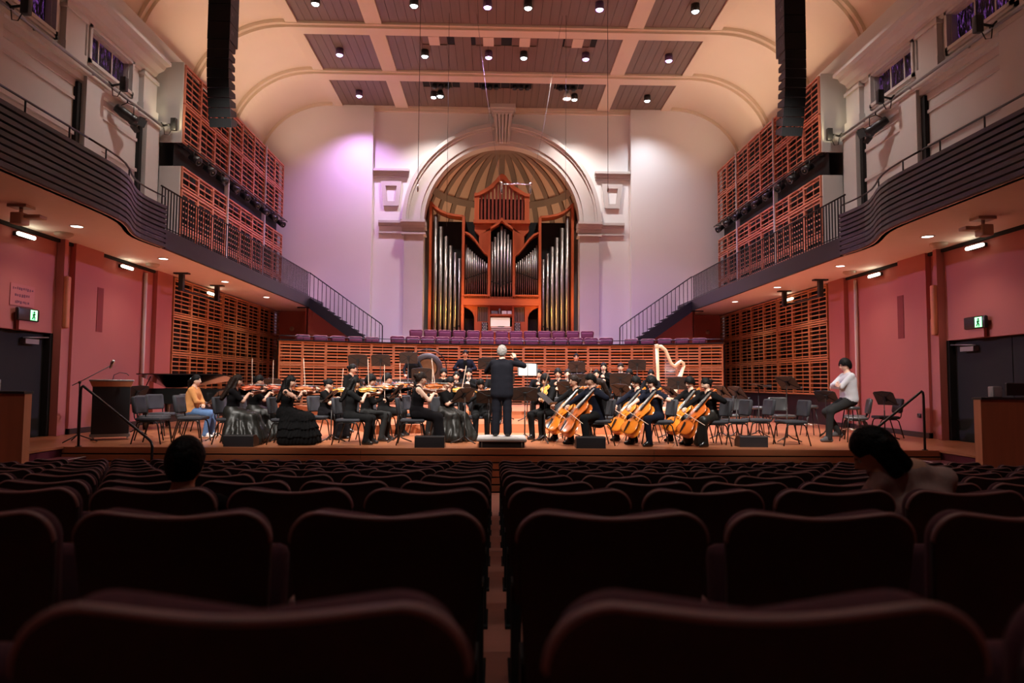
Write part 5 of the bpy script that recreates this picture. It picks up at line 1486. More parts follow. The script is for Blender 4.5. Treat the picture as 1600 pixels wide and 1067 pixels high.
# harp on the riser behind the cellos
defm('harp_wood', (0.78, 0.60, 0.40), 0.4, var=0.1, scale=4)
hx, hy = 4.66, 18.9
hp = empty('concert_harp', (hx, hy, riser_z(hx, hy)), math.radians(8)); lab(hp, 'pale wooden concert harp standing behind the cellos', 'harp')
mb = MB(); mb.tube([(-0.36, 0, 0.06), (-0.38, 0, 0.5), (-0.40, 0, 1.2), (-0.42, 0, 1.78)], [0.055, 0.045, 0.045, 0.05], 12); mb.lathe([(0.05, 0.0), (0.07, 0.03), (0.055, 0.07), (0.075, 0.1), (0.0, 0.12)], 12, M=Matrix.Translation(Vector((-0.42, 0, 1.75)))); mb.build('column', MT['harp_wood'], hp)
mb = MB(); mb.tube([(-0.42, 0, 1.80), (-0.30, 0, 1.80), (-0.17, 0, 1.70), (-0.08, 0, 1.50), (0.0, 0, 1.32), (0.10, 0, 1.26), (0.20, 0, 1.34), (0.28, 0, 1.40), (0.36, 0, 1.34), (0.37, 0, 1.22)], [0.05, 0.055, 0.05, 0.048, 0.048, 0.05, 0.052, 0.05, 0.045, 0.04], 8); mb.build('neck', MT['harp_wood'], hp)
mb = MB()
sb = [((-0.20, 0.10), 0.20), ((0.05, 0.62), 0.15), ((0.36, 1.28), 0.06)]
vs = []
for ((x, z), w_) in sb:
    d_ = Vector((0.52, 0, 1.1)).normalized(); nn = Vector((d_.z, 0, -d_.x))
    for (u, v) in ((-1, 0), (1, 0), (0.8, 0.7), (0, 1.0), (-0.8, 0.7)): vs.append((x + nn.x * v * w_ * 0.9, u * w_, z + nn.z * v * w_ * 0.9))
fs = []
for i in range(2):
    for j in range(5): fs.append((i * 5 + j, i * 5 + (j + 1) % 5, (i + 1) * 5 + (j + 1) % 5, (i + 1) * 5 + j))
fs += [(4, 3, 2, 1, 0), (10, 11, 12, 13, 14)]
mb.add(vs, fs, 0, True); mb.build('sound_box', MT['harp_wood'], hp)
MB().rbox((-0.20, 0, 0.06), (0.52, 0.36, 0.12), 0.03, 2).build('base', MT['harp_wood'], hp)
mb = MB()
for i in range(22):
    u = i / 21.0
    xb = -0.17 + 0.50 * u; zb_ = 0.14 + 1.06 * u
    xt = xb * 0.75 - 0.06; ztp = 1.78 if xt < -0.3 else 1.72 - (xt + 0.26) * 1.55 if xt < 0.05 else 1.27
    ztp = max(ztp, zb_ + 0.05)
    mb.tube([(xb - 0.02, 0, zb_), (xt, 0, ztp)], 0.0018, 4)
o = mb.build('strings', MT['string_metal'], hp); o['kind'] = 'stuff'

# gong on its round frame
gx, gy = -2.45, 22.3
gz = riser_z(gx, gy)
gg = empty('gong', (gx, gy, gz)); lab(gg, 'bronze gong with dark rim on a round stand by the slatted wall', 'gong')
Rg = Matrix.Translation(Vector((0, 0, 1.22))) @ Matrix.Rotation(PI / 2, 4, 'X')
defm('gong_bronze', (0.42, 0.25, 0.12), 0.4, 0.6, var=0.3, scale=12); defm('gong_rim', (0.09, 0.08, 0.075), 0.5, 0.4, var=0.2)
MB().lathe([(0.0, 0.05), (0.08, 0.045), (0.3, 0.03), (0.33, 0.03)], 32, M=Rg).build('disc', MT['gong_bronze'], gg)
MB().lathe([(0.33, 0.03), (0.48, 0.015), (0.50, -0.03), (0.49, -0.03), (0.47, 0.0), (0.33, 0.015)], 32, M=Rg).build('rim', MT['gong_rim'], gg)
mb = MB(); mb.tube([(0.62 * math.cos(a), 0, 1.22 + 0.62 * math.sin(a)) for a in [2 * PI * i / 36 for i in range(36)]], 0.018, 6, closed=True); mb.build('hoop', MT['black_metal'], gg)
for q in (-1, 1): MB().tube([(q * 0.35, 0, 0.7), (q * 0.4, -0.25, 0.02)], 0.016, 6).tube([(q * 0.35, 0, 0.7), (q * 0.4, 0.25, 0.02)], 0.016, 6).build('leg', MT['black_metal'], gg)
MB().tube([(-0.2, 0, 1.66), (-0.15, 0, 1.8)], 0.004, 4).tube([(0.2, 0, 1.66), (0.15, 0, 1.8)], 0.004, 4).build('cord', MT['black_metal'], gg)
# mallet instrument with hanging resonator tubes, set up before the gong
mx, my = -3.15, 19.9
mm = empty('marimba', (mx, my, riser_z(mx, my))); lab(mm, 'marimba with rows of grey resonator tubes behind the violins', 'marimba')
for i in range(20):
    x = -0.9 + i * 0.094; l_ = 0.32 - 0.006 * i
    MB().rbox((x, 0, 0.86), (0.075, l_, 0.02), 0.004, 1).build('bar', MT['box_wood'], mm)
    MB().tube([(x, 0, 0.82), (x, 0, 0.35 + 0.012 * i)], 0.032, 8).build('resonator_tube', MT['grey_metal'], mm)
MB().box(-1.0, 1.05, -0.2, -0.17, 0.78, 0.85).box(-1.0, 1.05, 0.17, 0.2, 0.78, 0.85).build('side_rail', MT['black_satin'], mm)
for q in (-0.98, 1.02): MB().tube([(q, -0.25, 0.0), (q, -0.25, 0.8)], 0.025, 6).tube([(q, 0.25, 0.0), (q, 0.25, 0.8)], 0.025, 6).box(q - 0.03, q + 0.03, -0.28, 0.28, 0.76, 0.84).build('end_frame', MT['black_satin'], mm)
# tall stools at the right and a low platform of vinyl chairs further back come with the players below
def stool(x, y, label, z=STAGE, h=0.72):
    t = empty('bar_stool', (x, y, z)); lab(t, label, 'stool')
    MB().lathe([(0.0, h - 0.05), (0.17, h - 0.05), (0.185, h - 0.02), (0.17, h + 0.02), (0, h + 0.03)], 18).build('seat', MT['chair_vinyl'], t)
    for k in range(4):
        a = PI / 4 + k * PI / 2; c_, s_ = math.cos(a), math.sin(a)
        MB().tube([(0.12 * c_, 0.12 * s_, h - 0.05), (0.23 * c_, 0.23 * s_, 0.0)], 0.012, 6).build('leg', MT['chair_leg'], t)
    MB().tube([(0.19 * math.cos(a), 0.19 * math.sin(a), 0.26) for a in [2 * PI * i / 20 for i in range(20)]], 0.009, 6, closed=True).build('foot_ring', MT['chrome'], t)
    return t
# ------------------------------------------------------------------ people
def V(*a): return np.array(a, float)
def nrm(v): return v / (np.linalg.norm(v) + 1e-9)
def net_mesh(sdf_blocks, lo, hi, h, k=0.025, post=None):
    """surface-nets mesh of smoothly joined round cones; blocks = (a, b, ra, rb)"""
    n = np.ceil((hi - lo) / h).astype(int) + 1
    D = np.full(n, 9.0)
    ax = [lo[i] + h * np.arange(n[i]) for i in range(3)]
    for (a, b, ra, rb) in sdf_blocks:
        m_ = max(ra, rb) + 0.06
        i0 = np.maximum(np.floor((np.minimum(a, b) - m_ - lo) / h).astype(int), 0)
        i1 = np.minimum(np.ceil((np.maximum(a, b) + m_ - lo) / h).astype(int) + 1, n)
        if np.any(i1 <= i0): continue
        X, Y, Z = np.meshgrid(ax[0][i0[0]:i1[0]], ax[1][i0[1]:i1[1]], ax[2][i0[2]:i1[2]], indexing='ij')
        ab = b - a; L2 = max(ab @ ab, 1e-9)
        t = np.clip(((X - a[0]) * ab[0] + (Y - a[1]) * ab[1] + (Z - a[2]) * ab[2]) / L2, 0, 1)
        d = np.sqrt((X - a[0] - t * ab[0]) ** 2 + (Y - a[1] - t * ab[1]) ** 2 + (Z - a[2] - t * ab[2]) ** 2) - (ra + t * (rb - ra))
        S = D[i0[0]:i1[0], i0[1]:i1[1], i0[2]:i1[2]]
        hh = np.clip(0.5 + 0.5 * (S - d) / k, 0, 1)
        D[i0[0]:i1[0], i0[1]:i1[1], i0[2]:i1[2]] = S * (1 - hh) + d * hh - k * hh * (1 - hh)
    if post is not None:
        X, Y, Z = np.meshgrid(*ax, indexing='ij')
        D = post(D, X, Y, Z)
    D[0], D[-1] = np.maximum(D[0], 0.01), np.maximum(D[-1], 0.01)
    D[:, 0], D[:, -1] = np.maximum(D[:, 0], 0.01), np.maximum(D[:, -1], 0.01)
    D[:, :, 0], D[:, :, -1] = np.maximum(D[:, :, 0], 0.01), np.maximum(D[:, :, -1], 0.01)
    ins = D < 0
    c = [(i, j, l) for i in (0, 1) for j in (0, 1) for l in (0, 1)]
    cnt = sum(ins[i:n[0] - 1 + i, j:n[1] - 1 + j, l:n[2] - 1 + l].astype(int) for i, j, l in c)
    act = np.argwhere((cnt > 0) & (cnt < 8))
    idx = np.full(n - 1, -1); idx[act[:, 0], act[:, 1], act[:, 2]] = np.arange(len(act))
    P = np.zeros((len(act), 3)); Wt = np.zeros(len(act))
    for p in range(8):
        for q in range(p + 1, 8):
            if sum(abs(c[p][i] - c[q][i]) for i in range(3)) != 1: continue
            A = D[act[:, 0] + c[p][0], act[:, 1] + c[p][1], act[:, 2] + c[p][2]]
            B = D[act[:, 0] + c[q][0], act[:, 1] + c[q][1], act[:, 2] + c[q][2]]
            m_ = (A < 0) != (B < 0)
            t = np.where(m_, A / np.where(m_, A - B, 1), 0)[:, None]
            P += np.where(m_[:, None], np.array(c[p]) * (1 - t) + np.array(c[q]) * t, 0); Wt += m_
    P = P / Wt[:, None] + act
    verts = lo + P * h
    quads = []
    for a in range(3):
        b, d = (a + 1) % 3, (a + 2) % 3
        sl0 = [slice(None)] * 3; sl1 = [slice(None)] * 3
        sl0[a] = slice(0, n[a] - 1); sl1[a] = slice(1, n[a])
        e0, e1 = ins[tuple(sl0)], ins[tuple(sl1)]
        for flip, mk in ((False, e0 & ~e1), (True, ~e0 & e1)):
            E = np.argwhere(mk)
            E = E[(E[:, b] > 0) & (E[:, d] > 0) & (E[:, b] < n[b] - 1) & (E[:, d] < n[d] - 1)]
            def cell(ob, od):
                q = E.copy(); q[:, b] += ob; q[:, d] += od
                return idx[q[:, 0], q[:, 1], q[:, 2]]
            Q = np.stack([cell(-1, -1), cell(0, -1), cell(0, 0), cell(-1, 0)], 1)
            if flip: Q = Q[:, ::-1]
            quads.append(Q)
    Q = np.concatenate(quads)
    return verts, Q[(Q >= 0).all(1)]

# ---- head template (face looks along +Y)
def head_template():
    m = MB(); nu, nv = 32, 24; vs = []
    for i in range(nv + 1):
        ph = -PI / 2 + PI * i / nv
        for j in range(nu):
            a = 2 * PI * j / nu
            x, y, z = math.cos(ph) * math.cos(a), math.cos(ph) * math.sin(a), math.sin(ph)
            kx = 1.0 - (0.30 * (-z) ** 1.6 if z < 0 else 0.05 * z)
            ky = 1.0 - (0.10 * (-z) ** 2 if (z < 0 and y > 0) else 0.30 * (-z) if (z < 0 and y < 0) else 0.0)
            p = [x * 0.074 * kx, y * 0.094 * ky, z * 0.116]
            if y > 0:
                p[1] += 0.026 * math.exp(-((x / 0.15) ** 2 + ((z + 0.16) / 0.15) ** 2)) + 0.013 * math.exp(-((x / 0.11) ** 2 + ((z - 0.02) / 0.16) ** 2))
                for q in (-1, 1): p[1] -= 0.010 * math.exp(-(((x - q * 0.40) / 0.17) ** 2 + ((z - 0.07) / 0.10) ** 2))
                p[1] += 0.005 * math.exp(-((x / 0.3) ** 2 + ((z + 0.52) / 0.09) ** 2)) + 0.008 * math.exp(-((x / 0.25) ** 2 + ((z + 0.86) / 0.12) ** 2)) + 0.004 * math.exp(-(((z - 0.24) / 0.07) ** 2) - (x / 0.6) ** 2)
                for q in (-1, 1): p[0] += q * 0.004 * math.exp(-(((x - q * 0.6) / 0.2) ** 2 + ((z + 0.2) / 0.2) ** 2))
            vs.append(tuple(p))
    fs = [(i * nu + j, i * nu + (j + 1) % nu, (i + 1) * nu + (j + 1) % nu, (i + 1) * nu + j) for i in range(nv) for j in range(nu)]
    m.add(vs, fs, 0, True)
    for q in (-1, 1):
        m.ball((q * 0.0745, -0.004, -0.006), (0.010, 0.022, 0.032), 8, 0)
        m.ball((q * 0.030, 0.078, 0.009), (0.014, 0.010, 0.008), 8, 7)
        m.ball((q * 0.030, 0.0835, 0.009), (0.007, 0.006, 0.0075), 8, 4)
        m.add([(q * 0.014, 0.0945, 0.026), (q * 0.030, 0.0935, 0.031), (q * 0.048, 0.082, 0.027), (q * 0.048, 0.081, 0.022), (q * 0.030, 0.092, 0.025), (q * 0.014, 0.094, 0.021)], [(0, 1, 4, 5), (1, 2, 3, 4)] if q < 0 else [(5, 4, 1, 0), (4, 3, 2, 1)], 4)
    m.ball((0, 0.0885, -0.060), (0.022, 0.010, 0.0055), 10, 5); m.ball((0, 0.0875, -0.068), (0.018, 0.010, 0.006), 10, 5)
    return m
HEAD = head_template()
def hand_template(curl, spread=0.0, thumb=0.5):
    """right hand, wrist at origin, fingers along +Y, back of the hand +Z, thumb on -X"""
    m = MB()
    sec = [(0.0, 0.026, 0.019), (0.03, 0.033, 0.018), (0.065, 0.040, 0.016), (0.088, 0.038, 0.012)]
    vs = []
    for (y, w_, t_) in sec:
        for j in range(10):
            a = 2 * PI * j / 10; vs.append((w_ * math.cos(a), y, t_ * math.sin(a)))
    fs = [(i * 10 + j, (i + 1) * 10 + j, (i + 1) * 10 + (j + 1) % 10, i * 10 + (j + 1) % 10) for i in range(3) for j in range(10)] + [tuple(range(10)), tuple(30 + j for j in range(9, -1, -1))]
    m.add(vs, fs, 0, True)
    for i, (x, L) in enumerate(((-0.029, 0.072), (-0.010, 0.080), (0.009, 0.075), (0.027, 0.058))):
        p = Vector((x, 0.08, 0.0)); a = 0.15; pts = [p.copy()]
        for q in (0.45, 0.32, 0.23):
            a += curl * (1.0 if q > 0.4 else 1.1)
            p = p + Vector((math.sin(spread * (i - 1.5)), math.cos(a), -math.sin(a))) * L * q; pts.append(p.copy())
        m.tube(pts, [0.0095, 0.009, 0.0082, 0.0065], 6)
    p = Vector((-0.024, 0.02, -0.004)); pts = [p]
    for q, d in ((0.035, (-0.8, 0.6, -0.15)), (0.028, (-0.45 + thumb * 0.5, 0.85, -0.3)), (0.024, (-0.1 + thumb * 0.5, 0.9, -0.4))):
        p = p + Vector(d).normalized() * q; pts.append(p)
    m.tube(pts, [0.013, 0.011, 0.0095, 0.007], 6)
    return m
HANDS = {'grip': hand_template(0.75, 0.0, 0.9), 'relax': hand_template(0.28, 0.04, 0.3), 'fist': hand_template(1.0, 0.0, 1.0)}
def frame(fwd, up):
    f = nrm(np.array(fwd, float)); r = nrm(np.cross(f, np.array(up, float))); u = np.cross(r, f)
    return Matrix(((r[0], f[0], u[0], 0), (r[1], f[1], u[1], 0), (r[2], f[2], u[2], 0), (0, 0, 0, 1)))
def ik(s, w, l1, l2, pole):
    d = w - s; L = np.linalg.norm(d)
    if L > (l1 + l2) * 0.995: w = s + d / L * (l1 + l2) * 0.995; d = w - s; L = np.linalg.norm(d)
    u = d / L; x = (l1 * l1 - l2 * l2 + L * L) / (2 * L); hgt = math.sqrt(max(l1 * l1 - x * x, 1e-6))
    p = np.array(pole, float); p = nrm(p - u * (p @ u))
    return s + u * x + p * hgt, w

SKIN = [mat('skin_a', (0.66, 0.38, 0.27), 0.5, var=0.06, scale=20), mat('skin_b', (0.58, 0.31, 0.21), 0.5, var=0.06, scale=20), mat('skin_c', (0.72, 0.45, 0.33), 0.5, var=0.06, scale=20)]
CL = {'black': mat('black_cloth', (0.0045, 0.0042, 0.0045), 0.9, spec=0.09, var=0.25, scale=14, bump=0.35, bscale=12), 'velvet': mat('black_velvet', (0.006, 0.005, 0.006), 0.95, spec=0.09, var=0.2, bump=0.2, bscale=14),
      'satin': mat('black_satin_cloth', (0.014, 0.013, 0.011), 0.42, spec=0.3, var=0.2, bump=0.25, bscale=9), 'charcoal': mat('charcoal_cloth', (0.0085, 0.0085, 0.0088), 0.9, spec=0.09, var=0.2, bump=0.35, bscale=12),
      'navy': mat('navy_cloth', (0.006, 0.007, 0.0145), 0.85, spec=0.09, var=0.2, bump=0.35, bscale=12), 'suit': mat('suit_cloth', (0.0085, 0.0085, 0.0125), 0.85, spec=0.09, var=0.15, bump=0.3, bscale=8),
      'tan': mat('tan_suede', (0.55, 0.25, 0.09), 0.9, spec=0.09, var=0.12, scale=14, bump=0.3, bscale=12), 'jeans': mat('blue_denim', (0.10, 0.18, 0.34), 0.85, spec=0.09, var=0.25, scale=16, bump=0.3, bscale=14),
      'white': mat('white_leather', (0.82, 0.80, 0.77), 0.5, spec=0.09, var=0.03), 'shoe': mat('black_leather', (0.012, 0.011, 0.011), 0.25, spec=0.5, var=0.1), 'grey': mat('pale_grey_jacket', (0.46, 0.46, 0.49), 0.6, spec=0.09, var=0.12, scale=8, bump=0.4, bscale=11),
      'greytrouser': mat('grey_trouser', (0.020, 0.020, 0.020), 0.85, spec=0.09, var=0.2, bump=0.3, bscale=10), 'greyshoe': mat('grey_suede', (0.08, 0.08, 0.085), 0.7, spec=0.09, var=0.1), 'pink': mat('dusky_knit', (0.42, 0.28, 0.26), 0.9, spec=0.09, var=0.2, scale=40),
      'lace': mat('black_lace', (0.03, 0.022, 0.02), 0.8, spec=0.09, var=0.0)}
# lace: an open floral weave showing the skin between threads
_lm = CL['lace'].node_tree; _b = _lm.nodes['Principled BSDF']
_v = _lm.nodes.new('ShaderNodeTexVoronoi'); _v.inputs['Scale'].default_value = 16; _r = _lm.nodes.new('ShaderNodeValToRGB')
_r.color_ramp.elements[0].position = 0.40; _r.color_ramp.elements[0].color = (0.015, 0.012, 0.012, 1); _r.color_ramp.elements[1].position = 0.58; _r.color_ramp.elements[1].color = (0.45, 0.25, 0.18, 1)
_t = _lm.nodes.new('ShaderNodeTexCoord'); _lm.links.new(_t.outputs['Object'], _v.inputs['Vector']); _lm.links.new(_v.outputs['Distance'], _r.inputs['Fac']); _lm.links.new(_r.outputs['Color'], _b.inputs['Base Color'])
HAIR = {'black': mat('hair_black', (0.0035, 0.0028, 0.0028), 0.55, spec=0.12, var=0.3, scale=30, bump=0.5, bscale=40), 'brown': mat('hair_brown', (0.013, 0.0065, 0.0045), 0.55, spec=0.12, var=0.3, scale=30, bump=0.5, bscale=40),
        'grey': mat('hair_grey', (0.26, 0.24, 0.22), 0.6, var=0.45, scale=45, bump=0.9, bscale=60)}
MEYE = mat('eye_dark', (0.012, 0.008, 0.007), 0.25, var=0); MLIP = mat('lip', (0.46, 0.14, 0.11), 0.45, var=0.05); MEYW = mat('eye_white', (0.75, 0.70, 0.66), 0.3, var=0)

def ell(X, Y, Z, c, r):
    a = np.sqrt(((X - c[0]) / r[0]) ** 2 + ((Y - c[1]) / r[1]) ** 2 + ((Z - c[2]) / r[2]) ** 2)
    b = np.sqrt(((X - c[0]) / r[0] ** 2) ** 2 + ((Y - c[1]) / r[1] ** 2) ** 2 + ((Z - c[2]) / r[2] ** 2) ** 2)
    return a * (a - 1) / np.maximum(b, 1e-6)
_hair_cache = {}
def hair_geo(style):
    if style in _hair_cache: return _hair_cache[style]
    lo, hi = V(-0.17, -0.30, -0.60), V(0.17, 0.15, 0.20); h = 0.0115
    blocks = []
    longs = style in ('long', 'wavy', 'halfup')
    if longs:
        wv = 0.02 if style == 'wavy' else 0.0; sy = 0.012 if style == 'long' else -0.022
        for q in (-1, 1):
            blocks += [(V(q * 0.055, -0.055, 0.02), V(q * 0.062, -0.075, -0.18), 0.052, 0.050), (V(q * 0.062, -0.075, -0.18), V(q * 0.058 + wv, -0.125, -0.42), 0.052, 0.034), (V(q * 0.070, sy, 0.03), V(q * 0.080, sy, -0.15), 0.018, 0.022), (V(q * 0.080, sy, -0.15), V(q * 0.085, -0.04, -0.33), 0.026, 0.02)]
        blocks.append((V(0, -0.085, 0.0), V(0, -0.13, -0.42), 0.06, 0.036))
    if style == 'pony':
        blocks += [(V(0, -0.10, 0.03), V(0, -0.15, -0.02), 0.03, 0.034), (V(0, -0.15, -0.02), V(0, -0.15, -0.26), 0.036, 0.014)]
    if style == 'bun': blocks += [(V(0, -0.115, 0.02), V(0, -0.13, 0.025), 0.042, 0.04)]
    if style == 'bob':
        for q in (-1, 1): blocks += [(V(q * 0.066, -0.01, 0.02), V(q * 0.072, -0.02, -0.11), 0.03, 0.03), (V(q * 0.05, -0.06, 0.02), V(q * 0.05, -0.07, -0.10), 0.045, 0.04)]
    def post(D, X, Y, Z):
        grow = {'short': 0.016, 'crop': 0.012, 'mop': 0.026, 'curly': 0.018}.get(style, 0.014)
        cap = ell(X, Y, Z, (0, -0.008, 0.014), (0.076 + grow, 0.097 + grow * 0.9, 0.114 + grow))
        top = 0.050 if style in ('short', 'mop') else 0.062
        face = ell(X, Y, Z, (0, 0.105, -0.030), (0.064, 0.080, top + 0.040))
        cap = np.maximum(cap, -face)
        zl = -0.080 + np.clip((Y + 0.052) / 0.075, 0, 1) * (0.105 if style != 'mop' else 0.090)
        cap = np.maximum(cap, (zl - Z) * 0.8)
        D2 = np.minimum(D, cap)
        an = np.arctan2(X, -Y - 0.01)
        amp = {'curly': 0.010, 'wavy': 0.007, 'mop': 0.006}.get(style, 0.0028)
        if style in ('curly',): D2 = D2 + amp * np.sin(X * 150) * np.sin(Y * 140) * np.sin(Z * 150)
        else: D2 = D2 + amp * np.sin(an * (16 if style != 'wavy' else 11) + Z * (28 if style == 'wavy' else 5)) * np.clip(0.6 - Z * 3, 0.3, 1)
        return D2
    vs, fs = net_mesh(blocks, lo, hi, h, 0.02, post)
    _hair_cache[style] = (vs, fs); return vs, fs

def arr_mesh(name, vs, fs, mats, mi=None):
    me = bpy.data.meshes.new(name); me.from_pydata(np.asarray(vs).tolist(), [], np.asarray(fs).tolist())
    for m_ in (mats if isinstance(mats, (list, tuple)) else [mats]): me.materials.append(m_)
    if mi is not None: me.polygons.foreach_set('material_index', np.asarray(mi, dtype=np.int32))
    me.polygons.foreach_set('use_smooth', [True] * len(me.polygons)); me.update(); return me

PEOPLE = []
def person(x, y, face, label, pose='seat', z=None, lean=6, top='black', bottom='black', shoe='shoe', sleeve='long', skirt=None, hair='short', haircol='black', skin=0,
           head=(0, 0, 0), arms=None, scale=1.0, h=None, seat_h=0.46, legs=None, twist=0, acc=None, shirt=None, group=None, jacket=False, wide=0.012, shift=0.0, drop=0.0):
    """face: degrees from +X. arms: dict L/R -> (wrist, pole, hand_dir, hand_up, hand_kind) in the sitter's frame (facing +Y)"""
    if z is None: z = riser_z(x, y)
    root = empty('person', (x, y, z), math.radians(face - 90)); root.scale = (scale,) * 3
    lab(root, label, 'person', group)
    h = h or (0.0185 if y < 14.6 else 0.024)
    pz = {'seat': seat_h + 0.115, 'stand': 0.93, 'perch': 0.80}[pose]
    P = V(0, 0.0, pz)
    le = math.radians(lean)
    R = lambda v: V(v[0], v[1] * math.cos(le) + v[2] * math.sin(le), v[2] * math.cos(le) - v[1] * math.sin(le))
    up = lambda a, b, c: P + R(V(a, b, c))
    hipL, hipR = P + V(-0.095, 0.01, -0.01), P + V(0.095, 0.01, -0.01)
    if legs: kL, aL, kR, aR = [V(*q) for q in legs]
    elif pose == 'seat':
        kL, kR = V(-0.125, 0.43, seat_h + 0.055), V(0.125, 0.43, seat_h + 0.055)
        aL, aR = V(-0.13, 0.40, 0.085), V(0.13, 0.36, 0.085)
    else:
        kL, kR = V(-0.105, 0.02, 0.50), V(0.105, 0.02, 0.50); aL, aR = V(-0.115, -0.02, 0.085), V(0.115, -0.02, 0.085)
    shL, shR = up(-0.172, 0.0, 0.455), up(0.172, 0.0, 0.455)
    neck = up(0, -0.005, 0.50)
    hc = neck + R(V(0, 0.025, 0.0)) + V(shift, 0.012, 0.155 - drop)
    hy, hp_, hr = [math.radians(q) for q in head]
    hf = V(-math.sin(hy) * math.cos(hp_), math.cos(hy) * math.cos(hp_), math.sin(hp_))
    HM = Matrix.Translation(Vector(hc)) @ frame(hf, (math.sin(hr), 0, math.cos(hr)))
    blk = []; tag = []
    def add(a, b, ra, rb, t): blk.append((np.array(a, float), np.array(b, float), ra, rb)); tag.append(t)
    g = 0.008
    add(hipL, hipR, 0.116, 0.116, 2)
    wk = 1.0 if not (skirt or sleeve == 'none') else 0.93
    for q in (-1, 1):
        add(up(q * 0.072 * wk, 0.0, 0.02), up(q * 0.064 * wk, 0.004, 0.16), 0.106 * wk, 0.100 * wk, 1)
        add(up(q * 0.064 * wk, 0.004, 0.16), up(q * 0.086, 0.008, 0.33), 0.100 * wk, 0.106, 1)
        add(up(q * 0.086, 0.008, 0.33), up(q * 0.105, -0.005, 0.43), 0.106, 0.072, 1)
    add(up(-0.03, 0.0, 0.06), up(0.03, 0.005, 0.36), 0.108, 0.108, 1); add(up(0.03, 0.0, 0.06), up(-0.03, 0.005, 0.36), 0.108, 0.108, 1)
    add(up(-0.13, -0.008, 0.450), up(0, -0.012, 0.487), 0.056, 0.055, 1); add(up(0.13, -0.008, 0.450), up(0, -0.012, 0.487), 0.056, 0.055, 1)
    if jacket:
        jl = -0.13 if jacket is True else jacket
        for q in (-1, 1):
            add(up(q * 0.095, 0.0, 0.36), up(q * 0.088, 0.002, 0.14), 0.118, 0.116, 1); add(up(q * 0.088, 0.002, 0.14), up(q * 0.098, 0.0, jl), 0.116, 0.122, 1)
        add(up(0, -0.01, 0.38), up(0, -0.012, jl), 0.118, 0.128, 1)
    add(neck, V(*hc) + V(0, -0.012, -0.05), 0.054, 0.052, 0)
    for hip, kn, an in ((hipL, kL, aL), (hipR, kR, aR)):
        add(hip, kn, 0.098, 0.068 + wide * 0.5, 2); add(kn, an, 0.064 + wide * 0.5, 0.046 + wide, 2)
        fd = nrm(V(kn[0] * 0.25, 1.0, 0)) if pose != 'stand' else V(an[0] * 0.8, 1.0, 0)
        toe = an + fd * 0.135; toe[2] = max(0.034, an[2] - 0.05)
        heel = an - fd * 0.045; heel[2] = max(0.036, an[2] - 0.048)
        add(an, (an + toe) / 2 + V(0, 0, 0.005), 0.045, 0.04, 3); add(heel, toe, 0.037, 0.033, 3)
    if arms is None:
        arms = {'L': ((-0.13, 0.34, pz + 0.10), (-1, -0.3, -0.5), (0.1, 1, -0.1), (0, 0, 1), 'relax'), 'R': ((0.13, 0.34, pz + 0.10), (1, -0.3, -0.5), (-0.1, 1, -0.1), (0, 0, 1), 'relax')}
    hands = []
    for sd, sh in (('L', shL), ('R', shR)):
        w, pole, hd, hu, hk = arms[sd]
        el, w = ik(sh, V(*w), 0.285, 0.245, pole)
        t1 = 0 if sleeve == 'none' else 6 if sleeve == 'lace' else 1; t2 = 1 if sleeve == 'long' else 6 if sleeve == 'lace' else 0
        gg_ = g if sleeve == 'long' else 0.0
        if sleeve == 'short':
            mid = sh + (el - sh) * 0.75
            add(sh, mid, 0.060, 0.056, 1); add(mid, el, 0.042, 0.038, 0)
        else:
            add(sh, el, 0.056 + gg_ * 0.6 if sleeve != 'none' else 0.048, 0.043 + gg_ if sleeve != 'none' else 0.037, t1)
        add(el, w, 0.040 + gg_, 0.028 + gg_ * 0.8, t2)
        hands.append((sd, w, hd, hu, hk))
    pts = np.concatenate([np.stack([b[0], b[1]]) for b in blk])
    lo, hi = pts.min(0) - 0.17, pts.max(0) + 0.17
    lo[2] = max(lo[2], -0.03)
    vs, fs = net_mesh(blk, lo, hi, h, 0.028)
    # material per face from the nearest limb
    cen = vs[fs].mean(1)
    best = np.full(len(cen), 9.0); tg = np.zeros(len(cen), int)
    for (a, b, ra, rb), t in zip(blk, tag):
        ab = b - a; tt = np.clip((cen - a) @ ab / max(ab @ ab, 1e-9), 0, 1)
        d = np.linalg.norm(cen - a - tt[:, None] * ab, axis=1) - (ra + tt * (rb - ra))
        m_ = d < best; best[m_] = d[m_]; tg[m_] = t
    if shirt is not None:       # open jacket: a strip of the shirt shows down the front
        loc = cen - P; yy = loc[:, 1] * math.cos(le) - loc[:, 2] * math.sin(le); zz = loc[:, 2] * math.cos(le) + loc[:, 1] * math.sin(le)
        tg[(tg == 1) & (yy > 0.05) & (np.abs(loc[:, 0]) < 0.012 + 0.16 * np.clip(zz - 0.12, 0, 0.4)) & (zz > 0.12)] = 8
    Vt = [vs]; Ft = [tuple(f) for f in fs.tolist()]; Mt = tg.tolist(); base = len(vs)
    def join(mb_, Mx, over=None):
        nonlocal base
        Vt.append(np.array([tuple(Mx @ Vector(p)) for p in mb_.v])); flip = Mx.to_3x3().determinant() < 0
        for f, mi in zip(mb_.f, mb_.m):
            q = tuple(base + i for i in f); Ft.append(q[::-1] if flip else q); Mt.append(mi if over is None else over)
        base += len(mb_.v)
    join(HEAD, HM)
    for sd, w, hd, hu, hk in hands:
        Mx = Matrix.Translation(Vector(w - nrm(V(*hd)) * 0.012)) @ frame(hd, hu)
        if sd == 'L': Mx = Mx @ Matrix.Diagonal(Vector((-1, 1, 1, 1)))
        join(HANDS[hk], Mx, 0)
    me = bpy.data.meshes.new('body'); me.from_pydata(np.concatenate(Vt).tolist(), [], Ft)
    for m_ in (SKIN[skin], CL[top], CL[bottom], CL[shoe], MEYE, MLIP, CL['lace'], MEYW, CL[shirt or 'black']): me.materials.append(m_)
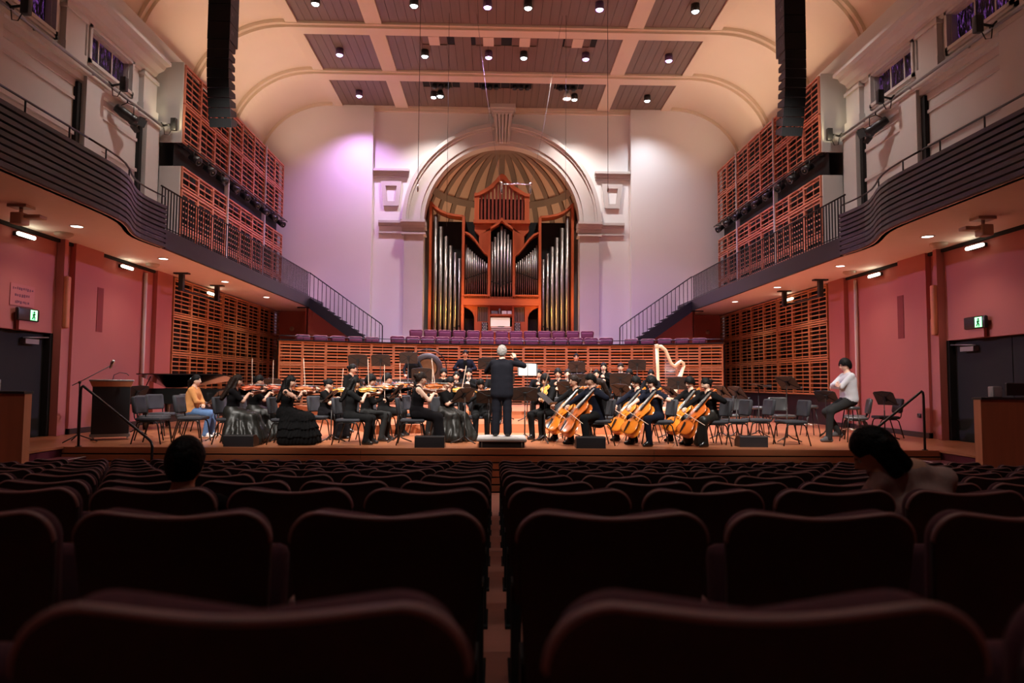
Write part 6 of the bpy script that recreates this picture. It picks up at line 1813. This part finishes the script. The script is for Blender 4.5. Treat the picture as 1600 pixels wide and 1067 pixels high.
    me.polygons.foreach_set('material_index', np.array(Mt, dtype=np.int32)); me.polygons.foreach_set('use_smooth', [True] * len(me.polygons)); me.update()
    inst(me, 'body', root)
    hv, hfc = hair_geo(hair)
    ck = 'hairmesh_' + hair + haircol
    hm = bpy.data.meshes.get(ck) or arr_mesh(ck, hv, hfc, HAIR[haircol])
    ho = inst(hm, 'hair', root, matrix=HM)
    if acc == 'flower':
        mb_ = MB()
        for k in range(6): mb_.ball((-0.05 + 0.018 * math.cos(k), -0.02 + 0.02 * math.sin(k * 1.0), 0.115 + 0.012 * math.sin(k * 2)), 0.014, 6)
        mb_.build('hair_flower', CL['white'], ho)
    if acc == 'clip': MB().ball((0.02, -0.075, 0.10), (0.03, 0.014, 0.014), 8).build('hair_clip', CL['tan'], ho)
    if acc == 'tie': MB().ball((0, -0.115, 0.03), (0.032, 0.022, 0.03), 8).build('hair_tie', mat('pale_blue_ribbon', (0.35, 0.6, 0.65), 0.6), ho)
    if acc == 'glasses':
        mb_ = MB()
        for q in (-1, 1):
            mb_.tube([(q * 0.031 + 0.019 * math.cos(a), 0.096, 0.007 + 0.015 * math.sin(a)) for a in [2 * PI * i / 12 for i in range(12)]], 0.0018, 4, closed=True)
            mb_.tube([(q * 0.05, 0.095, 0.012), (q * 0.076, 0.06, 0.012), (q * 0.08, 0.0, 0.008)], 0.0018, 4)
        mb_.tube([(-0.012, 0.097, 0.01), (0.012, 0.097, 0.01)], 0.0018, 4); mb_.build('eyeglasses', MEYE, root).matrix_local = HM
    if skirt:
        kc = (kL + kR) / 2; b2 = []
        hem = {'full': 0.30, 'tier': 0.27, 'straight': 0.17}[skirt]; lap = {'full': 0.165, 'tier': 0.175, 'straight': 0.13}[skirt]
        for q in (-1, 1):
            kq = kL if q < 0 else kR
            b2.append((P + V(q * 0.06, 0.0, 0.02), V(kq[0], kq[1] - 0.02, kq[2] - 0.01), lap * 0.9, lap * 0.68))
            b2.append((V(kq[0], kq[1] - 0.02, kq[2] - 0.01), V(q * (0.10 + hem * 0.35), kq[1] + (0.06 if skirt != 'straight' else 0.02), 0.10), lap * 0.68, hem * 0.62))
            if skirt != 'straight':
                b2.append((P + V(q * 0.10, 0.06, -0.02), V(q * (0.16 + hem * 0.3), 0.12, 0.12), lap * 0.8, hem * 0.66))
                b2.append((V(kq[0], 0.25, kq[2] - 0.06), V(q * 0.2, 0.3, 0.12), lap * 0.7, hem * 0.66))
        b2.append((up(-0.05, 0, 0.09), up(0.05, 0, 0.09), 0.125, 0.125))
        def post(D, X, Y, Z):
            an = np.arctan2(X, Y - 0.22)
            dn = np.clip((P[2] + 0.05 - Z) / 0.55, 0, 1)
            if skirt == 'full': D = D + 0.020 * dn * np.sin(an * 17 + 1.5 * np.sin(Z * 9)) + 0.008 * dn * np.sin(an * 31 + Z * 14)
            elif skirt == 'tier': D = D - 0.030 * np.clip(1.0 - np.mod(Z + 0.015 * np.sin(an * 9), 0.155) / 0.155, 0, 1) * np.clip(dn * 2, 0, 1) + 0.012 * np.sin(an * 40 + Z * 20)
            else: D = D + 0.006 * dn * np.sin(an * 13)
            return np.maximum(D, 0.012 - Z)
        pp = np.concatenate([np.stack([b[0], b[1]]) for b in b2])
        vs2, fs2 = net_mesh(b2, np.maximum(pp.min(0) - 0.26, V(-9, -9, -0.03)), pp.max(0) + 0.22, max(h, 0.02), 0.05, post)
        inst(arr_mesh('skirt', vs2, fs2, CL[bottom]), 'skirt', root)
    bpy.context.view_layer.update()
    return root

def wm(root): return Matrix.Translation(root.location) @ root.rotation_euler.to_matrix().to_4x4() @ Matrix.Diagonal(root.scale.to_4d())
def basis(o, yv, zv):
    f = nrm(V(*yv)); u = nrm(V(*zv) - f * (V(*zv) @ f)); r = np.cross(f, u)
    return Matrix(((r[0], f[0], u[0], o[0]), (r[1], f[1], u[1], o[1]), (r[2], f[2], u[2], o[2]), (0, 0, 0, 1)))

def violinist(x, y, face, who, col='orange', bow_d=(-0.40, 0.10, 0.90), down=0.02, stroke=0.26, inst_name='violin', drop=0.0, **kw):
    lean = kw.get('lean', 6); kw['lean'] = lean
    pz = kw.get('seat_h', 0.46) + 0.115
    e = V(-0.055, 0.10 + 0.55 * math.sin(math.radians(lean)), pz + 0.525 - drop)
    u = nrm(V(-0.42, 0.88, down)); d = nrm(V(*bow_d)); d = nrm(d - u * (d @ u) * 0.9)
    n_ = nrm(V(0.42, -0.10, 0.90)); n_ = nrm(n_ - u * (n_ @ u))
    bridge = e + u * 0.20 + n_ * 0.055
    frog = bridge - d * stroke
    lw = e + u * 0.475 + V(-0.01, -0.03, -0.075)
    arms = {'L': (lw, (-0.5, 0.2, -1), (0.25, 0.35, 0.9), (-0.9, 0.3, 0.1), 'grip'),
            'R': (frog + V(0.02, -0.055, 0.03), (1, -0.5, -0.6), (-0.45, 0.75, -0.15), (0.3, 0.1, 0.9), 'grip')}
    kw.setdefault('head', (22, -16, -8))
    r = person(x, y, face, who, arms=arms, **kw)
    short = who.split(',')[0]
    viol(inst_name, col, wm(r) @ basis(e, u, n_), '%s %s held by the %s' % ({'orange': 'orange', 'amber': 'amber', 'brown': 'brown', 'red': 'reddish'}[col], inst_name, short), inst_name, 'violins and violas')
    bow(wm(r) @ basis(frog, d, n_), 'bow in the right hand of the %s' % short, 'string bows')
    return r
def cellist(x, y, face, who, col='cello', bow_tilt=0.0, **kw):
    pz = 0.545
    E0 = V(0.05, 0.86, 0.02); top = V(-0.17, -0.06, 1.13)
    u = nrm(top - E0); n_ = V(-0.12, 0.66, 0.55); n_ = nrm(n_ - u * (n_ @ u))
    end = E0 + u * 0.27
    bridge = end + u * 0.375 + n_ * 0.17
    d = nrm(np.cross(u, n_)); d = d if d[0] < 0 else -d
    d = nrm(d + V(0, 0.0, -0.12 + bow_tilt))
    frog = bridge - d * 0.22
    lw = end + u * 0.93 + n_ * 0.05 + V(-0.07, -0.03, 0.0)
    arms = {'L': (lw, (-1, -0.2, -0.6), (0.75, 0.35, -0.1), (-0.1, 0.6, 0.7), 'grip'),
            'R': (frog + V(0.05, -0.06, 0.05), (1, -0.4, -0.1), (-0.6, 0.6, -0.4), (0.2, 0.5, 0.8), 'grip')}
    kw.setdefault('head', (-6, -22, 4)); kw.setdefault('lean', 9)
    legs = ((-0.27, 0.40, 0.52), (-0.26, 0.34, 0.085), (0.27, 0.42, 0.52), (0.27, 0.40, 0.085))
    r = person(x, y, face, who, arms=arms, legs=legs, **kw)
    short = who.split(',')[0]
    viol('cello', col, wm(r) @ basis(end, u, n_), 'glossy orange cello between the knees of the ' + short, 'cello', 'cellos')
    bow(wm(r) @ basis(frog, d, n_), 'bow drawn across the cello of the ' + short, 'string bows')
    return r
# ------------------------------------------------------------------ the orchestra
def seated_chair(x, y, face, who, kind='fabric', back=0.0):
    f = math.radians(face)
    chair(x - back * math.cos(f), y - back * math.sin(f), face, 'charcoal padded chair under the %s' % who.split(',')[0], riser_z(x, y), kind)

# left: violins facing the podium
W = 'violinist in velvet top and wide satin skirt'
violinist(-5.16, 12.95, 2, W + ', front left', col='red', top='velvet', bottom='satin', sleeve='short', skirt='full', hair='halfup' if False else 'long', haircol='brown', scale=0.95, head=(14, -20, -10), bow_d=(-0.10, 0.02, 1.0), acc='clip', skin=0, stroke=0.20)
seated_chair(-5.16, 12.95, 2, W)
W = 'violinist with tied-back hair and satin skirt'
violinist(-5.08, 13.90, 0, W + ', second row left', col='red', top='black', bottom='satin', sleeve='short', skirt='full', hair='bun', scale=0.95, head=(10, -22, -6), bow_d=(-0.30, 0.25, 1.0), skin=0, stroke=0.20)
seated_chair(-5.08, 13.90, 0, W)
W = 'violinist with lace sleeves and white hair flower'
violinist(-4.16, 12.95, 0, W + ', front', col='brown', top='black', bottom='black', sleeve='lace', skirt='tier', hair='wavy', scale=0.94, head=(14, -14, -6), bow_d=(-0.34, -0.12, 1.0), acc='flower', skin=2, stroke=0.14)
seated_chair(-4.16, 12.95, 0, W)
W = 'violinist in short-sleeved black gown and smooth hair'
violinist(-3.72, 14.12, -18, W + ', second row', col='amber', top='black', bottom='velvet', sleeve='short', skirt='straight', hair='bun', scale=0.90, head=(6, -26, -6), bow_d=(-0.45, 0.30, 0.9), skin=2)
seated_chair(-3.72, 14.12, -18, W)
W = 'violinist with long straight hair, black tee and trousers'
Wl = 'violinist with long straight hair and black tee'
violinist(-2.96, 12.95, -4, Wl + ', front', col='amber', top='charcoal', bottom='charcoal', sleeve='short', hair='long', scale=0.93, head=(20, -20, -4), bow_d=(-0.12, -0.06, 1.0), skin=2, stroke=0.16,
          legs=None)
seated_chair(-2.96, 12.95, -4, Wl)
W = 'boy violinist in black shirt and grey trousers'
violinist(-2.80, 13.72, -6, W + ', second row', col='orange', top='black', bottom='greytrouser', hair='mop', scale=0.97, head=(14, -10, -6), bow_d=(0.05, -0.1, 1.0), skin=2, stroke=0.34)
seated_chair(-2.80, 13.72, -6, W)
W = 'violinist with cropped hair in the third row'
violinist(-2.66, 14.9, -6, W, col='orange', top='black', bottom='charcoal', hair='short', scale=1.0, bow_d=(-0.2, 0.05, 1.0), skin=0, stroke=0.3)
seated_chair(-2.66, 14.9, -6, W)
W = 'player in dark long sleeves standing behind the violins'
person(-3.64, 15.8, -30, W, pose='stand', lean=16, top='black', bottom='black', hair='bun', scale=0.93, head=(10, -12, 0), skin=1,
       arms={'L': ((-0.10, 0.36, 1.05), (-1, -0.3, -0.5), (0.4, 0.8, 0), (0, 0, 1), 'grip'), 'R': ((0.12, 0.34, 0.98), (1, -0.4, -0.4), (-0.4, 0.8, 0), (0, 0, 1), 'grip')})
W = 'violinist in sleeveless velvet dress and low bun'
violinist(-1.72, 12.95, 4, W + ', front left of podium', col='orange', top='velvet', bottom='velvet', sleeve='none', skirt='straight', hair='bun', haircol='brown', scale=1.0, head=(18, -18, -8), bow_d=(-0.25, -0.16, 1.0), acc='clip', skin=2, stroke=0.24)
seated_chair(-1.74, 12.95, 4, W, back=0.06)
W = 'violinist in satin gown facing the podium'
violinist(-1.22, 13.9, -46, W, col='amber', top='black', bottom='satin', sleeve='short', skirt='full', hair='pony', scale=0.94, head=(16, -26, -8), bow_d=(-0.25, 0.45, 0.75), skin=0, down=-0.12)
seated_chair(-1.22, 13.9, -46, W)
W = 'violist with loose hair behind the velvet dress'
violinist(-1.98, 15.15, -20, W, col='brown', inst_name='viola', top='black', bottom='charcoal', sleeve='long', hair='bob', scale=0.96, skin=1)
seated_chair(-1.98, 15.15, -20, W)
W = 'violist with bobbed hair looking down by the podium'
violinist(-0.55, 14.35, -84, W, col='brown', inst_name='viola', top='charcoal', bottom='charcoal', sleeve='long', hair='bob', scale=0.92, head=(4, -36, 0), bow_d=(-0.8, 0.1, 0.5), down=-0.3, skin=0)
seated_chair(-0.55, 14.35, -84, W)
W = 'woman in tan jacket, jeans and white sneakers'
Wt = 'woman in tan jacket and blue jeans'
person(-6.50, 14.3, 2, 'woman in tan jacket, jeans and white sneakers sitting left of the violins', top='tan', bottom='jeans', shoe='white', hair='pony', scale=0.95, head=(-6, -4, 0), acc='tie', skin=2, jacket=0.02,
       arms={'L': ((0.06, 0.27, 0.72), (-1, -0.2, -0.4), (0.8, 0.4, -0.3), (0, 0.3, 1), 'relax'), 'R': ((-0.02, 0.30, 0.74), (1, -0.2, -0.5), (-0.8, 0.4, -0.3), (0, 0.3, 1), 'relax')})
seated_chair(-6.50, 14.3, 2, Wt)

# conductor
person(-0.11, 12.95, 90, 'grey-haired conductor in a dark suit seen from behind on the podium', pose='stand', z=STAGE + 0.16, lean=2, top='suit', bottom='suit', hair='curly', haircol='grey', scale=1.0, head=(-16, -6, 0), skin=0, jacket=True, h=0.016, wide=0.034,
       arms={'L': ((-0.16, 0.42, 1.18), (-1, -0.5, -0.2), (0.2, 1, 0.1), (0, 0, 1), 'relax'), 'R': ((0.25, 0.26, 1.47), (1, -0.3, -0.6), (-0.15, 0.2, 1), (0.4, -0.8, 0.2), 'relax')})

# right: cellos and violas
W = 'boy violist in dark jacket with lowered viola'
violinist(0.86, 14.35, -128, W, col='amber', inst_name='viola', top='black', bottom='charcoal', hair='mop', scale=1.0, head=(8, -24, 0), bow_d=(-0.35, 0.05, 0.9), down=-0.62, skin=0)
seated_chair(0.86, 14.35, -128, W)
W = 'cellist in glasses behind the boy in navy'
cellist(1.45, 13.80, 206, W, col='cello', top='black', bottom='black', hair='bun', haircol='brown', scale=0.98, acc='glasses', skin=1, head=(2, -8, 0))
seated_chair(1.45, 13.80, 192, W, back=0.04)
W = 'boy cellist in navy jacket with cropped hair'
cellist(1.68, 12.98, 200, W + ', front', col='cello_red', top='navy', bottom='charcoal', hair='short', scale=1.0, skin=0, jacket=True, head=(-14, -18, 6))
seated_chair(1.68, 12.98, 186, W, back=0.04)
W = 'violinist with brown hair bent over behind the cellos'
violinist(2.12, 14.5, 170, W, col='brown', top='black', bottom='charcoal', hair='long', haircol='brown', scale=0.95, lean=14, head=(20, -22, -10), bow_d=(-0.5, 0.1, 0.6), skin=2)
seated_chair(2.12, 14.5, 170, W)
W = 'cellist with wavy fringe beside the empty chair'
cellist(2.70, 13.80, 206, W, col='cello', top='navy', bottom='black', hair='mop', scale=0.97, skin=2, head=(6, -20, 0))
seated_chair(2.70, 13.80, 192, W, back=0.04)
W = 'cellist in rolled black sleeves and dark trousers'
cellist(2.84, 13.02, 202, W + ', front', col='cello', top='navy', bottom='navy', sleeve='short', hair='mop', scale=0.97, skin=2, head=(-12, -16, 4))
seated_chair(2.84, 13.02, 188, W, back=0.06)
W = 'cellist with heavy fringe at the right end'
cellist(3.78, 13.75, 206, W, col='cello', top='black', bottom='black', hair='mop', scale=0.97, skin=2, head=(6, -22, 0))
seated_chair(3.78, 13.75, 192, W, back=0.04)
W = 'cellist in long grey satin skirt'
cellist(3.88, 12.98, 200, W + ', right front', col='cello_red', top='black', bottom='satin', skirt='straight', hair='bun', haircol='black', scale=0.95, skin=2, head=(-6, -20, 4))
seated_chair(3.88, 12.98, 186, W, back=0.04)

# wind and brass at the back
defm('clarinet_black', (0.01, 0.01, 0.01), 0.3, var=0)
defm('brass_gold', (0.75, 0.50, 0.20), 0.25, 0.9, var=0)
def wind(x, y, who, face=-90, kind='clarinet', **kw):
    kw.setdefault('hair', 'short'); kw.setdefault('scale', 0.97)
    arms = {'L': ((-0.03, 0.30, 0.96), (-1, -0.1, -0.5), (0.5, 0.6, 0.3), (-0.5, 0.6, 0.4), 'grip'), 'R': ((0.04, 0.36, 0.84), (1, -0.1, -0.5), (-0.5, 0.6, 0.3), (0.5, 0.6, 0.4), 'grip')}
    r = person(x, y, face, who, arms=arms, head=kw.pop('head', (0, -8, 0)), lean=4, **kw)
    t = bpy.data.objects.new(kind, None); COL.objects.link(t); t.empty_display_size = 0.1
    t.matrix_world = wm(r) @ basis(V(0, 0.155, 1.175), V(0, 0.45, -0.85), V(0, 0.85, 0.45)); lab(t, '%s played by the %s' % (kind, who), kind, 'wind instruments')
    if kind == 'clarinet':
        MB().lathe([(0.006, 0.0), (0.009, 0.06), (0.013, 0.07), (0.013, 0.52), (0.018, 0.57), (0.036, 0.62), (0.03, 0.62), (0.012, 0.56)], 10, M=Matrix.Rotation(-PI / 2, 4, 'X')).build('tube', MT['clarinet_black'], t)
        mb = MB()
        for k in range(8): mb.ball((0, 0.14 + k * 0.05, 0.016), (0.007, 0.009, 0.004), 6)
        mb.build('keys', MT['chrome'], t)
    else:
        MB().tube([(0, 0, 0), (0, 0.42, 0), (0, 0.46, 0.03), (0, 0.42, 0.06), (0, 0.10, 0.06), (0, 0.06, 0.03), (0, 0.10, 0.0)], 0.008, 6).lathe([(0.008, 0.0), (0.014, 0.12), (0.03, 0.2), (0.06, 0.24)], 12, M=Matrix.Translation(Vector((0, 0.36, 0.0))) @ Matrix.Rotation(-PI / 2, 4, 'X')).build('tubing', MT['brass_gold'], t)
    seated_chair(x, y, face, who)
    return r
wind(-0.90, 17.2, 'boy clarinettist behind the violas', skin=2)
wind(-1.15, 16.15, 'wind player with bobbed hair behind the gowned violinist', hair='bob', scale=0.9, skin=0)
wind(-1.56, 17.45, 'trumpeter with a straight fringe left of the woodwinds', kind='trumpet', hair='mop', skin=1, face=-80)
wind(-0.25, 16.6, 'wind player partly hidden behind the conductor', hair='short', skin=2)
wind(0.92, 18.1, 'wind player beside the white music sheets', hair='short', skin=0, face=-95)
wind(1.28, 16.45, 'wind player behind the boy violist', hair='mop', skin=1, face=-100)
wind(1.57, 17.0, 'brown-haired wind player behind the glasses cellist', hair='pony', haircol='brown', skin=2, face=-100)
wind(2.34, 17.35, 'woman wind player with parted hair', hair='long', skin=2, face=-100)
wind(2.64, 18.1, 'woman wind player in the farther row', hair='bob', skin=2, face=-100)
wind(3.10, 16.95, 'boy wind player in white collar', hair='mop', skin=1, face=-105, shirt='white')
wind(3.14, 18.35, 'fair wind player in the farther row', hair='short', haircol='brown', skin=2, face=-100)
wind(3.76, 17.45, 'boy wind player left of the harp', hair='short', skin=1, face=-105)

# standing players on the high riser
W = 'standing man in dark suit holding a drumstick'
r = person(-1.17, 21.2, -88, 'man in dark suit and dark shirt standing by the slatted wall holding a stick', pose='stand', lean=0, top='navy', bottom='black', shirt='black', hair='short', scale=1.03, skin=1, jacket=True, acc=None,
           arms={'L': ((-0.13, 0.26, 1.12), (-1, -0.4, -0.4), (0.6, 0.6, 0), (0, 0, 1), 'grip'), 'R': ((0.15, 0.26, 1.13), (1, -0.4, -0.4), (-0.6, 0.6, 0), (0, 0, 1), 'grip')})
t = bpy.data.objects.new('drumstick', None); COL.objects.link(t); t.matrix_world = wm(r) @ Matrix.Translation(Vector((0, 0.34, 1.11))); lab(t, 'pale drumstick held level by the standing man in the dark suit', 'drumstick')
MB().tube([(-0.2, 0, 0), (0.2, 0, 0.01)], [0.008, 0.006], 6).build('shaft', MT['maple'], t); MB().ball((0.2, 0, 0.01), 0.01, 6).build('tip', MT['maple'], t)
person(-2.82, 21.5, -84, 'percussionist with a fringe standing before the gong', pose='stand', lean=3, top='charcoal', bottom='black', hair='mop', scale=0.99, skin=0,
       arms={'L': ((-0.22, 0.34, 1.02), (-1, -0.4, -0.4), (0.2, 1, -0.2), (0, 0, 1), 'grip'), 'R': ((0.24, 0.34, 1.0), (1, -0.4, -0.4), (-0.2, 1, -0.2), (0, 0, 1), 'grip')})
person(2.30, 21.4, -96, 'player standing behind a music stand by the slatted wall, only the face showing', pose='stand', lean=2, top='black', bottom='black', hair='pony', scale=0.99, skin=2)

# man perched on a stool at the right, audience members
person(7.08, 13.98, 178, 'man in pale grey jacket with crossed arms perched on a stool', pose='perch', lean=4, top='grey', bottom='greytrouser', shoe='greyshoe', hair='mop', scale=1.08, head=(4, -14, 0), skin=2, jacket=0.02, h=0.016,
       legs=((-0.12, 0.42, 0.58), (-0.12, 0.46, 0.085), (0.12, 0.40, 0.56), (0.13, 0.16, 0.17)),
       arms={'L': ((0.10, 0.27, 1.04), (-1, 0.2, -0.5), (1, 0.15, -0.1), (0, 1, 0.2), 'relax'), 'R': ((-0.10, 0.30, 1.09), (1, 0.2, -0.5), (-1, 0.1, -0.1), (0, 1, 0.2), 'relax')})
stool(7.10, 13.98, 'black stool under the man in the pale grey jacket', h=0.71)
za = ROW_TOP[2] - SEAT_H
person(-1.69, 3.34, 90, 'audience member with short black hair, dark silhouette among the left seats', z=za, lean=-10, seat_h=0.13, hair='short', scale=0.95, skin=1, h=0.02)
person(1.84, 3.34, 100, 'audience member in dusky top with long dark hair among the right seats', z=za, lean=2, seat_h=0.21, top='pink', bottom='black', hair='bob', scale=1.0, skin=1, h=0.02, head=(52, -36, -10), shift=-0.19, drop=0.07)

# ------------------------------------------------------------------ empty chairs, stools and music stands
for (x, y, f, wh, k) in ((-6.62, 12.95, 0, 'empty charcoal chair at the stage edge right of the lectern', 'fabric'), (-6.98, 13.75, 5, 'empty charcoal chair just behind the lectern', 'fabric'), (-6.05, 13.35, 2, 'empty charcoal chair between the lectern chairs and the tan jacket', 'fabric'),
                         (-7.35, 14.9, -20, 'empty charcoal chair farther back by the left red wall', 'fabric'), (-7.0, 15.7, -10, 'empty black vinyl chair before the grand piano', 'vinyl'), (-6.05, 15.6, -10, 'second empty chair before the grand piano', 'fabric'),
                         (5.50, 13.15, 184, 'empty charcoal chair nearest the stage edge on the right', 'fabric'), (5.02, 13.65, 184, 'empty charcoal chair behind the right floor monitor', 'fabric'),
                         (4.44, 13.35, 188, 'empty charcoal chair right of the satin skirt cellist', 'fabric'), (5.30, 15.7, -95, 'empty grey vinyl chair facing out behind the right stands', 'vinyl'), (6.35, 15.6, -92, 'empty grey vinyl chair by the right slatted wall', 'vinyl'),
                         (4.84, 15.5, 200, 'empty charcoal chair among the stands at right', 'fabric'), (7.62, 14.75, 160, 'empty black vinyl chair behind the man on the stool', 'vinyl'), (8.55, 15.2, 172, 'empty charcoal chair against the right red wall', 'fabric'), (8.02, 15.5, 150, 'empty vinyl chair in the right corner', 'vinyl'),
                         (3.12, 15.05, 186, 'empty charcoal chair between the cello desks', 'fabric')):
    chair(x, y, f, wh, STAGE, k)
stool(6.15, 16.4, 'low vinyl stool between the grey chairs at right', h=0.62)
stool(7.0, 15.6, 'tall black stool near the right slatted wall', h=0.68)
for (x, y, f, h_, ti, wh) in ((-5.70, 13.70, 0, 0.80, 40, 'low black music stand before the tan jacket'), (-4.40, 13.50, 0, 0.86, 45, 'music stand facing the satin skirt violinists'), (-3.42, 13.44, 0, 0.84, 45, 'music stand between the lace violinist and the long-haired one'),
                              (-2.13, 13.45, -4, 0.94, 38, 'tilted music stand left of the velvet dress'), (-0.82, 13.24, -40, 0.88, 36, 'music stand before the gowned violinist'), (-0.36, 13.74, -90, 0.84, 40, 'black stand just left of the conductor'),
                              (0.36, 13.70, -90, 0.90, 36, 'black stand just right of the conductor'), (0.74, 13.45, 160, 0.82, 48, 'music stand before the boy in navy'), (-3.85, 18.0, -90, 1.28, 24, 'leftmost of the music stands along the slatted wall'),
                              (-3.30, 18.3, -90, 1.30, 24, 'music stand second from left along the slatted wall'), (-2.66, 19.05, -90, 1.40, 24, 'tall music stand before the percussionist'), (-2.06, 17.0, -84, 1.12, 26, 'music stand behind the velvet dress'),
                              (-0.46, 18.6, -90, 1.24, 24, 'music stand left of the conductor along the wall'), (2.20, 20.4, -95, 1.22, 24, 'music stand hiding the player by the slatted wall'), (1.36, 15.1, -120, 1.02, 32, 'music stand behind the cellist in glasses'),
                              (2.52, 15.0, -140, 0.98, 40, 'music stand behind the bent violinist'), (3.85, 19.6, -95, 1.26, 24, 'music stand right of the wind players'), (4.20, 16.5, -95, 1.14, 26, 'music stand in front of the harp'),
                              (3.55, 14.75, 190, 0.94, 45, 'stand behind the second pair of cellos'), (4.62, 14.6, 190, 0.96, 40, 'stand right of the last cello pair'), (5.0, 14.75, 195, 0.94, 38, 'second stand right of the last cello pair'),
                              (5.76, 13.95, 205, 1.16, 42, 'tall tilted music stand over the empty right chairs'), (5.70, 15.3, 180, 1.10, 76, 'music stand with flat desk before the right slatted wall'), (7.25, 15.35, 215, 0.86, 40, 'music stand behind the crossed-arm man'),
                              (8.25, 14.75, 200, 0.84, 30, 'music stand right of the crossed-arm man'), (2.72, 16.1, -100, 1.02, 30, 'music stand before the boy in white collar'), (-5.62, 16.5, -60, 1.04, 30, 'music stand behind the satin skirt violinists'),
                              (-7.95, 15.0, -20, 0.86, 30, 'music stand half hidden behind the lectern'), (-1.05, 15.4, -90, 0.96, 34, 'music stand behind the gowned violinist'), (0.02, 17.9, -90, 1.04, 28, 'music stand right behind the conductor'),
                              (1.75, 16.2, -100, 1.0, 30, 'music stand before the brown-haired wind player')):
    music_stand(x, y, f, wh, riser_z(x, y), h_, ti)
music_stand(0.58, 17.38, 90, 'music stand carrying large white sheets right of the conductor', riser_z(0.58, 17.38), 1.26, 14, True)
